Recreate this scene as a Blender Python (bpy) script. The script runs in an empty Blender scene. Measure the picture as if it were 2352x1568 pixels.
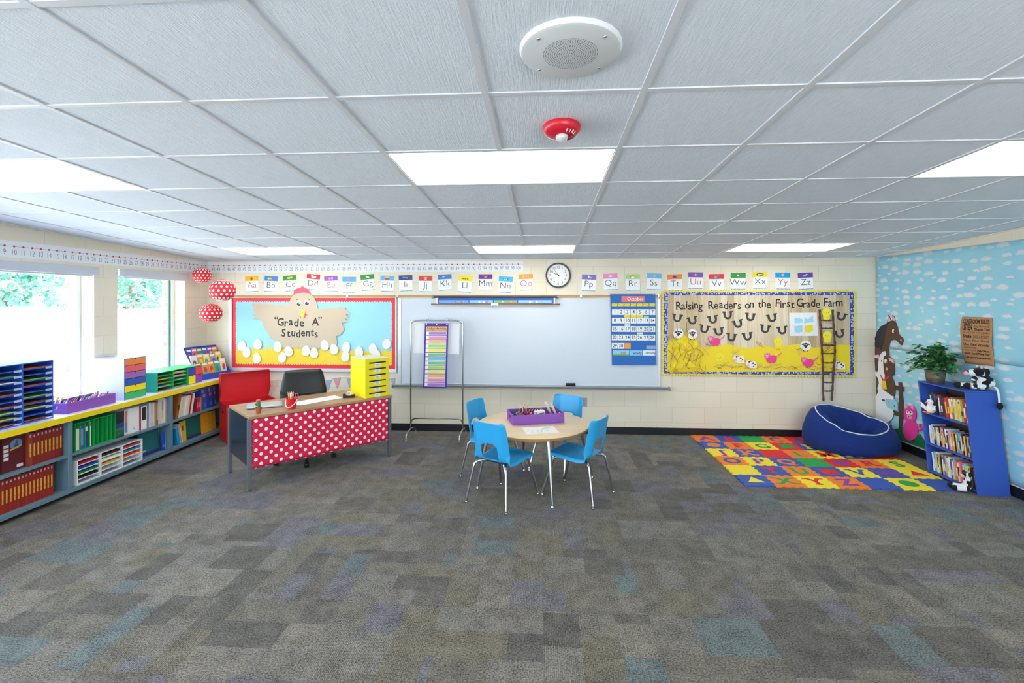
# First-grade classroom, built to real size in metres.
# X runs along the back wall, Y away from the viewer, Z up.
import bpy, bmesh, math, random
from mathutils import Vector, Matrix
PI = math.pi
R = math.radians
scene = bpy.context.scene
COL = scene.collection
rnd = random.Random(7)
XL, XR, YB, YF = -4.84, 4.38, 6.70, -3.0
def ZC(y): return 2.7332 - 0.05004 * y          # the suspended ceiling falls towards the back wall

# ---------------------------------------------------------------- materials
def lin(c):
    c /= 255.0
    return c / 12.92 if c <= .04045 else ((c + .055) / 1.055) ** 2.4
def rgb(h):
    if isinstance(h, str):
        return tuple(lin(int(h[i:i + 2], 16)) for i in (0, 2, 4)) + (1,)
    return tuple(h) + (1,)
MATS = {}
def mat(h, rough=.6, metal=0.0, spec=.5, grain=0.0, gscale=60, bump=0.0, coat=0.0, name=None):
    key = (h, rough, metal, spec, grain, gscale, bump, coat)
    if key in MATS: return MATS[key]
    m = bpy.data.materials.new(name or 'surface_' + str(h)); m.use_nodes = True
    nt = m.node_tree; b = nt.nodes['Principled BSDF']
    b.inputs['Base Color'].default_value = rgb(h)
    b.inputs['Roughness'].default_value = rough
    b.inputs['Metallic'].default_value = metal
    b.inputs['Specular IOR Level'].default_value = spec
    b.inputs['Coat Weight'].default_value = coat
    if grain or bump:
        tc = nt.nodes.new('ShaderNodeTexCoord'); n = nt.nodes.new('ShaderNodeTexNoise')
        n.inputs['Scale'].default_value = gscale; n.inputs['Detail'].default_value = 4
        nt.links.new(tc.outputs['Object'], n.inputs['Vector'])
        if grain:
            mp = nt.nodes.new('ShaderNodeMapRange')
            mp.inputs[3].default_value = 1 - grain; mp.inputs[4].default_value = 1 + grain
            nt.links.new(n.outputs['Fac'], mp.inputs[0])
            mx = nt.nodes.new('ShaderNodeMix'); mx.data_type = 'RGBA'; mx.blend_type = 'MULTIPLY'
            mx.inputs[0].default_value = 1; mx.inputs[6].default_value = rgb(h)
            nt.links.new(mp.outputs[0], mx.inputs[7]); nt.links.new(mx.outputs[2], b.inputs['Base Color'])
        if bump:
            bp = nt.nodes.new('ShaderNodeBump'); bp.inputs['Strength'].default_value = bump
            bp.inputs['Distance'].default_value = .01
            nt.links.new(n.outputs['Fac'], bp.inputs['Height']); nt.links.new(bp.outputs[0], b.inputs['Normal'])
    MATS[key] = m
    return m
def emit(h, s):
    m = bpy.data.materials.new('lamp_glow'); m.use_nodes = True
    nt = m.node_tree; nt.nodes.remove(nt.nodes['Principled BSDF'])
    e = nt.nodes.new('ShaderNodeEmission'); e.inputs[0].default_value = rgb(h); e.inputs[1].default_value = s
    nt.links.new(e.outputs[0], nt.nodes['Material Output'].inputs[0])
    return m
class NT:
    """small helper for writing node graphs"""
    def __init__(s, name):
        s.m = bpy.data.materials.new(name); s.m.use_nodes = True
        s.nt = s.m.node_tree; s.b = s.nt.nodes['Principled BSDF']
    def n(s, t, **kw):
        x = s.nt.nodes.new('ShaderNode' + t)
        for k, v in kw.items(): setattr(x, k, v)
        return x
    def put(s, sock, v):
        if hasattr(v, 'is_linked') or hasattr(v, 'links'): s.nt.links.new(v, sock)
        else: sock.default_value = v
    def math(s, op, a, b=0.0, c=0.0):
        x = s.n('Math', operation=op)
        s.put(x.inputs[0], a); s.put(x.inputs[1], b)
        if len(x.inputs) > 2: s.put(x.inputs[2], c)
        return x.outputs[0]
    def vec(s, a, b, c=0.0):
        x = s.n('CombineXYZ')
        for i, v in enumerate((a, b, c)): s.put(x.inputs[i], v)
        return x.outputs[0]
    def pos(s):
        g = s.n('NewGeometry'); x = s.n('SeparateXYZ'); s.nt.links.new(g.outputs['Position'], x.inputs[0])
        return g.outputs['Position'], x.outputs[0], x.outputs[1], x.outputs[2]
    def noise(s, v, scale, detail=3, rough=.5):
        x = s.n('TexNoise'); s.put(x.inputs['Vector'], v)
        x.inputs['Scale'].default_value = scale; x.inputs['Detail'].default_value = detail; x.inputs['Roughness'].default_value = rough
        return x.outputs['Fac']
    def white(s, v):
        x = s.n('TexWhiteNoise', noise_dimensions='3D'); s.put(x.inputs['Vector'], v); return x.outputs['Value']
    def rng(s, v, a, b, c, d, smooth=False):
        x = s.n('MapRange')
        if smooth: x.interpolation_type = 'SMOOTHSTEP'
        s.put(x.inputs[0], v)
        for i, k in enumerate((a, b, c, d)): x.inputs[i + 1].default_value = k
        return x.outputs[0]
    def ramp(s, v, stops, const=True):
        x = s.n('ValToRGB'); s.put(x.inputs[0], v); cr = x.color_ramp
        cr.interpolation = 'CONSTANT' if const else 'LINEAR'
        while len(cr.elements) < len(stops): cr.elements.new(.5)
        for e, (p, h) in zip(cr.elements, stops): e.position = p; e.color = rgb(h)
        return x.outputs[0]
    def mix(s, f, a, b, blend='MIX'):
        x = s.n('Mix', data_type='RGBA', blend_type=blend)
        s.put(x.inputs[0], f); s.put(x.inputs[6], a); s.put(x.inputs[7], b)
        return x.outputs[2]
    def bump(s, h, strength, dist=.005):
        x = s.n('Bump'); x.inputs['Strength'].default_value = strength; x.inputs['Distance'].default_value = dist
        s.put(x.inputs['Height'], h); s.nt.links.new(x.outputs[0], s.b.inputs['Normal'])
    def done(s, color, rough=.7, spec=.3):
        s.put(s.b.inputs['Base Color'], color); s.put(s.b.inputs['Roughness'], rough)
        s.b.inputs['Specular IOR Level'].default_value = spec
        return s.m

# ---------------------------------------------------------------- mesh building
OFFS = {}
def BK(a, b, d): return Vector((a, YB - d, b))       # flat work on the back wall: x, z, distance out
def RT(a, b, d): return Vector((XR - d, a, b))       # right wall: y, z, distance out
def LF(a, b, d): return Vector((XL + d, a, b))       # left wall
def UP(a, b, d): return Vector((a, b, d))            # on a level surface
_txt = {}
def text_data(body, bold=0.0, res=3):
    k = (body, bold, res)
    if k not in _txt:
        c = bpy.data.curves.new('lettering', 'FONT'); c.body = body; c.size = 1.0
        c.align_x = 'CENTER'; c.resolution_u = res; c.offset = bold; c.fill_mode = 'FRONT'
        o = bpy.data.objects.new('lettering', c)
        me = o.to_mesh()
        _txt[k] = ([v.co.copy() for v in me.vertices], [tuple(p.vertices) for p in me.polygons])
        o.to_mesh_clear(); bpy.data.objects.remove(o); bpy.data.curves.remove(c)
    return _txt[k]
class MB:
    def __init__(s): s.v = []; s.f = []; s.m = []
    def add(s, vs, fs, mi=0, M=None):
        b = len(s.v)
        s.v += [tuple(M @ Vector(v)) if M else tuple(v) for v in vs]
        s.f += [tuple(b + i for i in f) for f in fs]; s.m += [mi] * len(fs)
        return s
    def box(s, x0, x1, y0, y1, z0, z1, mi=0, M=None):
        vs = [(x, y, z) for x in (x0, x1) for y in (y0, y1) for z in (z0, z1)]
        return s.add(vs, [(0, 1, 3, 2), (4, 6, 7, 5), (0, 4, 5, 1), (2, 3, 7, 6), (0, 2, 6, 4), (1, 5, 7, 3)], mi, M)
    def prism(s, pts, fr, d0, d1, mi=0, M=None):
        n = len(pts)
        vs = [fr(a, b, d0) for a, b in pts] + [fr(a, b, d1) for a, b in pts]
        fs = [tuple(range(n)), tuple(range(2 * n - 1, n - 1, -1))] + [(i, (i + 1) % n, n + (i + 1) % n, n + i) for i in range(n)]
        return s.add(vs, fs, mi, M)
    def tube(s, path, r, n=8, mi=0, closed=False, M=None):
        P = [Vector(p) for p in path]; k = len(P)
        rr = r if isinstance(r, (list, tuple)) else [r] * k
        vs = []; up = None
        for i, p in enumerate(P):
            a = P[i - 1] if (i or closed) else p
            c = P[(i + 1) % k] if (i < k - 1 or closed) else p
            t = (c - a).normalized()
            if up is None: up = Vector((0, 0, 1)) if abs(t.z) < .9 else Vector((1, 0, 0))
            x = t.cross(up)
            if x.length < 1e-6: x = t.orthogonal()
            x.normalize(); up = x.cross(t).normalized()
            for j in range(n):
                an = 2 * PI * j / n
                vs.append(p + (x * math.cos(an) + up * math.sin(an)) * rr[i])
        fs = []
        for i in range(k if closed else k - 1):
            q = (i + 1) % k
            fs += [(i * n + j, i * n + (j + 1) % n, q * n + (j + 1) % n, q * n + j) for j in range(n)]
        if not closed: fs += [tuple(range(n - 1, -1, -1)), tuple((k - 1) * n + j for j in range(n))]
        return s.add(vs, fs, mi, M)
    def lathe(s, prof, n=24, c=(0, 0, 0), mi=0, M=None, caps=True):
        vs = []
        for r, z in prof:
            vs += [(c[0] + r * math.cos(2 * PI * j / n), c[1] + r * math.sin(2 * PI * j / n), c[2] + z) for j in range(n)]
        k = len(prof)
        fs = [(i * n + j, i * n + (j + 1) % n, (i + 1) * n + (j + 1) % n, (i + 1) * n + j) for i in range(k - 1) for j in range(n)]
        if caps and prof[0][0] > 1e-6: fs.append(tuple(range(n - 1, -1, -1)))
        if caps and prof[-1][0] > 1e-6: fs.append(tuple((k - 1) * n + j for j in range(n)))
        return s.add(vs, fs, mi, M)
    def ball(s, c, r, n=16, k=10, mi=0, M=None):
        r = r if isinstance(r, (tuple, list)) else (r, r, r)
        c = Vector(c); vs = [c - Vector((0, 0, r[2]))]
        for i in range(1, k):
            a = -PI / 2 + PI * i / k
            vs += [c + Vector((r[0] * math.cos(a) * math.cos(2 * PI * j / n), r[1] * math.cos(a) * math.sin(2 * PI * j / n), r[2] * math.sin(a))) for j in range(n)]
        vs.append(c + Vector((0, 0, r[2]))); e = len(vs) - 1
        fs = [(0, 1 + (j + 1) % n, 1 + j) for j in range(n)]
        for i in range(k - 2):
            fs += [(1 + i * n + j, 1 + i * n + (j + 1) % n, 1 + (i + 1) * n + (j + 1) % n, 1 + (i + 1) * n + j) for j in range(n)]
        fs += [(1 + (k - 2) * n + j, 1 + (k - 2) * n + (j + 1) % n, e) for j in range(n)]
        return s.add(vs, fs, mi, M)
    def text(s, body, size, fr, a, b, d, mi=0, bold=0.0, sx=1, rot=0.0, wide=1.0, M=None, align=0.0, fit=None):
        """lettering whose baseline middle stands at (a, b) of frame fr"""
        vs, fs = text_data(body, bold)
        if not vs: return s
        lo, hi = min(v.x for v in vs), max(v.x for v in vs)
        if fit: wide = fit / max(1e-6, (hi - lo) * size)
        ca, sa = math.cos(rot), math.sin(rot); out = []
        for v in vs:
            x, y = (v.x + align * (hi - lo)) * size * wide, v.y * size
            x, y = x * ca - y * sa, x * sa + y * ca
            out.append(fr(a + sx * x, b + y, d))
        return s.add(out, fs, mi, M)
    def build(s, name, mats, parent=None, smooth=None, bevel=0.0, seg=2, loc=None, solid=True, sub=0):
        off = Vector((0, 0, 0))
        if parent is not None: off = OFFS.get(parent.name, off)
        if loc is not None: off = Vector(loc)
        me = bpy.data.meshes.new(name)
        me.from_pydata([tuple(Vector(v) - off) for v in s.v], [], s.f)
        if not isinstance(mats, (list, tuple)): mats = [mats]
        for m in mats: me.materials.append(m)
        if len(mats) > 1: me.polygons.foreach_set('material_index', s.m)
        if solid:
            bm = bmesh.new(); bm.from_mesh(me)
            bmesh.ops.recalc_face_normals(bm, faces=bm.faces)
            bm.to_mesh(me); bm.free()
        o = bpy.data.objects.new(name, me); COL.objects.link(o)
        if parent is not None: o.parent = parent; OFFS[o.name] = off if loc is None else OFFS.get(parent.name, Vector((0, 0, 0)))
        elif loc is not None: o.location = off; OFFS[o.name] = off
        if bevel:
            b = o.modifiers.new('edge', 'BEVEL'); b.width = bevel; b.segments = seg; b.limit_method = 'ANGLE'; b.angle_limit = R(40)
        if sub:
            b = o.modifiers.new('round', 'SUBSURF'); b.levels = sub; b.render_levels = sub
        if smooth is not None:
            me.polygons.foreach_set('use_smooth', [True] * len(me.polygons))
            if smooth: me.set_sharp_from_angle(angle=R(smooth))
        return o
def tag(o, label, cat, group=None):
    o['label'] = label; o['category'] = cat
    if group: o['group'] = group
    return o
def thing(name, label, cat, base=(0, 0, 0), group=None, local=None):
    """Empty at a thing's base. Parts are given in room coordinates, or in the thing's own when local = rotation about Z."""
    o = bpy.data.objects.new(name, None); COL.objects.link(o); o.empty_display_size = .1
    o.location = base
    if local is None: OFFS[o.name] = Vector(base)
    else: o.rotation_euler = (0, 0, local); OFFS[o.name] = Vector((0, 0, 0))
    return tag(o, label, cat, group)
def struct(o): o['kind'] = 'structure'; return o
def dup(root, loc, rotz, label, group=None):
    r = root.copy(); COL.objects.link(r); r.location = loc; r.rotation_euler = (0, 0, rotz); r['label'] = label
    if group: r['group'] = group
    for ch in list(root.children):
        c = ch.copy(); COL.objects.link(c); c.parent = r
        for g in ch.children:
            d = g.copy(); COL.objects.link(d); d.parent = c
    return r
def circ(cx, cy, r, n=24, ry=None, rot=0.0, a0=0.0, a1=2 * PI):
    ry = r if ry is None else ry; out = []
    full = abs(a1 - a0 - 2 * PI) < 1e-6
    for i in range(n if full else n + 1):
        a = a0 + (a1 - a0) * i / n; x, y = r * math.cos(a), ry * math.sin(a)
        out.append((cx + x * math.cos(rot) - y * math.sin(rot), cy + x * math.sin(rot) + y * math.cos(rot)))
    return out
def curve(pts, n=6, closed=True):
    """smooth line through points of any dimension"""
    P = [Vector(p) for p in pts]; k = len(P); out = []
    for i in range(k if closed else k - 1):
        p0, p1 = P[(i - 1) % k] if (closed or i) else P[0], P[i]
        p2 = P[(i + 1) % k]; p3 = P[(i + 2) % k] if (closed or i + 2 < k) else P[-1]
        for j in range(n):
            t = j / n
            out.append(tuple(.5 * ((2 * p1) + (p2 - p0) * t + (2 * p0 - 5 * p1 + 4 * p2 - p3) * t * t + (3 * p1 - p0 - 3 * p2 + p3) * t ** 3)))
    if not closed: out.append(tuple(P[-1]))
    return out
def rect(a0, a1, b0, b1): return [(a0, b0), (a1, b0), (a1, b1), (a0, b1)]
def turned(pts, c, ang):
    ca, sa = math.cos(ang), math.sin(ang)
    return [(c[0] + x * ca - y * sa, c[1] + x * sa + y * ca) for x, y in pts]
ORD = 'first second third fourth fifth sixth seventh eighth ninth tenth eleventh twelfth thirteenth fourteenth fifteenth sixteenth seventeenth eighteenth nineteenth twentieth'.split()
def nth(i): return ORD[i] if i < 20 else ('twenty-' + ORD[i - 20] if i < 29 else 'thirtieth')

# ================================================================ THE ROOM
def block_wall(name, hor, phase=0.0, z0=0.0):
    """painted concrete block in running bond; hor: 0 = along X, 1 = along Y"""
    t = NT(name); p, x, y, z = t.pos()
    h = y if hor else x
    br = t.n('TexBrick'); br.offset = .5
    t.put(br.inputs['Vector'], t.vec(t.math('ADD', h, 40 + phase), t.math('ADD', z, 10 + z0)))
    for k, v in (('Scale', 1.0), ('Mortar Size', .0035), ('Mortar Smooth', .6), ('Brick Width', .425), ('Row Height', .2124), ('Bias', 0.0)):
        br.inputs[k].default_value = v
    br.inputs['Color1'].default_value = rgb('eee5d1'); br.inputs['Color2'].default_value = rgb('eae0cb'); br.inputs['Mortar'].default_value = rgb('d9d0bc')
    n = t.noise(p, 90, 4)
    hgt = t.math('ADD', t.math('MULTIPLY', br.outputs['Fac'], -1.0), t.math('MULTIPLY', n, .12))
    t.bump(hgt, .35, .004)
    return t.done(br.outputs['Color'], .5, .35)
def carpet():
    t = NT('carpet_tile_pile'); p, x, y, z = t.pos()
    T = .61
    fx, fy = t.math('DIVIDE', t.math('ADD', x, 20.13), T), t.math('DIVIDE', t.math('ADD', y, 20.31), T)
    cx, cy = t.math('FLOOR', fx), t.math('FLOOR', fy)
    chk = t.math('MODULO', t.math('ADD', cx, cy), 2.0)
    inv = t.math('SUBTRACT', 1.0, chk)
    ux, uy = t.math('FRACT', fx), t.math('FRACT', fy)
    a = t.math('ADD', t.math('MULTIPLY', ux, chk), t.math('MULTIPLY', uy, inv))      # along the stripes
    b = t.math('ADD', t.math('MULTIPLY', uy, chk), t.math('MULTIPLY', ux, inv))      # across them
    ida = t.vec(cx, cy, 3.0)
    nb = t.math('ADD', 2.0, t.math('FLOOR', t.math('MULTIPLY', t.white(ida), 2.99)))
    sb = t.math('FLOOR', t.math('MULTIPLY', b, nb))
    r1 = t.white(t.vec(t.math('ADD', cx, t.math('MULTIPLY', sb, .37)), cy, 9.0))
    sa = t.math('FLOOR', t.math('ADD', t.math('MULTIPLY', a, t.math('ADD', 1.0, t.math('MULTIPLY', r1, 1.4))), r1))
    idn = t.vec(t.math('ADD', cx, t.math('MULTIPLY', sb, .171)), t.math('ADD', cy, t.math('MULTIPLY', sa, .233)), 1.5)
    col = t.ramp(t.white(idn), [(0, '69655c'), (.15, '6f6b64'), (.28, '625e58'), (.38, '68666a'), (.48, '716e67'), (.57, '5a5752'), (.66, '656368'), (.74, '606a6a'), (.83, '767168'), (.91, '6b6659')])
    ribs = t.math('SINE', t.math('MULTIPLY', b, 2 * PI * 62))
    grain = t.noise(p, 105, 3, .75)
    big = t.noise(p, 9, 3)
    g = t.math('ADD', t.math('MULTIPLY', grain, 1.5), t.math('MULTIPLY', big, .35))
    f = t.math('ADD', t.rng(g, .70, 1.15, .22, 1.80), t.math('MULTIPLY', ribs, .07))
    ed = t.math('MINIMUM', t.math('MINIMUM', ux, t.math('SUBTRACT', 1.0, ux)), t.math('MINIMUM', uy, t.math('SUBTRACT', 1.0, uy)))
    f = t.math('MULTIPLY', f, t.rng(ed, 0.0, .006, .82, 1.0))
    c = t.mix(1.0, col, t.vec(f, f, f), 'MULTIPLY')
    t.bump(t.math('ADD', grain, t.math('MULTIPLY', ribs, .25)), .55, .006)
    m = t.done(c, .92, .12)
    t.b.inputs['Sheen Weight'].default_value = .12
    return m
def ceiling_tile():
    t = NT('mineral_ceiling_tile'); p, x, y, z = t.pos()
    v = t.vec(t.math('ADD', t.math('MULTIPLY', x, 1.0), t.math('MULTIPLY', t.noise(p, 16, 2), .006)), t.math('MULTIPLY', y, .07), 0.0)
    n = t.noise(v, 150, 2, .6); n2 = t.noise(p, 190, 2)
    h = t.math('ADD', t.math('MULTIPLY', n, 1.0), t.math('MULTIPLY', n2, .45))
    t.bump(h, .38, .006)
    c = t.mix(t.rng(h, .5, .95, 0, 1), rgb('e2e9f5'), rgb('eff4fc'))
    return t.done(c, .9, .1)
M_CARPET = carpet()
M_WALL_X = block_wall('painted_block_back', 0, .12, .03); M_WALL_Y = block_wall('painted_block_side', 1, .0, .03)
M_TILE = ceiling_tile()
M_TBAR = mat('dfe0e6', .5); M_WHITE = mat('f2f2f0', .45); M_BLACKBASE = mat('14171c', .4)
M_STEEL = mat('c9ccd0', .22, 1.0); M_DULL = mat('9aa3ab', .38, .9)

f = MB().box(XL - .4, XR + .2, YF - .2, YB + .2, -.1, 0).build('floor', M_CARPET); struct(f)
struct(MB().box(XL - .4, XR + .2, YB, YB + .2, 0, 3.0).build('wall_back', M_WALL_X))
struct(MB().box(XR, XR + .2, YF - .2, YB + .2, 0, 3.0).build('wall_right', M_WALL_Y))
WIN = [(2.90, 4.934), (5.224, 6.267)]            # the two openings of the window wall that the photo shows
WIN_ADDED_LEFT = [(-2.4, -.1), (.2, 2.6)]                # unseen windows added beside and behind the viewer to brighten the ceiling
WIN_ADDED_FRONT = [(-4.3, -2.6), (-.4, 4.0)]               # more unseen windows, added behind the viewer for light on the ceiling
WZ0, WZ1 = .80, 2.185
def wall_with_holes(x0, x1):
    m = MB(); ys = [YF - .2] + [y for w in WIN_ADDED_LEFT + WIN for y in w] + [YB + .2]
    m.box(x0, x1, ys[0], ys[-1], 0, WZ0); m.box(x0, x1, ys[0], ys[-1], WZ1, 3.1)
    for i in range(0, len(ys), 2): m.box(x0, x1, ys[i], ys[i + 1], WZ0, WZ1)
    return m
struct(wall_with_holes(XL - .22, XL).build('wall_left', M_WALL_Y))
m = MB(); xs_ = [XL - .4] + [x for w in WIN_ADDED_FRONT for x in w] + [XR + .2]
m.box(XL - .4, XR + .2, YF - .2, YF, 0, WZ0); m.box(XL - .4, XR + .2, YF - .2, YF, WZ1 + .2, 3.1)
for i in range(0, len(xs_), 2): m.box(xs_[i], xs_[i + 1], YF - .2, YF, WZ0, WZ1 + .2)
struct(m.build('wall_front', M_WALL_X))
def brick():
    t = NT('red_brick'); p, x, y, z = t.pos()
    b = t.n('TexBrick'); t.put(b.inputs['Vector'], t.vec(t.math('ADD', y, x), z))
    for k, v in (('Scale', 1.0), ('Mortar Size', .006), ('Brick Width', .2), ('Row Height', .075)): b.inputs[k].default_value = v
    b.inputs['Color1'].default_value = rgb('b08478'); b.inputs['Color2'].default_value = rgb('9d7268'); b.inputs['Mortar'].default_value = rgb('d8d2ca')
    return t.done(b.outputs['Color'], .8)
m = MB()
ys = [YF - .2] + [y + (.03 if i % 2 == 0 else -.03) for i, y in enumerate([a for w in WIN_ADDED_LEFT + WIN for a in w])] + [YB + .2]
m.box(XL - .30, XL - .225, ys[0], ys[-1], 0, WZ0 - .03); m.box(XL - .30, XL - .225, ys[0], ys[-1], WZ1 - .02, 3.1)
for i in range(0, len(ys), 2): m.box(XL - .30, XL - .225, ys[i], ys[i + 1], WZ0 - .03, WZ1 - .02)
struct(m.build('wall_exterior', brick()))

# windows: frame, sill, pane
gl = NT('clear_window_glass')
tr = gl.n('BsdfTransparent'); tr.inputs[0].default_value = (.95, .97, .97, 1); gs = gl.n('BsdfGlossy'); gs.inputs['Roughness'].default_value = .02
mx = gl.n('MixShader'); mx.inputs[0].default_value = .05
gl.nt.links.new(tr.outputs[0], mx.inputs[1]); gl.nt.links.new(gs.outputs[0], mx.inputs[2]); gl.nt.links.new(mx.outputs[0], gl.nt.nodes['Material Output'].inputs[0])
M_GLASS = gl.m
M_FRAMEW = mat('e9ebe8', .35); M_SEAL = mat('2f5a50', .5)
for k, (y0, y1) in enumerate(WIN):
    xg = XL - .19
    w = bpy.data.objects.new('window_%d' % (k + 1), None); COL.objects.link(w); w.location = (xg, y0, WZ0); struct(w); OFFS[w.name] = Vector((xg, y0, WZ0))
    m = MB(); fw = .055
    m.box(xg - .03, xg + .04, y0, y0 + fw, WZ0, WZ1); m.box(xg - .03, xg + .04, y1 - fw, y1, WZ0, WZ1)
    m.box(xg - .03, xg + .04, y0 + fw, y1 - fw, WZ0, WZ0 + fw); m.box(xg - .03, xg + .04, y0 + fw, y1 - fw, WZ1 - fw, WZ1)
    m.build('frame', M_FRAMEW, w, bevel=.004)
    MB().box(xg - .004, xg + .004, y0 + fw, y1 - fw, WZ0 + fw, WZ1 - fw).build('pane', M_GLASS, w)
    if k == 1: MB().box(xg + .004, xg + .028, y1 - fw - .022, y1 - fw, WZ0 + fw, WZ1 - fw).build('seal', M_SEAL, w)
    m = MB().box(xg + .04, XL + .0, y0, y1, WZ0, WZ0 + .015); m.build('sill', M_WHITE, w, bevel=.003)
    b = thing('roller_blind', ['rolled-up grey blind in its box across the wide window', 'rolled-up grey blind in its box across the narrow window by the paper lanterns'][k], 'blind', (XL, (y0 + y1) / 2, 2.09), 'roller blinds over the windows')
    MB().box(XL + .002, XL + .075, y0 + (.02 if k else .05), y1 - .01, 2.098, 2.186).build('cassette', mat('c8cdd6', .4), b, bevel=.006)
    MB().box(XL + .02, XL + .045, y0 + .04, y1 - .06, 2.082, 2.0985).build('hem_bar', mat('dfe2e6', .4), b, bevel=.003)

for k, (y0, y1) in enumerate(WIN_ADDED_LEFT):
    m = MB(); xg = XL - .19; fw = .055
    for a in ((y0, y0 + fw, WZ0, WZ1), (y1 - fw, y1, WZ0, WZ1), (y0 + fw, y1 - fw, WZ0, WZ0 + fw), (y0 + fw, y1 - fw, WZ1 - fw, WZ1)): m.box(xg - .03, xg + .04, *a)
    struct(m.build('window_%d' % (k + 3), M_FRAMEW))  # added window out of view, there to let in more daylight
for k, (x0, x1) in enumerate(WIN_ADDED_FRONT):
    m = MB(); yg = YF - .1; fw = .055; z1 = WZ1 + .2
    for a in ((x0, x0 + fw, WZ0, z1), (x1 - fw, x1, WZ0, z1), (x0 + fw, x1 - fw, WZ0, WZ0 + fw), (x0 + fw, x1 - fw, z1 - fw, z1)): m.box(a[0], a[1], yg - .03, yg + .04, a[2], a[3])
    struct(m.build('window_%d' % (k + 5), M_FRAMEW))  # added window at the viewer's back, there to lift the ceiling

# black rubber base along the walls
struct(MB().box(XL, XR - .008, YB - .008, YB, 0, .10).build('baseboard_back', M_BLACKBASE, bevel=.003))
struct(MB().box(XR - .008, XR, YF, YB, 0, .10).build('baseboard_right', M_BLACKBASE, bevel=.003))
# angle trim where the ceiling meets the walls
m = MB()
m.box(XL, XR, YB - .02, YB, ZC(YB) - .012, ZC(YB) - .002)
struct(m.build('trim_1', M_TBAR))
for k, (x0, x1) in enumerate(((XL, XL + .02), (XR - .02, XR))):
    m = MB(); m.add([(x, y, ZC(y) - d) for y in (YF, YB) for x in (x0, x1) for d in (.012, .002)], [(0, 1, 3, 2), (4, 6, 7, 5), (0, 4, 5, 1), (2, 3, 7, 6), (0, 2, 6, 4), (1, 5, 7, 3)])
    struct(m.build('trim_%d' % (k + 2), M_TBAR))

# suspended ceiling: tiles, tee grid, holes where the troffers hang
GX = [-.2254 + .6096 * i for i in range(-7, 8)]; GI = list(range(-7, 8))
GY = [1.884 + .6088 * j for j in range(-8, 8)]; GJ = list(range(-8, 8))
LIGHTS = [(i, j) for j in (-4, 1, 6) for i in (-6, -1, 4)]  # the row behind the viewer is unseen, added as fill light
lit = {(i + k, j) for i, j in LIGHTS for k in (0, 1)}
xs = [(None, XL)] + [(i, x) for i, x in zip(GI, GX)] + [(99, XR)]
ysl = [(None, YF)] + [(j, y) for j, y in zip(GJ, GY)] + [(99, YB)]
m = MB()
for (i, x0), (_, x1) in zip(xs, xs[1:]):
    for (j, y0), (_, y1) in zip(ysl, ysl[1:]):
        if (i, j) in lit or x1 <= x0: continue
        m.add([(x0, y0, ZC(y0)), (x1, y0, ZC(y0)), (x1, y1, ZC(y1)), (x0, y1, ZC(y1)), (x0, y0, ZC(y0) + .02), (x1, y0, ZC(y0) + .02), (x1, y1, ZC(y1) + .02), (x0, y1, ZC(y1) + .02)],
              [(0, 1, 2, 3), (7, 6, 5, 4), (0, 4, 5, 1), (1, 5, 6, 2), (2, 6, 7, 3), (3, 7, 4, 0)])
ceil = struct(m.build('ceiling', M_TILE))
m = MB(); hw = .0125
def bar(x0, x1, y0, y1, drop):
    m.add([(x, y, ZC(y) - d) for x in (x0, x1) for y in (y0, y1) for d in (drop, -.018)], [(0, 1, 3, 2), (4, 6, 7, 5), (0, 4, 5, 1), (2, 3, 7, 6), (0, 2, 6, 4), (1, 5, 7, 3)])
for i, x in zip(GI, GX):
    for (j, y0), (_, y1) in zip(ysl, ysl[1:]):
        if (i, j) in lit and (i - 1, j) in lit and (i - 1, j) in LIGHTS: continue
        bar(x - hw, x + hw, y0, y1, .006)
for j, y in zip(GJ, GY): bar(XL, XR, y - hw, y + hw, .005)
m.build('ceiling_grid', M_TBAR, ceil)

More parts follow.
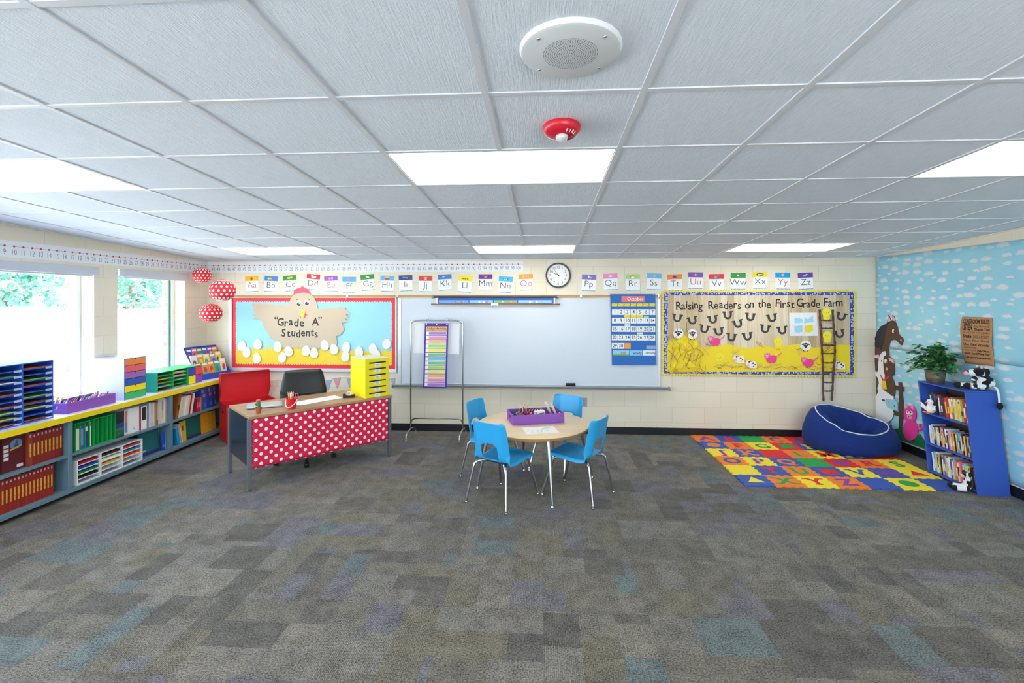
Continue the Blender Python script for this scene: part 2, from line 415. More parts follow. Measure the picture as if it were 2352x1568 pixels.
M_GLOW = emit((1.0, .965, .90), 4.9)
LNAME = {(-6, 1): 'bright ceiling light panel nearest the window wall, large in the upper left', (-1, 1): 'bright ceiling light panel straight behind the red alarm', (4, 1): 'bright ceiling light panel at the upper right edge, over the open floor',
         (-6, 6): 'bright ceiling light panel close to the back wall above the chicken board', (-1, 6): 'bright ceiling light panel close to the back wall by the clock', (4, 6): 'bright ceiling light panel close to the back wall above the farm board'}
for i, j in LIGHTS:
    x0, x1 = -.2254 + .6096 * i + hw, -.2254 + .6096 * (i + 2) - hw
    y0, y1 = 1.884 + .6088 * j + hw, 1.884 + .6088 * (j + 1) - hw
    t = thing('ceiling_light', LNAME.get((i, j), 'recessed ceiling light panel added for fill in the unseen ceiling behind the viewer'), 'ceiling light', ((x0 + x1) / 2, (y0 + y1) / 2, ZC((y0 + y1) / 2)), 'recessed light panels' if j > 0 else 'added light panels behind the viewer')
    def zz(y, d): return ZC(y) + d
    m = MB()
    for (a, b, c, d) in ((x0, x0 + .006, y0, y1), (x1 - .006, x1, y0, y1), (x0, x1, y0, y0 + .006), (x0, x1, y1 - .006, y1)):
        m.add([(x, y, zz(y, e)) for x in (a, b) for y in (c, d) for e in (-.003, .07)], [(0, 1, 3, 2), (4, 6, 7, 5), (0, 4, 5, 1), (2, 3, 7, 6), (0, 2, 6, 4), (1, 5, 7, 3)])
    m.add([(x, y, zz(y, e)) for x in (x0, x1) for y in (y0, y1) for e in (.07, .08)], [(0, 1, 3, 2), (4, 6, 7, 5), (0, 4, 5, 1), (2, 3, 7, 6), (0, 2, 6, 4), (1, 5, 7, 3)])
    m.build('housing', M_WHITE, t)
    ym = (y0 + y1) / 2
    for a, b in ((y0 + .008, ym - .004), (ym + .004, y1 - .008)):
        MB().add([(x, y, zz(y, e)) for x in (x0 + .008, x1 - .008) for y in (a, b) for e in (.012, .018)], [(0, 1, 3, 2), (4, 6, 7, 5), (0, 4, 5, 1), (2, 3, 7, 6), (0, 2, 6, 4), (1, 5, 7, 3)]).build('diffuser', M_GLOW, t)
    MB().add([(x, y, zz(y, e)) for x in (x0 + .006, x1 - .006) for y in (ym - .004, ym + .004) for e in (.006, .02)], [(0, 1, 3, 2), (4, 6, 7, 5), (0, 4, 5, 1), (2, 3, 7, 6), (0, 2, 6, 4), (1, 5, 7, 3)]).build('centre_rib', M_WHITE, t)

# loudspeaker and fire alarm in the ceiling
TILT = Matrix.Rotation(-.05, 4, 'X')
def on_ceiling(x, y): return Matrix.Translation((x, y, ZC(y))) @ TILT
sx, sy = .088, 1.592
t = thing('ceiling_speaker', 'round white loudspeaker plate in the ceiling with a pierced middle', 'speaker', (sx, sy, ZC(sy)))
Mc = on_ceiling(sx, sy)
MB().lathe([(.0, -.018), (.150, -.018), (.160, -.014), (.166, -.004), (.166, .004), (0, .004)], 64, M=Mc).build('face_plate', mat('e4e5e9', .45), t, smooth=35)
m = MB()
for k in range(1, 13):
    for q in range(max(1, 6 * k)):
        a = 2 * PI * q / (6 * k) + k * .13; r = k * .0073
        m.add([(r * math.cos(a) + .0019 * math.cos(w * PI / 3), r * math.sin(a) + .0019 * math.sin(w * PI / 3), -.0186) for w in range(6)], [(0, 1, 2, 3, 4, 5)], M=Mc)
m.build('grille', mat('5b5f66', .7), t, solid=False)
for a in (42, 138, 222, 318):
    MB().ball((.137 * math.cos(R(a)), .137 * math.sin(R(a)), -.018), (.006, .006, .004), 10, 6, M=Mc).build('screw', M_STEEL, t, smooth=0)
sx, sy = .083, 2.20
t = thing('fire_alarm', 'round red fire alarm with clear strobe lens hanging under the ceiling', 'fire alarm', (sx, sy, ZC(sy)))
Mc = on_ceiling(sx, sy)
MB().lathe([(0, -.058), (.030, -.058), (.050, -.054), (.068, -.046), (.080, -.034), (.087, -.018), (.087, -.010), (.078, -.008), (.078, 0), (0, 0)], 48, M=Mc).build('housing', mat('d01830', .3), t, smooth=40)
m = MB()
for r in (.034, .040, .046, .052, .058):
    m.tube([Vector((.028 + (r - .025) * math.cos(a), .030 * 0 + (r - .025) * math.sin(a) - .03 * 0, -.0575 + max(0, (abs(.028 + (r - .025) * math.cos(a)) - .03)) * .22)) for a in [2 * PI * q / 20 for q in range(20)]], .0011, 5, closed=True, M=Mc)
m.build('sounder_ring', mat('a01028', .4), t)
gm = mat('eef2f5', .08, 0.0, .6); gm2 = bpy.data.materials.new('clear_lens'); gm2.use_nodes = True
gb = gm2.node_tree.nodes['Principled BSDF']; gb.inputs['Transmission Weight'].default_value = .35; gb.inputs['Roughness'].default_value = .05; gb.inputs['Base Color'].default_value = (.95, .96, .97, 1)
MB().ball((0, -.018, -.060), (.028, .026, .024), 20, 12, M=Mc).build('strobe_lens', gm2, t, smooth=0)
MB().ball((0, -.018, -.056), (.012, .012, .014), 10, 8, M=Mc).build('strobe_tube', M_STEEL, t, smooth=0)
m = MB()
for q, ch in enumerate('FIRE'):
    ang = R(-72 + q * 13) ; rr = .066
    def fr(a, b, d, ang=ang): 
        return Vector(((rr - .006 + b) * math.cos(ang) - a * math.sin(ang), (rr - .006 + b) * math.sin(ang) + a * math.cos(ang), -.0515 + d + (rr - .006 + b - .060) * .9))
    m.text(ch, .018, fr, 0, 0, -.0035, bold=.02, sx=1, M=Mc)
m.build('lettering', mat('ffffff', .5), t, solid=False)

# ================================================================ OUTSIDE THE WINDOWS
M_CONC = mat('e6e4de', .8, grain=.05, gscale=2)
g = MB().box(-70, XL - .41, -25, 70, -.35, -.15).add([(x, y, z) for x in (XL - .41, 30) for y in (-40, YF - .21) for z in (-.35, -.15)], [(0, 1, 3, 2), (4, 6, 7, 5), (0, 4, 5, 1), (2, 3, 7, 6), (0, 2, 6, 4), (1, 5, 7, 3)]).build('ground_outside', M_CONC); struct(g)
m = MB().box(-14.3, -14, -4, 34, -.15, 1.50)
m.build('wall_garden', mat('f3f1ec', .8)); struct(bpy.data.objects['wall_garden'])
cap = thing('arched_sign', 'long white arched sign above the white wall outside the wide window', 'sign', (-14.15, 12.0, 1.50))
MB().prism([(10.6, 1.503), (13.4, 1.503), (13.4, 1.58)] + [(12 + 1.4 * math.cos(a), 1.58 + .07 * math.sin(a)) for a in [PI * k / 12 for k in range(1, 12)]] + [(10.6, 1.58)], lambda a, b, d: (-14.1 - d, a, b), 0, .12).build('board', mat('f5f3ef', .7), cap)
# foliage beyond the wall
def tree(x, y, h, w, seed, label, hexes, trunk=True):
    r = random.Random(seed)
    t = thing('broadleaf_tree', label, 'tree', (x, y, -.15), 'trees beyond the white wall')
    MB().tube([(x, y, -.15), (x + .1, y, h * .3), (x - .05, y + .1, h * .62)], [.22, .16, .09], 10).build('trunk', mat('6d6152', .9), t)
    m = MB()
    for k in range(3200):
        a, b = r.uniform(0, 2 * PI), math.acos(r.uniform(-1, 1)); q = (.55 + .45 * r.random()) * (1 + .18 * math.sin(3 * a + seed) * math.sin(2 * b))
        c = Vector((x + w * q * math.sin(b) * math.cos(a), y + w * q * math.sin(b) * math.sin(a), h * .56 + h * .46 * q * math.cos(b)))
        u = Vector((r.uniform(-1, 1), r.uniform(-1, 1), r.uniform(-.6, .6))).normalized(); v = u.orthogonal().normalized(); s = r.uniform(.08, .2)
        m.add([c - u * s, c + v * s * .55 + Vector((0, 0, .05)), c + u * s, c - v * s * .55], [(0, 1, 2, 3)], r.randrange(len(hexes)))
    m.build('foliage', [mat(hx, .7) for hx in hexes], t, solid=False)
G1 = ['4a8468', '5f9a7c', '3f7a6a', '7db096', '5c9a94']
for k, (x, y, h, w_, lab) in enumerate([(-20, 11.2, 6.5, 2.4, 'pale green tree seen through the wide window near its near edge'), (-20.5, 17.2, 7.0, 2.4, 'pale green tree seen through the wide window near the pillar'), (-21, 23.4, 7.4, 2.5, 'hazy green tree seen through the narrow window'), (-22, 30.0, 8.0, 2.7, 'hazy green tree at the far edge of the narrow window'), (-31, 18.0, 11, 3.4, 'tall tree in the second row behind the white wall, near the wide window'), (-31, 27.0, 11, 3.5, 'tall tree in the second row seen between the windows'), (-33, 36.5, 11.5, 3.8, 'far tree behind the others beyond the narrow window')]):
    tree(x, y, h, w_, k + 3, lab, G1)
t = thing('garden_bench', 'pale blue bench outside the wide window', 'bench', (-9.6, 8.9, -.15))
mb = mat('a9c9e2', .5)
for q in (-.6, .6):
    MB().tube(curve([(-9.9, 8.9 + q, -.15), (-9.85, 8.9 + q, .28), (-9.5, 8.9 + q, .32), (-9.4, 8.9 + q, .75)], 5, False), .025).build('leg', mb, t)
MB().box(-9.9, -9.5, 8.1, 9.7, .30, .335).build('seat', mb, t)
MB().box(-9.47, -9.44, 8.1, 9.7, .5, .72).build('backrest', mb, t)

# ================================================================ BACK WALL
M_PAPER = mat('f6f6f4', .55); M_INK = mat('2b2b30', .6); M_REDINK = mat('d8283c', .6)
def paper(name, pts, fr, d, hexc, parent=None, th=.0012, **kw):
    return MB().prism(pts, fr, d, d + th).build(name, mat(hexc, .55) if isinstance(hexc, str) else hexc, parent, **kw)

# ---- number line: a paper strip on each wall
def number_strip(label, fr, a_of, nums, a0, a1, zt, zb, base, fsx):
    t = thing('number_line', label, 'number line', base, 'number line strips')
    MB().prism(rect(min(a0, a1), max(a0, a1), zb, zt), fr, .001, .0022).build('strip', mat('eef2f6', .5), t)
    h = zt - zb
    m = MB(); m.prism(rect(min(a0, a1), max(a0, a1), zb + h * .66, zb + h * .675), fr, .0024, .0030, 0)
    for n in nums: m.prism(circ(a_of(n), zb + h * .668, .0095, 12), fr, .0032, .004, 1)
    for n in nums: m.text(str(n), .070, fr, a_of(n), zb + h * .16, .003, sx=fsx, wide=.72, bold=-.014, mi=2)
    m.build('number_print', [mat('d4606c', .6), mat('d23a4a', .6), mat('4c5058', .6)], t, solid=False)
    return t
number_strip('white number line strip on the back wall, ending at one hundred', BK, lambda n: -4.745 + (n - 43) * .0772, range(43, 101), -4.835, -.275, 2.376, 2.226, (-2.5, YB, 2.226), 1)
number_strip('white number line strip high on the window wall above the blinds', LF, lambda n: 4.06 + (n - 9) * .0788, range(6, 43), 3.7, 6.695, 2.372, 2.222, (XL, 5.0, 2.222), 1)

# ---- alphabet cards
def blob(m, mi, fr, *cs):
    for c in cs: m.prism(circ(c[0], c[1], c[2], 14, c[3] if len(c) > 3 else None), fr, .0034, .0042 + .0002 * mi, mi)
CARDS = [
 ('A', -4.175,2.169, 3, 'f6c712', 'apple'), ('B', -3.882,2.168, -3, '1f8fe0', 'balloons'), ('C', -3.611,2.178, 5, '18963c', 'cat'), ('D', -3.258,2.194, -5, 'dc2438', 'dog'),
 ('E', -3.008,2.169, 2, '8a5cc0', 'elephant'), ('F', -2.742,2.156, -.5, '48aef0', 'fish'), ('G', -2.482,2.187, 5, '108a34', 'goat'), ('H', -2.189,2.170, -2, '54b8ee', 'house'),
 ('I', -1.931,2.176, 1.5, '282c8c', 'iguana'), ('J', -1.644,2.165, -1, 'dc2030', 'jar'), ('K', -1.377,2.186, 3, '1c7cd0', 'kite'), ('L', -1.083,2.159, -4, 'f6e010', 'leaves'),
 ('M', -0.801,2.187, 0, '5a2c96', 'monkey'), ('N', -0.517,2.153, -3.5, '40b8f0', 'necklace'), ('O', -0.242,2.186, 2, 'f8a018', 'owl'), ('P', 0.627,2.176, -3, '7458b8', 'penguin'),
 ('Q', 0.912,2.189, 2, 'ee86bc', 'queen'), ('R', 1.214,2.181, 1, 'a8d878', 'rainbow'), ('S', 1.504,2.190, -3, '5cb4ea', 'sun'), ('T', 1.774,2.177, 2, 'f08020', 'top hat'),
 ('U', 2.054,2.203, -1, '7c48b0', 'umbrella'), ('V', 2.326,2.179, 1, 'e42838', 'violin'), ('W', 2.612,2.194, 0, '2c9c40', 'watch'), ('X', 2.896,2.205, 1, 'f8e410', 'hand'),
 ('Y', 3.192,2.195, -.5, '18a4ea', 'yo-yo'), ('Z', 3.480,2.193, 3, '6c48a8', 'zebra')]
CNAME = {'f6c712': 'yellow', '1f8fe0': 'blue', '18963c': 'green', 'dc2438': 'red', '8a5cc0': 'purple', '48aef0': 'light blue', '108a34': 'green', '54b8ee': 'light blue', '282c8c': 'navy', 'dc2030': 'red', '1c7cd0': 'blue', 'f6e010': 'yellow', '5a2c96': 'dark purple', '40b8f0': 'light blue', 'f8a018': 'orange', '7458b8': 'purple', 'ee86bc': 'pink', 'a8d878': 'pale green', '5cb4ea': 'light blue', 'f08020': 'orange', '7c48b0': 'purple', 'e42838': 'red', '2c9c40': 'green', 'f8e410': 'yellow', '18a4ea': 'blue', '6c48a8': 'purple'}
PICS = {
 'apple': [('e01820', (0, 0, .019)), ('3a8a28', (.004, .02, .004, .006))], 'balloons': [('f4d820', (-.035, 0, .017)), ('f8b020', (-.004, .002, .015)), ('d83ca0', (.03, 0, .015))],
 'cat': [('f8c838', (-.012, 0, .03, .015), (.025, .004, .016, .014))], 'dog': [('ffffff', (-.015, .008, .022, .012), (.02, 0, .022, .014), (0, -.012, .03, .007))],
 'elephant': [('ee88c8', (-.018, 0, .022, .016), (.018, .002, .02, .018))], 'fish': [('ee6aa8', (0, 0, .022, .014), (.024, 0, .008, .011))], 'goat': [('f0f4e8', (-.012, .006, .012, .012), (.012, -.004, .018, .009))],
 'house': [('e03820', (0, -.01, .034, .017)), ('f8c018', (0, .012, .028, .010))], 'iguana': [('6cc03a', (0, 0, .036, .008), (-.028, .006, .014, .009), (.02, -.008, .006, .008))], 'jar': [('f8c020', (0, .012, .028, .006), (-.014, -.01, .008), (.012, -.012, .008)), ('f4f4f4', (0, -.01, .007))],
 'kite': [('e86040', (-.02, 0, .014)), ('f8f8f8', (-.02, 0, .008), (.002, .008, .012, .005))], 'leaves': [('c86820', (-.03, 0, .013, .010), (.034, 0, .013, .011)), ('5aa830', (0, 0, .011, .016))],
 'monkey': [('f08818', (0, -.004, .017), (-.028, .010, .014, .005), (.028, .010, .014, .005))], 'necklace': [('2c50b0', (-.03, .002, .008), (.03, .004, .008)), ('f0f0f0', (-.012, -.006, .008), (.012, -.006, .008))],
 'owl': [('c8a8e0', (0, .002, .015)), ('f8d058', (-.034, .002, .012), (.034, 0, .012))], 'penguin': [('f4f4fa', (-.004, -.002, .010, .014), (-.004, .016, .008)), ('d0c8f0', (.024, -.006, .007, .012))],
 'queen': [('f8d8ea', (0, 0, .026, .014))], 'rainbow': [('e85a5a', (0, -.006, .036, .022)), ('f8f4e8', (0, -.012, .026, .016))], 'sun': [('f8d020', (.004, .002, .016))], 'top hat': [('7838a8', (0, -.004, .03, .011), (0, .008, .016, .012))],
 'umbrella': [('e84028', (-.02, -.004, .012, .010)), ('f8c818', (0, .002, .014, .014)), ('3878d0', (.02, -.004, .012, .010))], 'violin': [('48b0e8', (-.01, -.004, .020, .013), (.016, .006, .020, .006))], 'watch': [('b8402c', (0, 0, .055, .005)), ('f4f0e0', (0, 0, .013))],
 'hand': [('141414', (0, 0, .048, .022)), ('f4f4f4', (-.016, -.002, .018, .012), (.014, .006, .022, .003), (.014, -.001, .024, .003), (.014, -.008, .022, .003))], 'yo-yo': [('f0b878', (0, .004, .018))], 'zebra': [('f4f4fa', (.016, .008, .014, .010), (-.014, -.008, .020, .008))]}
for ch, x, z, ang, hx, pic in CARDS:
    a = R(ang); w, hs, hc = .094, .066, .225
    t = thing('alphabet_card', 'alphabet card with %s strip and %s picture above the letter %s' % (CNAME[hx], pic, ch), 'alphabet card', (x, YB, z - hc), 'alphabet cards')
    def fr(p, q, d, x=x, z=z, ca=math.cos(a), sa=math.sin(a)): return BK(x + p * ca - q * sa, z + p * sa + q * ca, d)
    MB().prism(rect(-w, w, -hc, 0), fr, .001, .0022).build('card', mat('f4f7f9', .28), t)
    MB().prism(rect(-w - .003, w + .003, -hs, .002), fr, .0024, .0032).build('picture_strip', mat(hx, .28), t)
    pm = MB()
    for q, row in enumerate(PICS[pic]): blob(pm, q, lambda p, s, d: fr(p, s - hs / 2, d), *row[1:])
    pm.build('picture', [mat(r[0], .4) for r in PICS[pic]], t)
    vow = ch in 'AEIOUY'
    MB().text(ch + ch.lower(), .118, fr, 0, -.163, .0032, bold=-.014, wide=1.08).build('letters', M_REDINK if vow else M_INK, t, solid=False)
    lm = MB(); lm.prism(rect(-w + .006, w - .006, -.167, -.1655), fr, .0024, .0028, 0)
    for q in range(11): lm.prism(rect(-w + .004 + q * .0168, -w + .0175 + q * .0168, -hc + .004, -hc + .013), fr, .0024, .003, 1)
    lm.build('rule_line', [mat('c4ccd6', .6), mat('1878c0', .5)], t)

# ---- cork map rail with hooks
x0, z1 = -4.800,1.902
x1, z0 = 1.592, 1.87
t = thing('map_rail', 'long narrow cork map rail above the whiteboard', 'map rail', ((x0 + x1) / 2, YB, 1.885))
zr0, zr1 = 1.872, 1.899
MB().box(x0, x1, YB - .012, YB - .0005, zr0, zr1).build('cork_strip', mat('c99c66', .8, grain=.12, gscale=120), t)
m = MB().box(x0, x1, YB - .018, YB - .0005, zr1, zr1 + .005); m.box(x0, x1, YB - .018, YB - .0005, zr0 - .005, zr0); m.build('metal_edge', mat('d8cbb8', .4, .5), t)
for u in ((-2.761,1.884), (-2.052,1.884), (0.513,1.883), (1.565, 1.88)):
    MB().tube([(u[0], YB - .026, zr1 + .012), (u[0], YB - .030, zr0), (u[0], YB - .041, zr0 - .012), (u[0], YB - .043, zr0 - .03), (u[0], YB - .054, zr0 - .032), (u[0], YB - .056, zr0 - .015)], .004, 6).box(u[0] - .012, u[0] + .012, YB - .022, YB - .0185, zr0 - .004, zr1 + .012).build('hook', M_STEEL, t)

# ---- blue bulletin board with the hen
X0, ZT = -4.453,1.860
X1, ZBm = -2.068,0.862
t = thing('bulletin_board', 'blue bulletin board with red scalloped border under the number line', 'bulletin board', ((X0 + X1) / 2, YB, ZBm))
fwid = .045
m = MB().box(X0 - fwid, X1 + .02, YB - .034, YB - .0005, ZBm - fwid, ZBm); m.box(X0 - fwid, X1 + .02, YB - .022, YB - .0005, ZT, ZT + .003)
m.box(X0 - fwid, X0, YB - .034, YB - .0005, ZBm, ZT); m.box(X1, X1 + .02, YB - .034, YB - .0005, ZBm, ZT)
m.build('aluminium_frame', mat('dfe6ee', .35, .3), t, bevel=.002)
MB().box(X0, X1, YB - .012, YB - .0005, ZBm, ZT).build('blue_backing', mat('9fdcf0', .55, grain=.03, gscale=6), t)
# scalloped paper border: outer edge straight, inner edge wavy
bw = .062; n1, n2 = 62, 26
inner = []
def wave(p, q, n, amp, nx, ny):
    o = []
    for k in range(n * 6):
        s = k / (n * 6); a = abs(math.sin(PI * s * n)) * amp
        o.append((p[0] + (q[0] - p[0]) * s + nx * a, p[1] + (q[1] - p[1]) * s + ny * a))
    return o
ax0, ax1, az0, az1 = X0 + bw, X1 - bw, ZBm + bw, ZT - bw
inner = wave((ax0, az0), (ax1, az0), n1, -.016, 0, 1) + wave((ax1, az0), (ax1, az1), n2, .016, 1, 0) + wave((ax1, az1), (ax0, az1), n1, .016, 0, 1) + wave((ax0, az1), (ax0, az0), n2, -.016, 1, 0)
def ring(m, outer, inner, fr, d, mi=0):
    """flat band between a closed outline and the rectangle that frames it"""
    x0, x1, z0, z1 = outer; n = len(inner); vs = []
    for x, z in inner:
        vs.append(fr(x, z, d))
    for x, z in inner:
        dl, dr, db, dt = x - x0, x1 - x, z - z0, z1 - z; k = min(dl, dr, db, dt)
        if k == dl: vs.append(fr(x0, z, d))
        elif k == dr: vs.append(fr(x1, z, d))
        elif k == db: vs.append(fr(x, z0, d))
        else: vs.append(fr(x, z1, d))
    m.add(vs, [(i, (i + 1) % n, n + (i + 1) % n, n + i) for i in range(n)], mi)
    d += .0004
    for cx, cz in ((x0, z0), (x1, z0), (x1, z1), (x0, z1)):
        w = bw if fr is BK else .05
        m.add([fr(cx, cz, d), fr(cx + (w if cx == x0 else -w), cz, d), fr(cx + (w if cx == x0 else -w), cz + (w if cz == z0 else -w), d), fr(cx, cz + (w if cz == z0 else -w), d)], [(0, 1, 2, 3)], mi)
    return m
ring(MB(), (X0, X1, ZBm, ZT), inner, BK, .0145).build('red_border', mat('e8303c', .5), t, solid=False)
# yellow straw paper with a torn top
r = random.Random(3); top = []; xx = ax0 - .01
while xx < ax1 + .01:
    h = 1.115 + .02 * math.sin(xx * 3.1); top += [(xx, h), (xx + .012, h + r.uniform(.025, .10)), (xx + .026, h + .004)]; xx += r.uniform(.03, .06)
MB().prism([(ax0 - .01, az0 - .01)] + [(ax1 + .01, az0 - .01)] + top[::-1], BK, .0124, .0134).build('yellow_straw_paper', mat('f7d63c', .6, grain=.07, gscale=7), t)
def word(m, s, size, fr, a, b, d, gap, bold=.02, bounce=(0, .008, -.006, .006, -.01, .004, -.004), mi=0, tilt=2.2):
    """cut-out letters set one by one, each a little up, down and askew"""
    for k, ch in enumerate(s):
        if ch != ' ': m.text(ch, size, fr, a + k * gap if not isinstance(gap, list) else a + gap[k], b + bounce[k % len(bounce)], d, mi, bold=bold, rot=R(tilt * math.sin(k * 2.3 + 1)))

hen = thing('paper_hen', 'big tan paper hen with spread wings over the blue bulletin board', 'paper cut-out', BK(-3.4, 1.1, .02))
body = [(-4.148,1.782),(-3.963,1.779),(-3.792,1.767),(-3.602,1.760),(-3.589,1.837),(-3.550,1.894),(-3.478,1.928),(-3.400,1.939),(-3.321,1.925),(-3.256,1.881),(-3.211,1.818),(-3.185,1.704),(-3.049,1.710),(-2.855,1.733),(-2.765,1.726),(-2.803,1.711),(-2.700,1.635),(-2.784,1.629),(-2.726,1.566),(-2.797,1.569),(-2.752,1.522),(-2.842,1.509),(-2.806,1.434),(-2.816,1.384),(-2.861,1.339),(-2.919,1.320),(-2.906,1.232),(-2.919,1.169),(-3.243,1.142),(-3.700,1.158),(-3.792,1.246),(-3.878,1.290),(-3.910,1.354),(-3.950,1.411),(-3.989,1.461),(-4.013,1.557),(-4.148,1.563),(-4.088,1.585),(-4.158,1.620),(-4.095,1.639),(-4.154,1.690),(-4.108,1.716),(-4.148,1.741)]
MB().prism(body, BK, .0245, .0258).build('body', mat('cdbca3', .7, grain=.04, gscale=5), hen)
comb = curve([(-3.566,1.897),(-3.540,1.919),(-3.537,1.957),(-3.497,1.992),(-3.445,2.001),(-3.413,2.026),(-3.373,2.001),(-3.334,1.985),(-3.315,1.950),(-3.289,1.915),(-3.354,1.935),(-3.426,1.938),(-3.497,1.925)], 4)
MB().prism(comb, BK, .0262, .0272).build('comb', mat('ee5a76', .6), hen)
for k, (c, rr) in enumerate(zip([(-3.463,1.783),(-3.344,1.792)], ((.056, .072), (.052, .074)))):
    MB().prism(circ(c[0], c[1], .056 * .62, 20, .074 * .62), BK, .0262, .0270).build('eye', mat('fafafa', .4), hen)
    e = hen.children[-1]
    MB().prism(circ(c[0], c[1] - .012, .0290, 18, .026), BK, .0272, .0278).prism(circ(c[0] + .008, c[1] - .001, .007, 10), BK, .02, .0284, 1).build('pupil', [mat('30343a', .4), mat('ffffff', .4)], e)
    b = [(-3.496,1.833),(-3.475,1.848),(-3.329,1.848),(-3.307,1.835)]
    MB().tube([BK(b[2 * k][0], b[2 * k][1], .0270), BK(b[2 * k + 1][0], b[2 * k + 1][1], .0270)], .004, 6).build('eyebrow', M_INK, hen)
MB().prism([(-3.455,1.697),(-3.357,1.691),(-3.406,1.549),(-3.445,1.628)], BK, .0275, .0290).build('beak', mat('f2e06a', .6), hen)
MB().prism([(-3.357,1.691),(-3.364,1.666),(-3.439,1.615),(-3.406,1.666)], BK, .0292, .0320).build('beak_fold', mat('d8cc40', .6), hen)
m = MB(); m.prism([(-3.367,1.653),(-3.336,1.612),(-3.364,1.606),(-3.370,1.571),(-3.396,1.565)], BK, .0262, .0272); m.prism([(-3.442,1.628),(-3.426,1.583),(-3.445,1.574)], BK, .0262, .0272); m.build('wattle', mat('ee5a76', .6), hen)
m = MB()
for ch, p, sc in zip('GradeA', [(-3.730,1.465),(-3.654,1.456),(-3.579,1.472),(-3.501,1.457),(-3.419,1.456),(-3.221,1.470)], (1, .8, .8, 1, .85, 1)):
    m.text(ch, .155, BK, p[0], p[1], .0265, bold=.018, wide=.95, rot=R(rnd.uniform(-4, 4)))
for ch, p in zip('Students', [(-3.690,1.313),(-3.612,1.307),(-3.546,1.317),(-3.471,1.302),(-3.403,1.318),(-3.331,1.318),(-3.266,1.325),(-3.208,1.303)]):
    m.text(ch, .15, BK, p[0], p[1], .0265, bold=.018, wide=.92, rot=R(rnd.uniform(-4, 4)))
for ch, p in zip('\u201c\u201d', [(-3.795,1.497),(-3.152,1.496)]): m.text(ch, .14, BK, p[0], p[1], .0265, bold=.015)
m.build('lettering', mat('2c2d30', .6), hen, solid=False)
EGGS = [(-4.305,1.178),(-4.231,1.086),(-4.067,1.201),(-4.082,1.001),(-3.774,1.167),(-3.612,1.104),(-3.705,1.014),(-3.359,1.113),(-3.239,1.085),(-3.084,1.193),(-2.950,1.137),(-2.776,1.167),(-2.783,1.039),(-2.588,1.104),(-2.389,1.148),(-2.343,1.071),(-2.192,1.219)]
ELAB = ['white paper egg highest at the left end of the straw', 'white paper egg overlapping the leftmost one, lower', 'white paper egg under the hen wing, high against the blue', 'white paper egg lowest on the left, alone on the yellow', 'white paper egg at the left foot of the hen, upper one', 'white paper egg below the hen, above and beside the lowest middle egg', 'white paper egg below the hen, lowest of the middle eggs', 'white paper egg right under the word Students, left of a pair', 'white paper egg right under the word Students, lower of a pair', 'white paper egg high at the right foot of the hen', 'white paper egg just right of and below the high one at the hen', 'white paper egg upper of two stacked one above the other', 'white paper egg lower of two stacked one above the other', 'white paper egg alone just left above the yellow mail sorter', 'white paper egg above the yellow mail sorter, upper of a pair', 'white paper egg half hidden behind the top of the yellow mail sorter', 'white paper egg highest of all at the right border']
for k, ((x, z), lab) in enumerate(zip(EGGS, ELAB)):
    ang = R((k * 37) % 31 - 15); d = .0276 + .00024 * k
    pts = [(.0145 * math.cos(0) * 0 + .0585 * math.cos(a) * (1 - .17 * math.sin(a)), .075 * math.sin(a)) for a in [2 * PI * q / 28 for q in range(28)]]
    t2 = thing('paper_egg', lab, 'paper egg', BK(x, z - .07, d), 'paper eggs on the straw')
    MB().prism(turned(pts, (x, z), ang), BK, d, d + .0002).build('egg_shape', mat('f3f3f6', .55), t2)
    m = MB(); m.tube([BK(x - .03 + q * .012, z - .002 + .006 * math.sin(q * 2.4 + k), d + .0004) for q in range(6)], .0005, 4); m.build('pencilled_name_scribble', mat('c9b8be', .7), t2)

# ---- whiteboard
xa, za = -2.064,1.866
xb, zb = 1.668,0.678
t = thing('whiteboard', 'large white dry-erase board with a metal tray on the back wall', 'whiteboard', ((xa + xb) / 2, YB, zb))
ZW0, ZW1 = .675, 1.857
XA, XB_ = xa + .025, 1.552
MB().box(XA + .05, XB_, YB - .015, YB - .0005, ZW0, ZW1).build('writing_surface', mat('d3dbe5', .32), t)
m = MB().box(XA, XA + .05, YB - .024, YB - .0005, ZW0 - .02, ZW1 + .003); m.box(XB_, XB_ + .03, YB - .024, YB - .0005, ZW0 - .02, ZW1 + .003); m.box(XA + .05, XB_, YB - .020, YB - .0005, ZW0 - .02, ZW0)
m.build('aluminium_frame', mat('dde4ea', .3, .35), t, bevel=.002)
m = MB(); prof = [(YB - .0005, ZW0 - .022), (YB - .024, ZW0 - .022), (YB - .07, ZW0 - .03), (YB - .085, ZW0 - .016), (YB - .092, ZW0 - .022), (YB - .085, ZW0 - .05), (YB - .02, ZW0 - .062), (YB - .0005, ZW0 - .062)]
m.prism(prof, lambda a, b, d: (d, a, b), XA - .05, xb + .02); m.build('marker_tray', mat('b9c0c6', .3, .7), t, bevel=.001)
for x in (XA - .062, xb + .02): MB().box(x, x + .012, YB - .094, YB - .001, ZW0 - .064, ZW0 - .014).build('tray_end_cap', mat('9aa0a6', .5), t, bevel=.003)
x, z = 0.373,0.703
e = thing('board_eraser', 'black felt eraser standing on the whiteboard tray', 'eraser', (x, 6.645, ZW0 - .026))
MB().box(x - .065, x + .065, 6.631, 6.659, ZW0 - .0215, ZW0 + .005).build('felt', mat('1e2024', .95), e, bevel=.004)
MB().box(x - .065, x + .065, 6.628, 6.662, ZW0 + .005, ZW0 + .024).build('holder', mat('33363c', .6), e, bevel=.005)

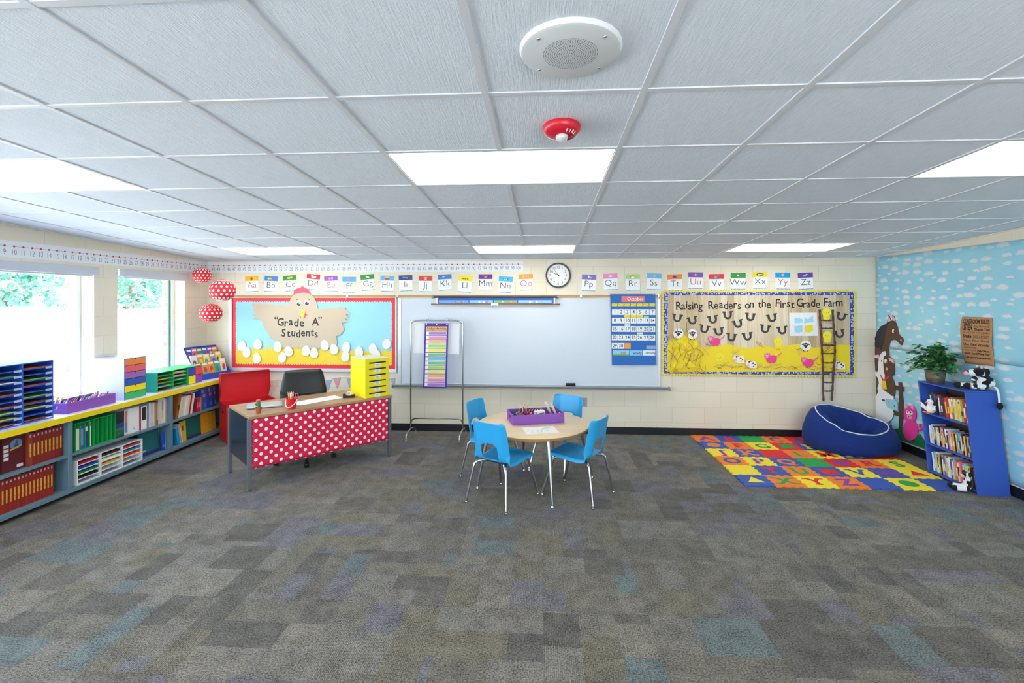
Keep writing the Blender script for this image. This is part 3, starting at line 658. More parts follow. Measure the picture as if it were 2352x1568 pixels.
# ---- half-rolled blue chart hanging from the rail
x0, z1 = -1.519,1.878
x1, _z = 0.186,1.877
t = thing('rolled_chart', 'blue pocket chart rolled up with wooden bars over the whiteboard', 'chart', ((x0 + x1) / 2, YB - .05, 1.80))
MB().tube([(x0, YB - .05, 1.872), (x1, YB - .05, 1.872)], .015, 10).build('top_rod', mat('454a52', .5), t)
for x in (x0 - .012, x1 + .012): MB().lathe([(0, -.012), (.02, -.012), (.02, .012), (0, .012)], 12, M=Matrix.Translation((x, YB - .05, 1.872)) @ Matrix.Rotation(PI / 2, 4, 'Y')).build('rod_end', mat('a8a49c', .4, .5), t)
MB().box(x0 + .055, x1 - .045, YB - .058, YB - .040, 1.778, 1.858).build('blue_panel', mat('1c4fae', .35), t)
for a, b in ((x0 + .035, x0 + .055), (x1 - .045, x1 - .025)): MB().box(a, b, YB - .06, YB - .038, 1.775, 1.86).build('white_edge', M_PAPER, t)
xs4 = [x0 + .075, x0 + .50, x0 + .84, x0 + 1.175, x1 - .06]
for k in range(4):
    m = MB(); a, b = xs4[k], xs4[k + 1] - .012
    m.box(a, b, YB - .0605, YB - .0582, 1.790, 1.828, 0)
    r2 = random.Random(k)
    for q in range(5):
        c = a + (b - a) * r2.uniform(.35, .9); m.prism(circ(c, 1.806, r2.uniform(.008, .016), 10), BK, .0607 + .0002 * q, .0612 + .0002 * q, 1 + q % 2)
    m.build('weather_picture', [mat(['6ab0e8', '8cc8ee', '7cb868', '90ccf0'][k], .4), mat(['c8b028', 'e8f0f4', 'f08828', 'c89858'][k], .4), mat(['3878c8', 'd87878', 'e8f0f0', 'f4f8fa'][k], .4)], t)
MB().tube([(x0 - .035, YB - .052, 1.772), (x1 + .04, YB - .052, 1.772)], .0115, 10).build('bottom_bar', mat('a0703e', .5, grain=.15, gscale=30), t, smooth=0)
xm = (x0 + x1) / 2
MB().box(xm - .05, xm + .05, YB - .068, YB - .0638, 1.756, 1.786).build('paper_tag', M_PAPER, t)
MB().tube(curve([(xm - .02, YB - .053, 1.762), (xm - .02, YB - .06, 1.738), (xm - .034, YB - .06, 1.732), (xm - .03, YB - .06, 1.75)], 4, False), .002, 5).build('pull_ring', M_STEEL, t)

# ---- calendar pocket chart
P = [(0.908,1.911),(1.511,1.911),(1.525,0.951),(0.933,0.945)]
t = thing('calendar_chart', 'blue calendar pocket chart with white number cards on the whiteboard', 'calendar', BK(1.2, .95, .03))
MB().prism(P, BK, .030, .0345).build('fabric', mat('1768bc', .5, grain=.08, gscale=25), t)
def cell(x0, x1, y0, y1): return [(kx(x0, y0), kz(y0)), (kx(x1, y0), kz(y0)), (kx(x1, y1), kz(y1)), (kx(x0, y1), kz(y1))]
PA, PB = P[0], P[2]
def kz(y): return PA[1] + (PB[1] - PA[1]) * (y - 125) / 1340
def kx(x, y):
    xx = x + (y - 125) / 1340 * -6
    return PA[0] + (PB[0] - PA[0]) * (xx - 90) / 864
m = MB().prism(cell(300, 735, 165, 272), BK, .0348, .0354); m.build('month_card', mat('ee5a5e', .3), t)
MB().text('October', .062, BK, kx(560, 240), kz(245), .0358, bold=.01).build('month_lettering', mat('fdf4f4', .4), t, solid=False)
m = MB(); mt = MB()
for k, dname in enumerate('Sunday Monday Tuesday Wednesday Thursday Friday Saturday'.split()):
    m.prism(cell(122 + k * 117, 226 + k * 117, 302, 355), BK, .0348, .0354); mt.text(dname, .024, BK, kx(174 + k * 117, 340), kz(338), .0358, fit=.075 if len(dname) > 6 else None)
m.build('weekday_card_print', mat('f8e018', .4), t); mt.build('weekday_lettering', mat('6a5c20', .5), t, solid=False)
for k in range(30):
    c, rw = k % 7, k // 7; y0 = 413 + rw * 160
    MB().prism(cell(124 + c * 117, 233 + c * 117, y0, y0 + 107), BK, .0348, .0356).text(str(k + 1), .064, BK, kx(180 + c * 117, y0 + 80), kz(y0 + 80), .036, bold=.012, wide=.92, mi=1).build('day_card', [mat('f7f7f7', .4), mat('34383c', .5)], t)
for (a, b, c, d, hx) in ((358, 468, 520, 570, 'f4de18'), (476, 585, 520, 570, 'f4de18'), (594, 700, 520, 570, 'f4de18'), (718, 815, 540, 572, '9fd8c8'), (362, 470, 692, 733, 'cfe0ea'), (596, 704, 850, 886, 'e8e6ea'), (362, 478, 1053, 1160, 'f0a028'), (770, 942, 1095, 1163, '8ea8d4'), (140, 450, 1190, 1285, '8fd0ee'), (462, 695, 1190, 1285, '86ccf2'), (710, 938, 1187, 1285, 'e8f4fb')):
    MB().prism(cell(a, b, c, d), BK, .0348, .0355).build('event_card', mat(hx, .4), t)
m = MB(); m.prism(cell(140, 450, 1255, 1285), BK, .0356, .036); m.build('grass_print', mat('78c048', .5), t)
MB().text('windy', .05, BK, kx(600, 1262), kz(1262), .0358, bold=.012).text('cloudy', .05, BK, kx(850, 1258), kz(1258), .0358, bold=.012).build('weather_lettering', mat('3a4660', .5), t, solid=False)
MB().text('Fall', .05, BK, kx(340, 1262), kz(1262), .0362, bold=.01).build('season_lettering', mat('d04858', .5), t, solid=False)
for x in (130, 515, 890): MB().tube([BK(kx(x, 145), kz(145) + .012 * math.cos(a), .037 + .012 * math.sin(a)) for a in [2 * PI * q / 12 for q in range(12)]], .0018, 5, closed=True).build('ring', M_STEEL, t)

# ---- wall clock at 9:54
x, z = 0.204,2.170
t = thing('wall_clock', 'round white wall clock with black rim above the whiteboard', 'clock', (x, YB, z - .172))
Mc = Matrix.Translation((x, YB, z)) @ Matrix.Rotation(PI / 2, 4, 'X')
MB().lathe([(.150, .0), (.172, .0), (.172, .030), (.166, .038), (.157, .038), (.152, .026), (.150, .0)], 56, M=Mc, caps=False).build('rim', mat('14181c', .3), t, smooth=40)
MB().lathe([(0, .012), (.152, .012), (.152, .004), (0, .004)], 48, M=Mc).build('dial', mat('f6f7f8', .4), t)
m = MB()
for k in range(1, 13):
    a = PI / 2 - k * PI / 6; m.text(str(k), .052, BK, x + .112 * math.cos(a), z + .112 * math.sin(a) - .018, .0135, bold=-.004)
for k in range(60):
    a = k * PI / 30; ca, sa = math.cos(a), math.sin(a); l = .010 if k % 5 else .0
    if l: m.add([BK(x + q * ca - s * .0009 * sa, z + q * sa + s * .0009 * ca, .0135) for q, s in ((.146, 1), (.137, 1), (.137, -1), (.146, -1))], [(0, 1, 2, 3)])
m.build('dial_numerals', M_INK, t, solid=False)
def hand(nm, deg, l, w, d, mm, tail=.02):
    a = R(90 - deg); ca, sa = math.cos(a), math.sin(a)
    MB().prism([(x + q * ca - s * sa, z + q * sa + s * ca) for q, s in ((-tail, w), (l, w * .5), (l, -w * .5), (-tail, -w))], BK, d, d + .001).build(nm, mm, t)
hand('hour_hand', 297, .085, .0045, .016, M_INK); hand('minute_hand', 324, .122, .0032, .018, M_INK); hand('second_hand', 108, .05, .0012, .020, mat('c02830', .4), .03)
MB().prism(circ(x, z, .006, 12), BK, .014, .022).build('hub', M_INK, t)

# ---- wall socket
x, z = 0.560,0.432
t = thing('wall_socket', 'grey metal outlet plate low on the back wall behind the chairs', 'outlet', (x, YB, z - .06))
MB().box(x - .037, x + .037, YB - .007, YB - .0005, z - .062, z + .062).build('plate', mat('a9acb2', .4, .4), t, bevel=.003)
for s in (-.024, .024): MB().prism(circ(x, z + s, .017, 16, .014), BK, .0072, .0095).build('receptacle', mat('8e9096', .5), t)

# ---- farm bulletin board
FX0, FZ1 = 1.677,1.897
FX1, FZ0 = 4.047,0.883
t = thing('bulletin_board', 'farm bulletin board with wood-plank paper and blue and yellow border', 'bulletin board', ((FX0 + FX1) / 2, YB, FZ0 - .07))
OX0, OX1, OZ0, OZ1 = FX0 - .055, FX1 + .055, FZ0 - .055, FZ1 + .045
MB().box(OX0 + .004, OX1 - .004, YB - .012, YB - .0005, OZ0 + .004, OZ1 - .004).build('cork_panel', mat('c8a878', .8), t)
def planks():
    w = NT('printed_wood_planks'); p, x, y, z = w.pos()
    i = w.math('FLOOR', w.math('DIVIDE', x, .088)); fx = w.math('FRACT', w.math('DIVIDE', x, .088))
    n = w.noise(w.vec(w.math('MULTIPLY', x, 26), y, w.math('MULTIPLY', z, 1.6)), 2.2, 5, .6)
    rv = w.white(w.vec(i, 3.0, 1.0))
    c = w.ramp(w.math('ADD', w.math('MULTIPLY', n, .6), w.math('MULTIPLY', rv, .4)), [(.25, 'b89c76'), (.5, 'd6c2a0'), (.75, 'eaddc6')], False)
    e = w.rng(w.math('MINIMUM', fx, w.math('SUBTRACT', 1.0, fx)), 0, .025, .72, 1.0)
    return w.done(w.mix(1.0, c, w.vec(e, e, e), 'MULTIPLY'), .6)
MB().box(FX0, FX1, YB - .0135, YB - .0122, FZ0, FZ1).build('plank_paper', planks(), t)
# border strip: blue daisy print over yellow scallops
def border_print():
    w = NT('blue_daisy_print'); p, x, y, z = w.pos()
    v = w.n('TexVoronoi'); v.inputs['Scale'].default_value = 34; v.inputs['Randomness'].default_value = .55
    w.put(v.inputs['Vector'], w.vec(x, 0.0, z))
    d = v.outputs['Distance']
    ringm = w.math('MULTIPLY', w.rng(d, .16, .22, 0, 1), w.rng(d, .42, .50, 1, 0))
    return w.done(w.mix(ringm, rgb('3a48a8'), rgb('c8d0ee')), .5)
bwd = .050
def frame_strip(m, x0, x1, z0, z1, w, d0, d1, mi=0):
    for a, b, c, e in ((x0, x1, z0, z0 + w), (x0, x1, z1 - w, z1), (x0, x0 + w, z0 + w, z1 - w), (x1 - w, x1, z0 + w, z1 - w)):
        m.box(a, b, YB - d1, YB - d0, c, e, mi)
def scallop(x0, x1, z0, z1, amp, step):
    o = []
    for p, q, nx, nz in (((x0, z0), (x1, z0), 0, -1), ((x1, z0), (x1, z1), 1, 0), ((x1, z1), (x0, z1), 0, 1), ((x0, z1), (x0, z0), -1, 0)):
        L = math.hypot(q[0] - p[0], q[1] - p[1]); n = max(1, round(L / step))
        for k in range(n * 6):
            s = k / (n * 6); a = abs(math.sin(PI * s * n)) * amp
            o.append((p[0] + (q[0] - p[0]) * s + nx * a, p[1] + (q[1] - p[1]) * s + nz * a))
    return o
def ring2(outer, inner_rect, d, m):
    """band from a wavy outline in to a rectangle"""
    x0, x1, z0, z1 = inner_rect; n = len(outer); vs = [BK(x, z, d) for x, z in outer]
    for x, z in outer: vs.append(BK(min(max(x, x0), x1), min(max(z, z0), z1), d))
    m.add(vs, [(i, (i + 1) % n, n + (i + 1) % n, n + i) for i in range(n)])
    return m
ring2(scallop(OX0, OX1, OZ0, OZ1, .024, .040), (OX0 + .03, OX1 - .03, OZ0 + .03, OZ1 - .03), .0142, MB()).build('yellow_scallop_edging', mat('f6e028', .5), t, solid=False)
ring2(scallop(OX0 + .012, OX1 - .012, OZ0 + .012, OZ1 - .012, .008, .024), (FX0 + .004, FX1 - .004, FZ0 + .004, FZ1 - .004), .0150, MB()).build('blue_border', border_print(), t, solid=False)
# a deep rim behind the paper keeps the board off the wall
m = MB(); frame_strip(m, OX0 + .02, OX1 - .02, OZ0 + .02, OZ1 - .02, .012, .0005, .0118); m.build('backing_rim', mat('b8b0a0', .6), t)
PH = [(1.819,1.704),(3.789,1.740)]
txt = 'Raising Readers on the First Grade Farm'
W3 = [(1.793,1.704),(1.880,1.710),(1.959,1.710),(1.999,1.710),(2.066,1.710),(2.102,1.710),(2.219,1.710),(2.241,1.710),(2.294,1.717),(2.359,1.717),(2.430,1.717),(2.498,1.717),(2.558,1.720),(2.636,1.723),(2.678,1.723),(2.745,1.720),(2.812,1.724),(2.865,1.724),(2.895,1.727),(2.954,1.727),(3.014,1.727),(3.051,1.727),(3.125,1.728),(3.192,1.729),(3.229,1.732),(3.291,1.733),(3.348,1.733),(3.377,1.736),(3.414,1.736),(3.495,1.736),(3.542,1.737),(3.610,1.737),(3.664,1.740),(3.701,1.740),(3.738,1.740),(3.811,1.740),(3.862,1.743),(3.928,1.743)]
words3 = [('Raising', 655, 890, 570), ('Readers', 938, 1232, 565), ('on', 1265, 1338, 560), ('the', 1375, 1488, 556), ('First', 1520, 1690, 556), ('Grade', 1712, 1910, 552), ('Farm', 1935, 2103, 546)]
def k3(x, y):
    return (0.785,2.597) if False else (AX + (x - 578) / (2165 - 578) * (BX - AX), AZ + (y - 460) / (1110 - 460) * (BZ - AZ))
(AX, AZ), (BX, BZ) = [(1.676,1.875),(4.045,0.886)]
for s, a, b, y in words3:
    n = len(s); m = MB()
    wd = [{'i': .45, 'r': .72, 't': .7, 'm': 1.45, 'R': 1.15, 'G': 1.2, 'F': 1.0}.get(c, 1.0) for c in s]; tot = sum(wd); acc = 0
    for q, c in enumerate(s):
        cx, cz = k3(a + (b - a) * (acc + wd[q] / 2) / tot, y + (6 * math.sin(q * 2.1 + n)))
        acc += wd[q]
        m.text(c, .155 if c.isupper() else .146, BK, cx, cz, .0152, bold=.010, wide=.9, rot=R(3 * math.sin(q * 1.7 + n)))
    m.build('heading_lettering', mat('202024', .6), t, solid=False)

# yellow paper hills, hay heap and straws, part of the board's display
hill = [(1.671,0.860),(1.671,1.034),(1.953,1.145),(2.120,1.193),(2.317,1.206),(2.468,1.238),(2.618,1.204),(2.753,1.178),(2.917,1.228),(3.066,1.191),(3.214,1.223),(3.362,1.246),(3.510,1.232),(3.584,1.194),(3.745,1.218),(3.892,1.242),(4.048,1.235),(4.048,0.883)]
MB().prism(hill, BK, .0155, .0162).build('yellow_paper_hills', mat('f8dc28', .6, grain=.05, gscale=9), t)
hay = [(1.679,0.879),(1.667,1.034),(1.670,1.182),(1.694,1.287),(1.748,1.315),(1.786,1.287),(1.862,1.346),(1.946,1.397),(1.999,1.347),(2.067,1.301),(2.108,1.224),(2.123,1.146),(2.114,1.022),(2.108,0.929),(2.090,0.864),(1.862,0.849),(1.710,0.856)]
r = random.Random(5)
cxh = sum(p[0] for p in hay) / len(hay); czh = sum(p[1] for p in hay) / len(hay)
hv = [BK(p[0], p[1], .0165) for p in hay]; n0 = len(hay); rings = []
m = MB(); L = [hv]
for k, (s, d) in enumerate(((.96, .030), (.75, .042), (.5, .034), (.25, .046))):
    L.append([BK(cxh + (p[0] - cxh) * s, czh + (p[1] - czh) * s, d + r.uniform(-.010, .010)) for p in hay])
vs = [v for l in L for v in l] + [BK(cxh, czh, .04)]
fs = [(k * n0 + i, k * n0 + (i + 1) % n0, (k + 1) * n0 + (i + 1) % n0, (k + 1) * n0 + i) for k in range(len(L) - 1) for i in range(n0)] + [((len(L) - 1) * n0 + i, (len(L) - 1) * n0 + (i + 1) % n0, len(vs) - 1) for i in range(n0)]
haystack = thing('paper_haystack', 'crumpled yellow paper haystack covered in straws at the corner of the farm board', 'haystack', BK(cxh, .84, .0165))
m.add(vs, fs); m.build('crumpled_paper', mat('f6d820', .6, bump=.3, gscale=14), haystack)
m = MB()
def straw(m, x, z, ang, l, d, mi):
    c, s = math.cos(ang), math.sin(ang); w = .0028; bow = r.uniform(-.02, .02)
    p = [(x - c * l / 2, z - s * l / 2), (x + bow * s, z - bow * c), (x + c * l / 2, z + s * l / 2)]
    vs = []
    for a, b in p: vs += [BK(a - s * w, b + c * w, d), BK(a + s * w, b - c * w, d + .002)]
    m.add(vs, [(0, 1, 3, 2), (2, 3, 5, 4)], mi)
for k in range(46):
    x, z = cxh + r.uniform(-.24, .28), czh + r.uniform(-.30, .34)
    straw(m, x, z, r.choice((1.0, 2.1, 1.3, 1.9, .5)) + r.uniform(-.35, .35), r.uniform(.08, .22), .048 + r.uniform(0, .012), r.choice((0, 0, 1, 2)))
m.build('straw_strands', [mat('c8a468', .7), mat('8a6a40', .7), mat('e2c884', .7)], haystack, solid=False)
SM = [mat('c8a468', .7), mat('8a6a40', .7), mat('e2c884', .7)]
m = MB()
for k in range(70):
    x = AX + .66 + (BX - AX - .74) * (k + r.random()) / 70; straw(m, x, BZ + .035 + min(.07, abs(r.gauss(0, .03))), r.uniform(-.6, .6), r.uniform(.06, .13), .0166 + r.uniform(0, .004), r.choice((0, 1, 2)))
m.build('straw_strands', SM, t, solid=False)
for x, y in ((930, 890), (1180, 940), (1380, 880), (1735, 935), (1990, 880), (1960, 920)):
    p = k3(x, y); m = MB()
    for q in range(5): straw(m, p[0] + r.uniform(-.02, .02), p[1] + r.uniform(-.02, .02), r.uniform(-.9, 1.4), r.uniform(.07, .13), .0166 + .0008 * q, r.choice((0, 1, 2)))
    m.build('straw_strands', SM, t, solid=False)

# ---- things pinned on the farm board
SHOES = [(665, 643, -8), (800, 665, 12), (980, 655, 9), (905, 740, -11), (1032, 762, 9), (1110, 617, 3), (1200, 693, 14), (1308, 632, -5), (1143, 812, -6), (1283, 803, 8), (1437, 737, -8), (1497, 640, 12), (1585, 748, 9), (2090, 627, -14), (2077, 777, 15)]
SLAB = ['black paper horseshoe under the word Raising, farthest to the left', 'black paper horseshoe second from the left in the upper row, below the g of Raising', 'black paper horseshoe under the start of the word Readers', 'black paper horseshoe above the flying end of the pig on the left', 'black paper horseshoe in the lower row right of the left pig', 'black paper horseshoe highest of all, under the middle of Readers', 'black paper horseshoe in the middle, between upper and lower rows', 'black paper horseshoe under the word on', 'black paper horseshoe lowest of all, left of a similar one', 'black paper horseshoe low down, right of the lowest one', 'black paper horseshoe above the chick that sits on the hill', 'black paper horseshoe under the word First', 'black paper horseshoe just left of the white notice, lower', 'black paper horseshoe right of the ladder, upper one', 'black paper horseshoe right of the ladder, lower one']
M_SHOE = mat('3a3a3e', .6)
def ushape(R0, w, leg):
    o = [(-R0 - .004, leg)] + [(R0 * math.cos(a), R0 * math.sin(a)) for a in [PI + PI * k / 16 for k in range(17)]] + [(R0 + .004, leg)]
    i = [((R0 - w) * math.cos(a), (R0 - w) * math.sin(a)) for a in [2 * PI - PI * k / 16 for k in range(17)]]
    return o + [(R0 + .018, leg), (R0 + .018, leg + .017), (R0 - w - .002, leg + .017)] + i + [(-(R0 - w) + .002, leg + .017), (-R0 - .018, leg + .017), (-R0 - .018, leg)]
for (x, y, an), lab in zip(SHOES, SLAB):
    cx, cz = k3(x, y); d = .0158
    h = thing('paper_horseshoe', lab, 'horseshoe', BK(cx, cz - .06, d), 'paper horseshoes on the farm board')
    MB().prism(turned(ushape(.054, .027, .036), (cx, cz - .010), R(an)), BK, d, d + .0008).build('shoe', M_SHOE, h)
    m = MB()
    for a in (200, 235, 270, 305, 340): 
        p = turned([(.040 * math.cos(R(a)), .040 * math.sin(R(a)))], (cx, cz - .010), R(an))[0]; m.prism(circ(p[0], p[1], .0035, 8), BK, d + .0009, d + .0012)
    m.build('nail_hole_pattern', mat('8a8a8e', .6), h)
def fluffy(cx, cz, r0, n=12, amp=.14):
    return [(cx + r0 * (1 + amp * abs(math.sin(a * n / 2))) * math.cos(a), cz + r0 * (1 + amp * abs(math.sin(a * n / 2))) * math.sin(a)) for a in [2 * PI * k / 72 for k in range(72)]]
for (x, y), lab in zip(((668, 785), (793, 790), (1785, 887)), ('white paper sheep on top of the haystack, left one', 'white paper sheep on the haystack, right one', 'white paper sheep on the hill under the white notice')):
    cx, cz = k3(x, y); d = .050 if x < 1000 else .0180
    s = thing('paper_sheep', lab, 'paper sheep', BK(cx, cz - .07, d), 'paper farm animals')
    MB().prism(fluffy(cx, cz, .062), BK, d, d + .001).build('wool_body', mat('f6f5f2', .6), s)
    MB().prism(curve([(cx - .028, cz + .022), (cx + .0, cz + .036), (cx + .028, cz + .022), (cx + .024, cz - .006), (cx, cz - .034), (cx - .024, cz - .006)], 4), BK, d + .0012, d + .002).build('face', mat('26262a', .6), s)
    for q in (-1, 1):
        MB().prism(circ(cx + q * .037, cz + .018, .018, 12, .008, R(-q * 28)), BK, d + .0012, d + .002).build('ear', mat('26262a', .6), s)
        MB().prism(circ(cx + q * .010, cz + .014, .0085, 12), BK, d + .0022, d + .003).prism(circ(cx + q * .009, cz + .014, .004, 8), BK, d + .0031, d + .0036, 1).build('eye', [mat('fafafa', .5), mat('202020', .5)], s)
        MB().prism(rect(cx + q * .022 - .008, cx + q * .022 + .008, cz - .077, cz - .062), BK, d - .0008, d - .0002).build('foot', mat('26262a', .6), s)
for (x, y), lab in zip(((990, 850), (1483, 998), (1800, 1030)), ('pink paper pig on the hill beside the haystack', 'pink paper pig in the middle of the yellow paper', 'pink paper pig beside the foot of the ladder')):
    cx, cz = k3(x, y); d = .0245
    s = thing('paper_pig', lab, 'paper pig', BK(cx, cz - .07, d), 'paper farm animals')
    MB().prism(curve([(cx - .06, cz + .01), (cx - .01, cz + .034), (cx + .05, cz + .038), (cx + .076, cz), (cx + .060, cz - .052), (cx + .0, cz - .062), (cx - .05, cz - .045)], 5), BK, d, d + .001).build('body', mat('f04890', .6), s)
    MB().prism(circ(cx - .045, cz + .030, .040, 20, .036), BK, d + .0012, d + .002).build('head', mat('f25a9c', .6), s)
    for q in (-1, 1):
        MB().prism([(cx - .045 + q * .034, cz + .046), (cx - .045 + q * .038, cz + .076), (cx - .045 + q * .014, cz + .060)], BK, d + .0022, d + .003).build('ear', mat('f8a0c4', .6), s)
        MB().prism(circ(cx - .047 + q * .013, cz + .034, .010, 12), BK, d + .0022, d + .003).prism(circ(cx - .047 + q * .012, cz + .034, .0045, 8), BK, d + .0032, d + .0038, 1).build('eye', [mat('fafafa', .5), mat('202020', .5)], s)
        MB().prism(rect(cx + .012 + q * .024 - .007, cx + .012 + q * .024 + .007, cz - .068, cz - .05), BK, d - .0008, d - .0002).build('foot', mat('d83c80', .6), s)
    MB().prism(circ(cx - .050, cz + .014, .013, 14, .009), BK, d + .0022, d + .003).build('snout', mat('f8a8c8', .6), s)
    MB().tube([BK(cx + .066 + .010 * q, cz + .015 + .008 * q + .010 * math.sin(q * 2.2), d + .003 + .002 * math.cos(q * 2.2)) for q in range(8)], .0045, 6).build('curly_tail', mat('f25a9c', .6), s)
for (x, y), lab, d in zip(((1548, 870), (1035, 1010), (1950, 612), (1955, 812)), ('yellow paper chick on the hill under the horseshoes', 'yellow paper chick low on the yellow paper beside the haystack', 'yellow paper chick at the top of the ladder', 'yellow paper chick halfway up the ladder'), (.0200, .0180, .0565, .0565)):
    cx, cz = k3(x, y); cz += .0
    s = thing('paper_chick', lab, 'paper chick', BK(cx, cz - .09, d), 'paper farm animals')
    MB().prism(curve([(cx - .045, cz - .03), (cx - .03, cz - .004), (cx + .03, cz - .004), (cx + .045, cz - .03), (cx + .03, cz - .07), (cx - .03, cz - .07)], 5), BK, d, d + .001).build('body', mat('f8e030', .6), s)
    MB().prism(fluffy(cx, cz + .025, .055, 16, .05), BK, d + .0012, d + .002).build('head', mat('fae638', .6), s)
    for q in (-1, 1):
        MB().prism(circ(cx + q * .020, cz + .022, .0045, 8), BK, d + .0022, d + .0026).build('eye', mat('6a5a20', .5), s)
        MB().tube([BK(cx + q * .014, cz - .068, d + .001), BK(cx + q * .014, cz - .088, d + .001), BK(cx + q * .014 + .010, cz - .092, d + .001)], .0022, 5).build('foot', mat('c07828', .6), s)
    MB().prism([(cx - .008, cz + .016), (cx + .008, cz + .016), (cx, cz + .006)], BK, d + .0022, d + .0032).build('beak', mat('f08a28', .6), s)
for (x, y), lab in zip(((1207, 1007), (1315, 1052), (2075, 1055)), ('black and white paper cow left of another in the middle', 'black and white paper cow right of and below another', 'black and white paper cow right of the ladder foot')):
    cx, cz = k3(x, y); d = .0225 if x != 1315 else .0255
    s = thing('paper_cow', lab, 'paper cow', BK(cx, cz - .06, d), 'paper farm animals')
    MB().prism(curve([(cx - .05, cz + .01), (cx, cz + .036), (cx + .055, cz + .03), (cx + .066, cz - .01), (cx + .062, cz - .052), (cx - .01, cz - .052), (cx - .05, cz - .035)], 4), BK, d, d + .0008).build('body', mat('f6f2ee', .6), s)
    MB().prism(circ(cx - .040, cz + .010, .036, 18, .042), BK, d + .001, d + .0016).build('head', mat('faf6f2', .6), s)
    MB().prism(circ(cx - .046, cz - .016, .022, 14, .014), BK, d + .0018, d + .0024).build('muzzle', mat('f2b8c8', .6), s)
    m = MB()
    for a, b, c in ((.022, .012, .014), (.046, -.008, .011), (.026, -.030, .009)): m.prism(circ(cx + a, cz + b, c, 12, c * .8), BK, d + .001, d + .0014)
    m.prism(circ(cx - .030, cz + .030, .012, 10), BK, d + .0018, d + .0022); m.build('spot_pattern', mat('2c2828', .6), s)
    for q in (-1, 1):
        MB().prism(circ(cx - .042 + q * .038, cz + .038, .012, 10, .006, R(q * 25)), BK, d + .0018, d + .0024).build('ear', mat('3a3030', .6), s)
        MB().prism(circ(cx - .046 + q * .012, cz + .012, .0045, 8), BK, d + .0018, d + .0024).build('eye', mat('202020', .5), s)
# white notice with four cut-outs
P = [(3.269,1.660),(3.622,1.663),(3.634,1.355),(3.274,1.353)]
s = thing('paper_notice', 'white gridded paper notice with blue and yellow shapes on the farm board', 'notice', BK(P[3][0], P[3][1], .0165))
MB().prism(P, BK, .0165, .0172).build('sheet', mat('f2f4f6', .5), s)
m = MB()
for k in range(1, 8): m.prism(rect(P[3][0] + .004, P[1][0] - .002, P[3][1] + .0264 * k, P[3][1] + .0264 * k + .0012), BK, .0174, .0178)
for k in range(1, 4): m.prism(rect(P[3][0] + .062 * k, P[3][0] + .062 * k + .0012, P[3][1] + .004, P[1][1] - .004), BK, .0174, .0178)
m.build('ruled_grid_pattern', mat('b8bec8', .6), s)
for nm, hx, pts in (('blue_fish', 'a6def0', [(3.333,1.583),(3.362,1.599),(3.439,1.576),(3.444,1.530),(3.336,1.522)]), ('blue_bird', 'a6def0', [(3.458,1.522),(3.466,1.591),(3.510,1.576),(3.572,1.627),(3.578,1.538)]), ('blue_egg', 'a6d8ee', [(3.333,1.484),(3.433,1.495),(3.439,1.408),(3.362,1.392),(3.333,1.422)]), ('yellow_chick', 'f8e030', [(3.466,1.489),(3.572,1.498),(3.576,1.431),(3.525,1.397),(3.469,1.408)])):
    MB().prism(pts, BK, .018, .0188).build(nm, mat(hx, .6), s)
# ladder twisted out of brown paper, hanging past the board's lower edge
t = thing('paper_ladder', 'brown twisted-paper ladder hanging over the farm board', 'ladder', BK(3.74, .50, .03))
M_TWIST = mat('5a4034', .75, grain=.25, gscale=70, bump=.4)
railL = [(3.642,1.706),(3.647,1.569),(3.657,1.416),(3.669,1.233),(3.678,1.050),(3.684,0.882),(3.686,0.684),(3.692,0.493)]
railR = [(3.808,1.706),(3.816,1.569),(3.824,1.417),(3.836,1.234),(3.833,1.051),(3.818,0.883),(3.808,0.685),(3.795,0.502)]
def twist(pts, r0, d):
    pp = curve(pts, 5, False); rr = [r0 * (1 + .22 * math.sin(k * 1.9)) for k in range(len(pp))]
    return [BK(a + .0015 * math.sin(k * 2.7), b, d) for k, (a, b) in enumerate(pp)], rr
for q, rl in enumerate((railL, railR)):
    pp, rr = twist(rl, .0115, .044); MB().tube(pp, rr, 7).build('rail', M_TWIST, t)
for y in (662, 732, 878, 950, 1030, 1110, 1200, 1276):
    def at(rl, y, rows=(570, 660, 760, 880, 1000, 1110, 1240, 1365)):
        for (p, q), (a, b) in zip(zip(rl, rl[1:]), zip(rows, rows[1:])):
            if a <= y <= b: s = (y - a) / (b - a); return (p[0] + (q[0] - p[0]) * s, p[1] + (q[1] - p[1]) * s)
    a, b = at(railL, y), at(railR, y)
    pp, rr = twist([a, ((a[0] + b[0]) / 2, (a[1] + b[1]) / 2 - .004), b], .009, .044); MB().tube(pp, rr, 7).build('rung', M_TWIST, t)

# ---- bunting pinned along the wall behind the desk
tops = [(-4.022,0.670),(-3.908,0.674),(-3.888,0.672),(-3.779,0.682),(-3.235,0.682),(-3.115,0.689),(-3.106,0.692),(-2.995,0.699),(-2.973,0.725),(-2.861,0.735),(-2.783,0.733),(-2.682,0.728),(-2.415,0.719),(-2.297,0.715),(-2.267,0.715),(-2.150,0.722),(-2.141,0.731),(-2.073,0.740)]
t = thing('bunting', 'string of small pastel cloth pennants on the wall behind the desk', 'bunting', BK(-2.9, .62, .01))
cord = [BK(a, b + .004, .006) for a, b in tops]
MB().tube(cord, .0025, 6).build('cord', mat('e8e4dc', .8), t)
for k, hx in zip(range(0, 18, 2), ('a8a8cc', 'e8d0c8', 'f2ece4', 'a8b4d4', 'e0a0b4', 'b0b4d8', 'e8d8d0', 'a8b4d4', 'b0b4d8')):
    a, b = tops[k], tops[k + 1]; mx_ = (a[0] + b[0]) / 2
    MB().prism([a, b, (mx_ + .006, a[1] - .145), (mx_ - .004, a[1] - .145)], BK, .003, .0045).build('pennant', mat(hx, .85, grain=.08, gscale=80), t)

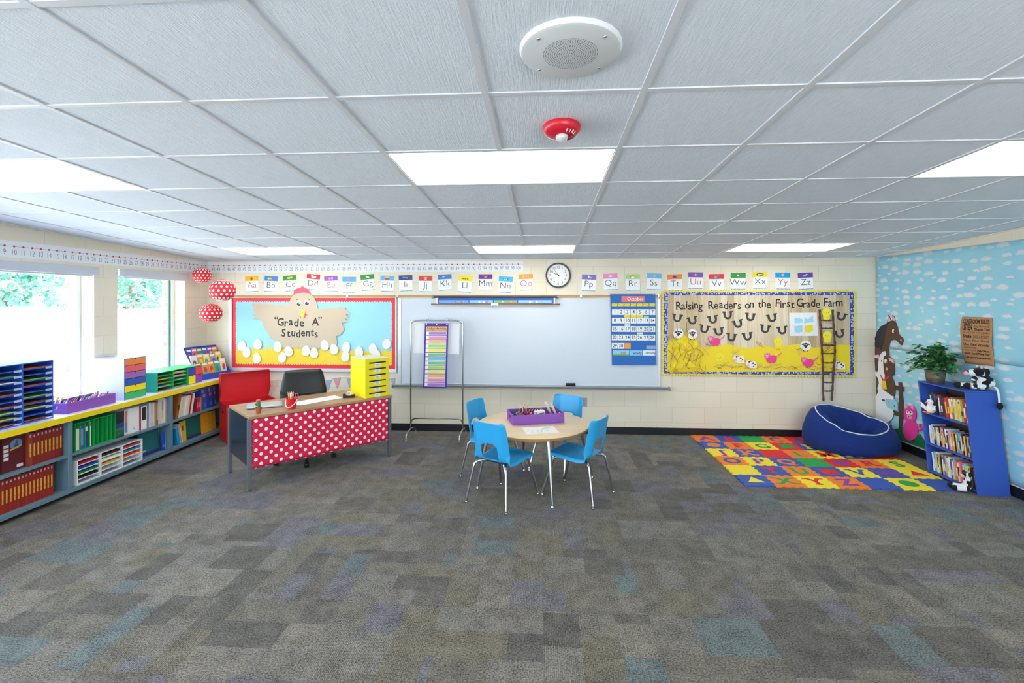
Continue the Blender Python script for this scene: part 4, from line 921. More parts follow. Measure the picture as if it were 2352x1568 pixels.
# ================================================================ LOW BOOKCASE UNDER THE WINDOWS
CX = -4.36                                     # front of the built-in run
M_CAB = mat('6c8a9a', .45, .1); M_KICK = mat('1c2024', .7)
M_COUNTER = mat('e9e8f2', .4)
DIV = [1.77, 2.99, 4.21, 5.43, 6.655]
t = thing('low_bookcase', 'long blue-grey built-in bookcase with open bays under the windows', 'bookcase', (CX, 4.5, 0))
BXX = XL + .012
MB().box(BXX, CX - .06, DIV[0], DIV[-1], 0, .045).build('toe_kick', M_KICK, t)
MB().box(BXX, CX, DIV[0], DIV[-1], .045, .085).build('bottom_panel', M_CAB, t, bevel=.003)
MB().box(BXX, BXX + .012, DIV[0], DIV[-1], .085, .714).build('back_panel', M_CAB, t)
for y in DIV: MB().box(BXX + .012, CX, y - .022, y + .022, .085, .714).build('divider', M_CAB, t, bevel=.003)
for a, b in zip(DIV, DIV[1:]): MB().box(BXX + .013, CX - .002, a + .023, b - .023, .382, .405).build('shelf', M_CAB, t, bevel=.002)
t = thing('countertop', 'long pale countertop with a bright yellow front edge under the windows', 'countertop', (CX, 4.5, .715))
MB().box(XL + .002, CX + .010, DIV[0] - .02, YB - .001, .715, .765).build('slab', M_COUNTER, t)
MB().box(CX + .0102, CX + .016, DIV[0] - .02, YB - .001, .714, .7665).build('edge_band', mat('f8dc10', .4), t, bevel=.002)
CT = .7655

# ---- books: a cover wrapped round a block of pages, spine at local x = 0, pages behind it
M_PAGES = mat('efe9da', .8)
def book(label, group, M, th, h, d, hexc, bands=(), cat='book', name='book', soft=False, rough=.4, bwid=.34):
    t = bpy.data.objects.new(name, None); COL.objects.link(t); tag(t, label, cat, group)
    t.matrix_world = M; OFFS[t.name] = Vector((0, 0, 0))
    c = .0012 if soft else .0025; o = 0 if soft else .004
    m = MB().box(-c, 0, 0, th, 0, h); m.box(-d, -c, 0, c, 0, h); m.box(-d, -c, th - c, th, 0, h)
    m.build('cover', mat(hexc, rough), t)
    MB().box(-d + o, -c - .0002, c + .0002, th - c - .0002, o, h - o).build('pages', M_PAGES, t)
    m = MB(); ms = []
    for a, b, hx in bands:
        ms.append(mat(hx, .4)); m.box(.0001, .0006, th * .5 - th * bwid, th * .5 + th * bwid, h * a, h * b, len(ms) - 1)
    if ms: m.build('spine_print', ms, t)
    return t
def at_left(y, z, lean=0.0, x=-4.40, yaw=0.0):
    return Matrix.Translation((x, y, z)) @ Matrix.Rotation(yaw, 4, 'Z') @ Matrix.Rotation(lean, 4, 'X')
GOLD = ((.42, .68, 'e0b040'), (.28, .41, 'd8a838'), (.88, .95, 'c8c0c8'))
# encyclopedias
TOPZ = .4065; LOWZ = .0865
t = thing('textbook', 'dark red textbook turned with its picture cover to the room on the top shelf', 'book', (-4.43, 3.70, TOPZ), None)
y0, y1 = [3.692,3.866]
Mx = at_left(0, 0)
MB().box(-4.425, -4.4225, y0, y1, TOPZ, .690).box(-4.455, -4.4525, y0, y1, TOPZ, .690).box(-4.4525, -4.425, y0, y0 + .0025, TOPZ, .690).build('cover', mat('5e1c20', .4), t)
MB().box(-4.452, -4.4255, y0 + .004, y1 - .004, TOPZ + .004, .686).build('pages', M_PAGES, t)
def face(a, b, d): return Vector((-4.4224 + d, a, b))
m = MB(); ym = y0 + (y1 - y0) * .62
m.prism(circ(ym, .625, .048, 24, .042), face, 0, .0006, 0); m.prism([(ym - .05, .590), (ym + .04, .610), (ym + .045, .60), (ym - .045, .575)], face, .0007, .0012, 1); m.prism([(ym - .02, .60), (ym + .005, .66), (ym + .02, .60)], face, .0007, .0012, 2)
for q in range(4): m.box(-4.4223, -4.4218, y0 + .012, y0 + .05, .505 + q * .034, .530 + q * .034, 3)
m.box(-4.4223, -4.4218, y1 - .062, y1 - .012, .425, .45, 3)
m.build('cover_picture', [mat('6088b8', .5), mat('d0a840', .5), mat('3a5a58', .5), mat('d8dce4', .5)], t)
y0, y1 = [3.877,4.174]
n = 9; th = (y1 - y0) / n
for k in range(n):
    book('dark red textbook with gold lettering, %s of the upright row on the upper shelf' % nth(k), 'dark red textbooks on the top shelf', at_left(y0 + th * k, TOPZ), th - .001, .278 - .004 * (k % 3 == 1), .22, '8a2622' if k else '9c4030', GOLD, name='textbook', bwid=.20)
y1 = 4.091
for k in range(20):
    book('dark red textbook with gold lettering, %s from the far end of the bottom row' % nth(k), 'dark red textbooks on the bottom shelf', at_left(y1 - .0305 * (k + 1), LOWZ), .0295, .272 + .003 * (k % 4 == 2), .22, '9c2c22' if k % 2 else '942820', GOLD, name='textbook', bwid=.20)

# ---- green upright sorter with books in it
y0, y1 = [4.282,4.713]
t = thing('upright_sorter', 'green upright file sorter with narrow slots on the middle shelf', 'sorter', (-4.40, y0, TOPZ))
M_GREEN = mat('18a850', .5); SX0, SX1 = -4.66, -4.385
zt = .668
m = MB().box(SX0, SX1, y0, y1, TOPZ, TOPZ + .006); m.box(SX0, SX1, y0, y1, zt - .006, zt); m.box(SX0, SX0 + .004, y0, y1, TOPZ + .006, zt - .006)
m.build('casing', M_GREEN, t)
sl = [y0 + (y1 - y0) * k / 9 for k in range(10)]
for y in sl: MB().box(SX0 + .0045, SX1, max(y0, y - .0025), min(y1, y + .0025), TOPZ + .0062, zt - .0062).build('divider', M_GREEN, t)
for k, (a, w, h, hx, lab, bands) in enumerate([(sl[0] + .006, .016, .205, 'ece0c8', 'cream paperback in the first slot of the green sorter', ()), (sl[0] + .024, .018, .200, 'e8e4d8', 'second cream paperback squeezed in the first slot of the green sorter', ()), (sl[1] + .006, .034, .225, '3a5aa0', 'patterned blue book in the second slot of the green sorter', ((.15, .85, '7a98c8'),)), (sl[2] + .006, .032, .222, '28388a', 'navy book with a white label in the third slot of the green sorter', ((.7, .9, 'dce8e0'),)), (sl[3] + .006, .016, .228, 'e8e4e6', 'thin white book with red edge in the fourth slot of the green sorter', ((.85, .98, 'd04048'),))]):
    book(lab, 'books in the green upright sorter', at_left(a, TOPZ + .0065, 0, -4.392), w, h, .2, hx, bands)
# ---- the rest of the middle bay's upper shelf
def facing(name, label, group, ya, yb, z, h, th, hexc, x, arts, lean=0.0, cat='book'):
    """a book or folder with its cover to the room"""
    t = bpy.data.objects.new(name, None); COL.objects.link(t); tag(t, label, cat, group)
    t.matrix_world = Matrix.Translation((x, ya, z + th * abs(math.sin(lean)) + .0004)) @ Matrix.Rotation(lean, 4, 'Y'); OFFS[t.name] = Vector((0, 0, 0))
    w = yb - ya
    m = MB().box(-.0018, 0, 0, w, 0, h); m.box(-th, -th + .0018, 0, w, 0, h); m.box(-th + .0018, -.0018, 0, .0018, 0, h); m.build('cover', mat(hexc, .45), t)
    MB().box(-th + .002, -.002, .0022, w - .003, .003, h - .003).build('pages', M_PAGES, t)
    m = MB(); ms = []
    for a0, a1, b0, b1, hx in arts:
        ms.append(mat(hx, .45)); m.box(.0002, .0006 + .0001 * len(ms), w * a0, w * a1, h * b0, h * b1, len(ms) - 1)
    if ms: m.build('cover_print', ms, t)
    return t
G2 = 'books on the upper shelf of the middle bay'
ya, yb = [4.718,4.822]
facing('picture_book', 'dark picture book with a green landscape cover beside the green sorter', G2, ya, yb, TOPZ, .262, .028, '1c2836', -4.395, [(.05, .95, .05, .28, '1f6a40'), (.05, .95, .28, .36, '3a7a8a'), (.05, .95, .36, .55, '24487a')])
ya, yb = [4.827,4.870]
book('book with a red, white and blue striped spine beside the white binder', G2, at_left(ya, TOPZ), yb - ya - .002, .265, .2, 'e0dce0', ((.52, .95, 'e07068'), (.1, .51, '7088b8')))
ya, yb = [4.875,5.014]
t = thing('ring_binder', 'thick white ring binder on the upper shelf of the middle bay', 'binder', (-4.40, ya, TOPZ))
MB().box(-4.44 + .0, -4.435 + .04, ya, yb, TOPZ, TOPZ + .27).box(-4.66, -4.44, ya, ya + .004, TOPZ, TOPZ + .27).box(-4.66, -4.44, yb - .004, yb, TOPZ, TOPZ + .27).build('cover', mat('eceef0', .35), t, bevel=.004)
MB().box(-4.655, -4.442, ya + .006, yb - .006, TOPZ + .004, TOPZ + .262).build('sheet_block', M_PAGES, t)
MB().prism(circ((ya + yb) / 2, TOPZ + .045, .010, 14), lambda a, b, d: Vector((-4.3948 + d, a, b)), 0, .001).build('finger_hole', mat('b8bcc2', .4), t)
us = [5.020,5.043,5.119,5.149,5.173,5.203,5.228,5.253,5.278,5.328,5.361,5.387,5.408]
SP = [('a8202c', 'thin red book right of the white binder', ()), ('f0f0ee', 'white magazine file with black spots in the middle bay', ((.4, .95, '1c1c20'), (.05, .35, 'f8f8f8'))), ('8c9aa0', 'grey-green thin book in the middle bay', ()), ('d8dae0', 'pale grey thin book in the middle bay', ()), ('c8c4dc', 'lavender thin book in the middle bay', ((.2, .5, 'e8d8e0'),)), ('dcd4d8', 'pinkish white thin book in the middle bay', ()), ('c08850', 'tan book beside a dark brown one in the middle bay', ()), ('8a5a24', 'dark brown thin book between a tan and a wide grey one', ((.2, .9, 'e8c878'),)), ('c4c8d4', 'wide pale blue-grey book in the middle bay', ()), ('f0d890', 'cream yellow book with a purple band in the middle bay', ((.5, .9, 'b880a8'), (.2, .49, 'e0c070'))), ('e8e8ea', 'white thin book next to the cream yellow one', ()), ('c8a0b0', 'dusty pink thin book, last before the divider', ())]
hs = [.262, .255, .27, .275, .268, .265, .262, .272, .285, .292, .285, .270]
for (hx, lab, bd), a, b, h in zip(SP, us, us[1:], hs): book(lab, G2, at_left(a + .0008, TOPZ), b - a - .0016, h, .21, hx, bd, name='magazine_file' if 'magazine' in lab else 'book', cat='magazine file' if 'magazine' in lab else 'book')

# ---- white paper sorter on the bottom shelf of the middle bay
y0, y1 = [4.282,5.031]
t = thing('paper_sorter', 'white paper sorter with fifteen slots on the bottom shelf', 'sorter', (-4.40, (y0 + y1) / 2, LOWZ))
M_SORT = mat('f0f2f4', .4); SX0, SX1 = -4.64, -4.372; zt = LOWZ + .232
m = MB().box(SX0, SX1, y0, y1, zt - .006, zt); m.box(SX0, SX1, y0, y1, LOWZ, LOWZ + .006)
ys4 = [y0, y0 + (y1 - y0) / 3, y0 + 2 * (y1 - y0) / 3, y1]
for k, y in enumerate(ys4): a = y if k == 0 else y - (.012 if k == 3 else .006); m.box(SX0, SX1, a, a + .012, LOWZ + .006, zt - .006)
m.box(SX0, SX0 + .004, y0 + .012, y1 - .012, LOWZ + .006, zt - .006); m.build('casing', M_SORT, t)
zs = [LOWZ + .006 + (zt - LOWZ - .012) * k / 5 for k in range(6)]
for c in range(3):
    for k in range(1, 5): MB().box(SX0 + .0045, SX1 - .002, ys4[c] + (.0125 if c == 0 else .0065), ys4[c + 1] - (.0125 if c == 2 else .0065), zs[k] - .003, zs[k] + .003).build('shelf', M_SORT, t)
SHE = [(0, 4, 'b01c30', 'red'), (0, 3, '2848b0', 'blue'), (0, 2, '128848', 'green'), (0, 1, '18181c', 'black'), (1, 4, '4a2c20', 'brown'), (1, 3, 'e8ece4', 'white'), (1, 2, 'd8b030', 'yellow'), (2, 4, 'b84868', 'pink'), (2, 3, '3a84a8', 'turquoise'), (2, 2, 'e8502c', 'orange'), (0, 0, 'd0d4dc', 'grey'), (1, 0, 'c8ccd4', 'pale grey'), (2, 0, 'b8bcc6', 'silver grey')]
for c, k, hx, nm in SHE:
    a, b = ys4[c] + .016, ys4[c + 1] - .016
    h = .006 if k == 0 else .019
    st = thing('paper_stack', 'stack of %s paper in the %s column of the white sorter' % (nm, ('near', 'middle', 'far')[c]), 'paper', (-4.5, a, zs[k] + .0035), 'coloured paper in the white sorter')
    for q in range(2): MB().box(SX0 + .01, SX1 - .012 - .004 * q, a + .003 * q, b - .002 * q, zs[k] + (.0035 if k else .0005) + h * q / 2, zs[k] + (.003 if k else .0) + h * (q + 1) / 2 + .0003).build('sheet_bundle', mat(hx, .7), st)

# ---- folders leaning in the middle and far bay, bottom
G3 = 'folders on the bottom shelf'
ya, yb = [5.078,5.348]
facing('spiral_notebook', 'big teal notebook with navy lower edge leaning in the middle bay', G3, ya, yb, LOWZ, .268, .02, '0f6a70', -4.44, [(.0, 1.0, .0, .13, '2a2a72'), (.08, .3, .16, .24, '9ab8b8')], R(-4), 'notebook')
ya, yb = [5.341,5.393]
facing('folder', 'white folder peeping out behind the small blue one', G3, ya, yb, LOWZ, .275, .008, 'e6e8ea', -4.475, [], R(-4), 'folder')
ya, yb = 5.354, 5.403
facing('folder', 'small bright blue folder with a turquoise stripe beside the teal notebook', G3, ya, yb, LOWZ, .205, .01, '1c50c0', -4.41, [(.0, .86, .16, .30, '1890c8'), (.90, 1.0, .0, 1.0, 'e8eef4')], R(-3), 'folder')
ya, yb = [5.520,5.576]
book('sky-blue folder leaning at the near end of the far bay', G3, at_left(yb - .0, LOWZ, R(9), -4.40), .03, .205, .2, '18a0e0', (), name='folder', cat='folder', soft=True)
u2 = [5.583,5.604,5.632]
book('grey thin folder leaning next to the sky-blue one', G3, at_left(u2[1] + .02, LOWZ, R(12), -4.40), .012, .235, .2, 'b8bcc0', (), name='folder', cat='folder', soft=True)
book('white thin folder leaning next to the yellow one', G3, at_left(u2[2] + .02, LOWZ, R(12), -4.40), .012, .240, .2, 'e2e2e8', (), name='folder', cat='folder', soft=True)
ya, yb = [5.653,5.748]
facing('folder', 'yellow folder with a black emblem in the far bay', G3, ya, yb, LOWZ, .252, .014, 'e0bc38', -4.42, [(.35, .55, .55, .78, '5a4a18')], R(-3), 'folder')
ya, yb = [5.763,6.018]
facing('spiral_notebook', 'teal notebook with navy lower edge in the far bay beside the amber ones', G3, ya, yb, LOWZ, .258, .03, '0f6a66', -4.43, [(.0, 1.0, .0, .12, '26306e')], R(-3), 'notebook')
for k, (a, b) in enumerate(((468, 482), (482.5, 492), (492.5, 500))):
    ya, yb = [([6.027,6.142]), ([6.146,6.227]), ([6.231,6.296])][k]
    facing('folder', 'amber folder %s in the far bay' % ('beside the teal notebook', 'between two others of its colour', 'nearest the red storage chest')[k], G3, ya, yb, LOWZ, .268 - .01 * k, .02, ('e8a828', 'dca028', 'd09824')[k], -4.42 - .004 * k, [(.1, .9, .55, .57, 'c08818'), (.1, .9, .4, .42, 'c08818')], R(-2), 'folder')
# ---- upper shelf of the far bay: books leaning on one another, blue boxes
G4 = 'books on the upper shelf of the far bay'
us = [5.555,5.597,5.625,5.653,5.682,5.711,5.733,5.763,5.793,5.831]
LE = [('a8642a', 'orange brown book leaning first in the far bay', .30, ((.3, .5, '5a1c14'),)), ('e0d8c4', 'cream book leaning second in the far bay', .245, ()), ('d4ccb8', 'greyish cream book leaning third in the far bay', .24, ()), ('dcd8cc', 'cream book leaning fourth in the far bay', .242, ()), ('eef0ee', 'white book leaning fifth in the far bay', .236, ()), ('e4dccc', 'cream book leaning sixth in the far bay', .24, ()), ('dcd4bc', 'cream book leaning seventh in the far bay', .24, ()), ('b02834', 'dark red book leaning on the cream ones in the far bay', .25, ()), ('e8e4e0', 'white book leaning last in the far bay', .252, ())]
for (hx, lab, h, bd), a, b in zip(LE, us, us[1:]): book(lab, G4, at_left(a - .010, TOPZ + (b - a) * .2, R(-12)), (b - a) * .93, h, .2, hx, bd, soft=True)
us = [5.900,5.931,5.962,5.986]
for (hx, lab), a, b in zip((('b8283c', 'short red book before the blue boxes in the far bay'), ('a83038', 'second short red book before the blue boxes in the far bay'), ('c08040', 'short tan book against the blue box in the far bay')), us, us[1:]):
    book(lab, G4, at_left(a, TOPZ), (b - a) * .95, .17, .18, hx, ((.3, .7, 'd87878'),))
for (ya, yb), lab, hx in zip(([5.994,6.108], [6.113,6.218], [6.223,6.279]), ('blue activity box with a pink round mark in the far bay', 'blue activity box with pink and yellow marks in the far bay', 'narrow navy activity box at the far end of the upper shelf'), ('2450a8', '243c98', '242c70')):
    facing('activity_box', lab, G4, ya, yb, TOPZ, .265, .16, hx, -4.415, [(.3, .7, .60, .74, 'e85878'), (.1, .5, .8, .97, '8890c0'), (.55, .9, .1, .3, '4068c8')], 0, 'box')
ya, yb = [5.748,5.947]
t = thing('paper_bundle', 'grey bundle of papers lying on top of the leaning books in the far bay', 'papers', (-4.5, ya, TOPZ + .252))
for q in range(3): MB().box(-4.64, -4.42 - .006 * q, ya + .01 * q, yb - .012 * q, TOPZ + .256 + .0102 * q, TOPZ + .266 + .0102 * q).build('sheet_bundle', mat(('a8acbc', '9a9eb0', 'b4b8c6')[q], .7), t)

# ================================================================ ON THE COUNTER
FXC = -4.44
# ---- blue mail sorter
M_SB = mat('2f5cc0', .45); YR = 4.127; CW = .262
t = thing('mail_sorter', 'tall blue mail sorter with rows of labelled slots on the counter', 'mail sorter', (FXC, YR - CW, CT))
ZT_ = 1.289; NR = 10
m = MB(); X0_ = FXC - .33
m.box(X0_, FXC, YR - 3 * CW, YR, ZT_ - .008, ZT_); m.box(X0_, FXC, YR - 3 * CW, YR, CT, CT + .012); m.box(X0_, X0_ + .006, YR - 3 * CW, YR, CT + .012, ZT_ - .008)
for k in range(4): y = YR - k * CW; m.box(X0_, FXC, y - (.008 if k == 0 else .006), y + (0 if k == 0 else .006), CT + .012, ZT_ - .008)
m.build('casing', M_SB, t)
zs = [CT + .012 + (ZT_ - CT - .02) * k / NR for k in range(NR + 1)]
PAPERS = {(0, 9): 'c85a38', (0, 7): '8cc040', (0, 6): 'b85858', (0, 4): '98c848', (0, 3): '9a4a34', (0, 2): 'e0e070', (0, 0): 'b06030', (1, 8): '5a9a50', (1, 7): 'f0f4f8', (1, 5): 'c06a48', (1, 3): 'c8706a', (1, 2): 'c8e050', (1, 1): 'd8e048', (1, 0): 'c87038'}
PN = {'c85a38': 'orange', '8cc040': 'green', 'b85858': 'dull red', '98c848': 'lime green', '9a4a34': 'rust red', 'e0e070': 'pale yellow', 'b06030': 'brown', '5a9a50': 'dark green', 'f0f4f8': 'white', 'c06a48': 'copper orange', 'c8706a': 'salmon', 'c8e050': 'yellow green', 'd8e048': 'lemon yellow', 'c87038': 'burnt orange'}
for c in range(2):
    a, b = YR - (c + 1) * CW + .0065, YR - c * CW - (.0085 if c == 0 else .0065)
    for k in range(NR):
        z = zs[k]
        s = MB().box(X0_ + .0065, FXC - .001, a, b, z - .0035, z + .0035).build('shelf', M_SB, t) if k else None
        tagm = MB().box(FXC - .0005, FXC + .006, b - .062, b - .006, z - .011 + (.009 if k == 0 else 0), z + .008)
        tagm.build('label_holder', mat('aebfe6', .2, coat=.3), s if s else t)
        if (c, k) in PAPERS:
            hx = PAPERS[(c, k)]
            p = thing('paper_stack', '%s paper in the %s column of the blue mail sorter' % (PN[hx], ('far', 'near')[c]), 'paper', (FXC - .1, a, z + .004), 'papers in the blue mail sorter')
            for q in range(2): MB().box(X0_ + .02, FXC - .012 - .006 * q, a + .008 + .006 * q, b - .02 - .008 * q, z + .0045 + .0035 * q, z + .0078 + .0035 * q).build('sheet_bundle', mat(hx, .7), p)
# ---- purple craft trays: one on the counter, one on the table
M_PUR = mat('8a4fb0', .55); M_PURD = mat('7a42a0', .55)
def craft_tray(label, base, yaw, L, W, H, cells, handle=True):
    """tray in its own coordinates: long side along x, dividers as listed"""
    t = thing('craft_tray', label, 'tray', base, 'purple craft trays', local=yaw)
    w = .006
    m = MB().box(-L / 2, L / 2, -W / 2, W / 2, 0, w); m.box(-L / 2, L / 2, -W / 2, -W / 2 + w, w, H); m.box(-L / 2, L / 2, W / 2 - w, W / 2, w, H)
    for s in (-1, 1):
        a, b = (-L / 2, -L / 2 + w) if s < 0 else (L / 2 - w, L / 2)
        m.box(a, b, -W / 2 + w, W / 2 - w, w, H * .45); m.box(a, b, -W / 2 + w, W / 2 - w, H * .75, H); m.box(a, b, -W / 2 + w, -.03, H * .45, H * .75); m.box(a, b, .03, W / 2 - w, H * .45, H * .75)
    m.build('tray_body', M_PUR, t, bevel=.0015)
    for x0, x1, y0, y1 in cells: MB().box(x0, x1, y0, y1, w + .0002, H * .86).build('divider', M_PURD, t)
    return t
def stick(label, group, p, q, r, hexc, tip=None, name='marker', cat='marker', capc=None):
    """a marker, crayon or pencil lying from p to q"""
    P, Q = Vector(p), Vector(q); a = (Q - P)
    t = thing(name, label, cat, P, group)
    MB().tube([P, P + a * .72], r, 8).build('barrel', mat(hexc, .4), t, smooth=40)
    if name == 'pencil': MB().tube([P + a * .7205, P + a * .90, P + a * .94, Q], [r, r * .95, r * .6, r * .1], 8).build('point', mat(tip or 'd8b080', .6), t)
    else: MB().tube([P + a * .7205, P + a * .96, Q], [r * 1.12, r * 1.12, r * .7], 8).build('cap', mat(capc or hexc, .35), t, smooth=40)
    return t
y0, y1 = 4.254, 4.775; LT = y1 - y0; WT = .24
craft_tray('purple craft tray of markers on the counter beside the blue mail sorter', (FXC - WT / 2 - .005, (y0 + y1) / 2, CT), PI / 2, LT, WT, .098, [(-LT / 6 - .003, -LT / 6 + .003, -WT / 2 + .0065, WT / 2 - .0065), (LT / 6 - .003, LT / 6 + .003, -WT / 2 + .0065, WT / 2 - .0065)])
HUES = [('d83038', 'red'), ('2c58c8', 'blue'), ('28a048', 'green'), ('f0a020', 'orange'), ('8a40a8', 'purple'), ('f0d820', 'yellow'), ('20a0b8', 'turquoise'), ('e8609c', 'pink'), ('6a4428', 'brown'), ('26262a', 'black')]
r = random.Random(21)
for k in range(22):
    c = k % 3; yb = y0 + LT * (c + .5) / 3
    hx, nm = HUES[(k * 3 + c) % 10]
    # markers stand fanned out along the cell, tips over the rim
    s = (k // 3) / 7.0
    x = FXC - .025 - .19 * s; d = r.uniform(-.028, .028)
    stick('%s marker in the purple tray on the counter, %s of its pile' % (nm, nth(k)), 'markers in the purple tray on the counter', (x, yb - .045, CT + .012 + .004), (x - .004, yb + .03 + d * .3, CT + .112 + r.uniform(-.012, .02)), .006, 'f0f0f4' if k % 2 else hx, None, capc=hx)

# ---- tall drawer unit
def drawer_unit(name, label, ya, yb, z0, z1, depth, cols, side_hex, frame_hex, rows, ncol=1, cat='drawer unit'):
    t = thing(name, label, cat, (FXC, (ya + yb) / 2, z0))
    w = .005; X0 = FXC - depth
    m = MB().box(X0, FXC, ya, yb, z1 - w, z1); m.box(X0, FXC, ya, yb, z0, z0 + w); m.box(X0, FXC, ya, ya + w, z0 + w, z1 - w); m.box(X0, FXC, yb - w, yb, z0 + w, z1 - w); m.box(X0, X0 + w, ya + w, yb - w, z0 + w, z1 - w)
    m.build('casing', mat(side_hex, .5), t, bevel=.001)
    dz = (z1 - z0 - 2 * w) / rows; dy = (yb - ya - 2 * w) / ncol
    for k, (hx, nm) in enumerate(cols):
        rw, c = k // ncol, k % ncol
        za = z1 - w - (rw + 1) * dz + .002; zb = z1 - w - rw * dz - .003; a = ya + w + c * dy + .002; b = ya + w + (c + 1) * dy - .002
        d = MB().box(X0 + .02, FXC - .002, a, b, za, zb).box(FXC - .002, FXC + .004, a, b, za, zb).build('drawer', mat(hx, .5), t, bevel=.0012)
        d['label'] = nm + ' drawer'
        ym = (a + b) / 2
        MB().prism([(ym - .012, zb + .0002), (ym + .012, zb + .0002), (ym + .008, zb - .010), (ym - .008, zb - .010)], lambda p, q, s: Vector((FXC + .0042 + s, p, q)), 0, .0008).build('finger_notch', mat('16181c', .6), d)
    if frame_hex: MB().box(FXC - .0005, FXC + .0025, ya, ya + w, z0, z1).box(FXC - .0005, FXC + .0025, yb - w, yb, z0, z1).build('front_edge', mat(frame_hex, .5), t)
    return t
drawer_unit('drawer_unit', 'tall drawer unit with six coloured drawers and pale lavender sides', 4.872, 5.152, CT, 1.206, .385, [('f58a3c', 'orange'), ('e86870', 'coral red'), ('a06ab8', 'purple'), ('2c58b8', 'blue'), ('f6e018', 'yellow'), ('34b468', 'green')], 'a9acd6', '2c58b8', 6)
# ---- low green sorter
t = thing('paper_sorter', 'low green sorter with two columns of shelves on the counter', 'sorter', (FXC, 5.56, CT))
ya, yb, z1 = 5.316, 5.80, .988; X0_ = FXC - .34; M_G2 = mat('1fae58', .5)
m = MB().box(X0_, FXC, ya, yb, z1 - .005, z1); m.box(X0_, FXC, ya, yb, CT, CT + .006); m.box(X0_, X0_ + .004, ya, yb, CT + .006, z1 - .005)
ym = (ya + yb) / 2
for y in (ya, ym - .003, yb - .006): m.box(X0_ + .004, FXC, y, y + .006, CT + .006, z1 - .005)
m.build('casing', M_G2, t)
m = MB().box(X0_, FXC, ya - .003, ya - .0002, CT, z1); m.build('side_panel', mat('14b090', .5), t)
zs = [CT + .006 + (z1 - CT - .011) * k / 5 for k in range(6)]
GP = {(0, 4): ('3a8098', 'teal'), (0, 3): ('d8c848', 'yellow'), (0, 2): ('c88048', 'orange'), (0, 1): ('a8c8dc', 'pale blue'), (0, 0): ('a05050', 'dull red'), (1, 4): ('e0bca0', 'beige'), (1, 3): ('d8b09a', 'tan'), (1, 2): ('b8c8d8', 'grey blue'), (1, 0): ('d8a890', 'peach')}
for c in range(2):
    a, b = (ya + .0065, ym - .0035) if c == 0 else (ym + .0035, yb - .0065)
    for k in range(5):
        if k: MB().box(X0_ + .0045, FXC - .001, a, b, zs[k] - .002, zs[k] + .002).build('shelf', M_G2, t)
        if (c, k) in GP:
            hx, nm = GP[(c, k)]
            p = thing('paper_stack', '%s papers in the %s column of the low green sorter' % (nm, ('near', 'far')[c]), 'paper', (FXC - .1, a, zs[k] + .003), 'papers in the low green sorter')
            h = .018 if c and k > 2 else .007; zb_ = zs[k] + (.0025 if k else .0005)
            for q in range(2): MB().box(X0_ + .02, FXC - .01 - .01 * q, a + .01 + .008 * q, b - .012 - .02 * q, zb_ + h * q / 2, zb_ + h * (q + 1) / 2 - .0003).build('sheet_bundle', mat(hx, .7), p)
drawer_unit('drawer_unit', 'small block of four drawers, blue, red, yellow and purple, on the counter', 5.806, 6.05, CT, .986, .30, [('2c44b8', 'blue'), ('e84848', 'red'), ('f6e010', 'yellow'), ('9040a8', 'purple')], '1fae58', None, 2, 2)

# ---- blue picture-book display in the corner (own coordinates: x to the room, y along its width)
BD = (-4.815, 6.165, CT); YAW = R(-13)
t = thing('book_display', 'blue stepped book display crowded with picture books in the corner', 'book display', BD, None, local=YAW)
M_BLU = mat('2a48b4', .5); W = .50
pr = [(0, 0), (.30, 0), (.30, .075), (.20, .165), (.10, .30), (.03, .425), (0, .425)]
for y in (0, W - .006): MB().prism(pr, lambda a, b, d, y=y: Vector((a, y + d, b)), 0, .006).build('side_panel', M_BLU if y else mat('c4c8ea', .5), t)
MB().box(0, .006, .0062, W - .0062, 0, .425).build('back_panel', M_BLU, t)
MB().box(.006, .30, .0062, W - .0062, 0, .006).box(.294, .30, .0062, W - .0062, .006, .078).build('front_lip', M_BLU, t)
TIERS = [(.205, .040, .10), (.125, .135, .20), (.045, .235, .31)]
for x, z, zt in TIERS: MB().box(x, x + .085, .0062, W - .0062, z - .006 + .002, z + .0).box(x + .082, x + .087, .0062, W - .0062, z + .0002, z + .035).build('tier', M_BLU, t)
ART = [[('8a6a4c', 'brown'), ('c8a06a', 'tan'), ('e09038', 'orange'), ('28a8a0', 'turquoise'), ('e8d8c0', 'cream with red')], [('e4e0dc', 'white'), ('c89a70', 'brown and cream'), ('ecd468', 'yellow striped'), ('9898c0', 'lilac'), ('f0d030', 'bright yellow')], [('2c50a8', 'blue lettered'), ('d85888', 'pink'), ('4a8848', 'green'), ('3a6cc0', 'sky blue'), ('8a3a98', 'purple'), ('e87848', 'coral')]]
Mb = Matrix.Translation(BD) @ Matrix.Rotation(YAW, 4, 'Z')
r = random.Random(4)
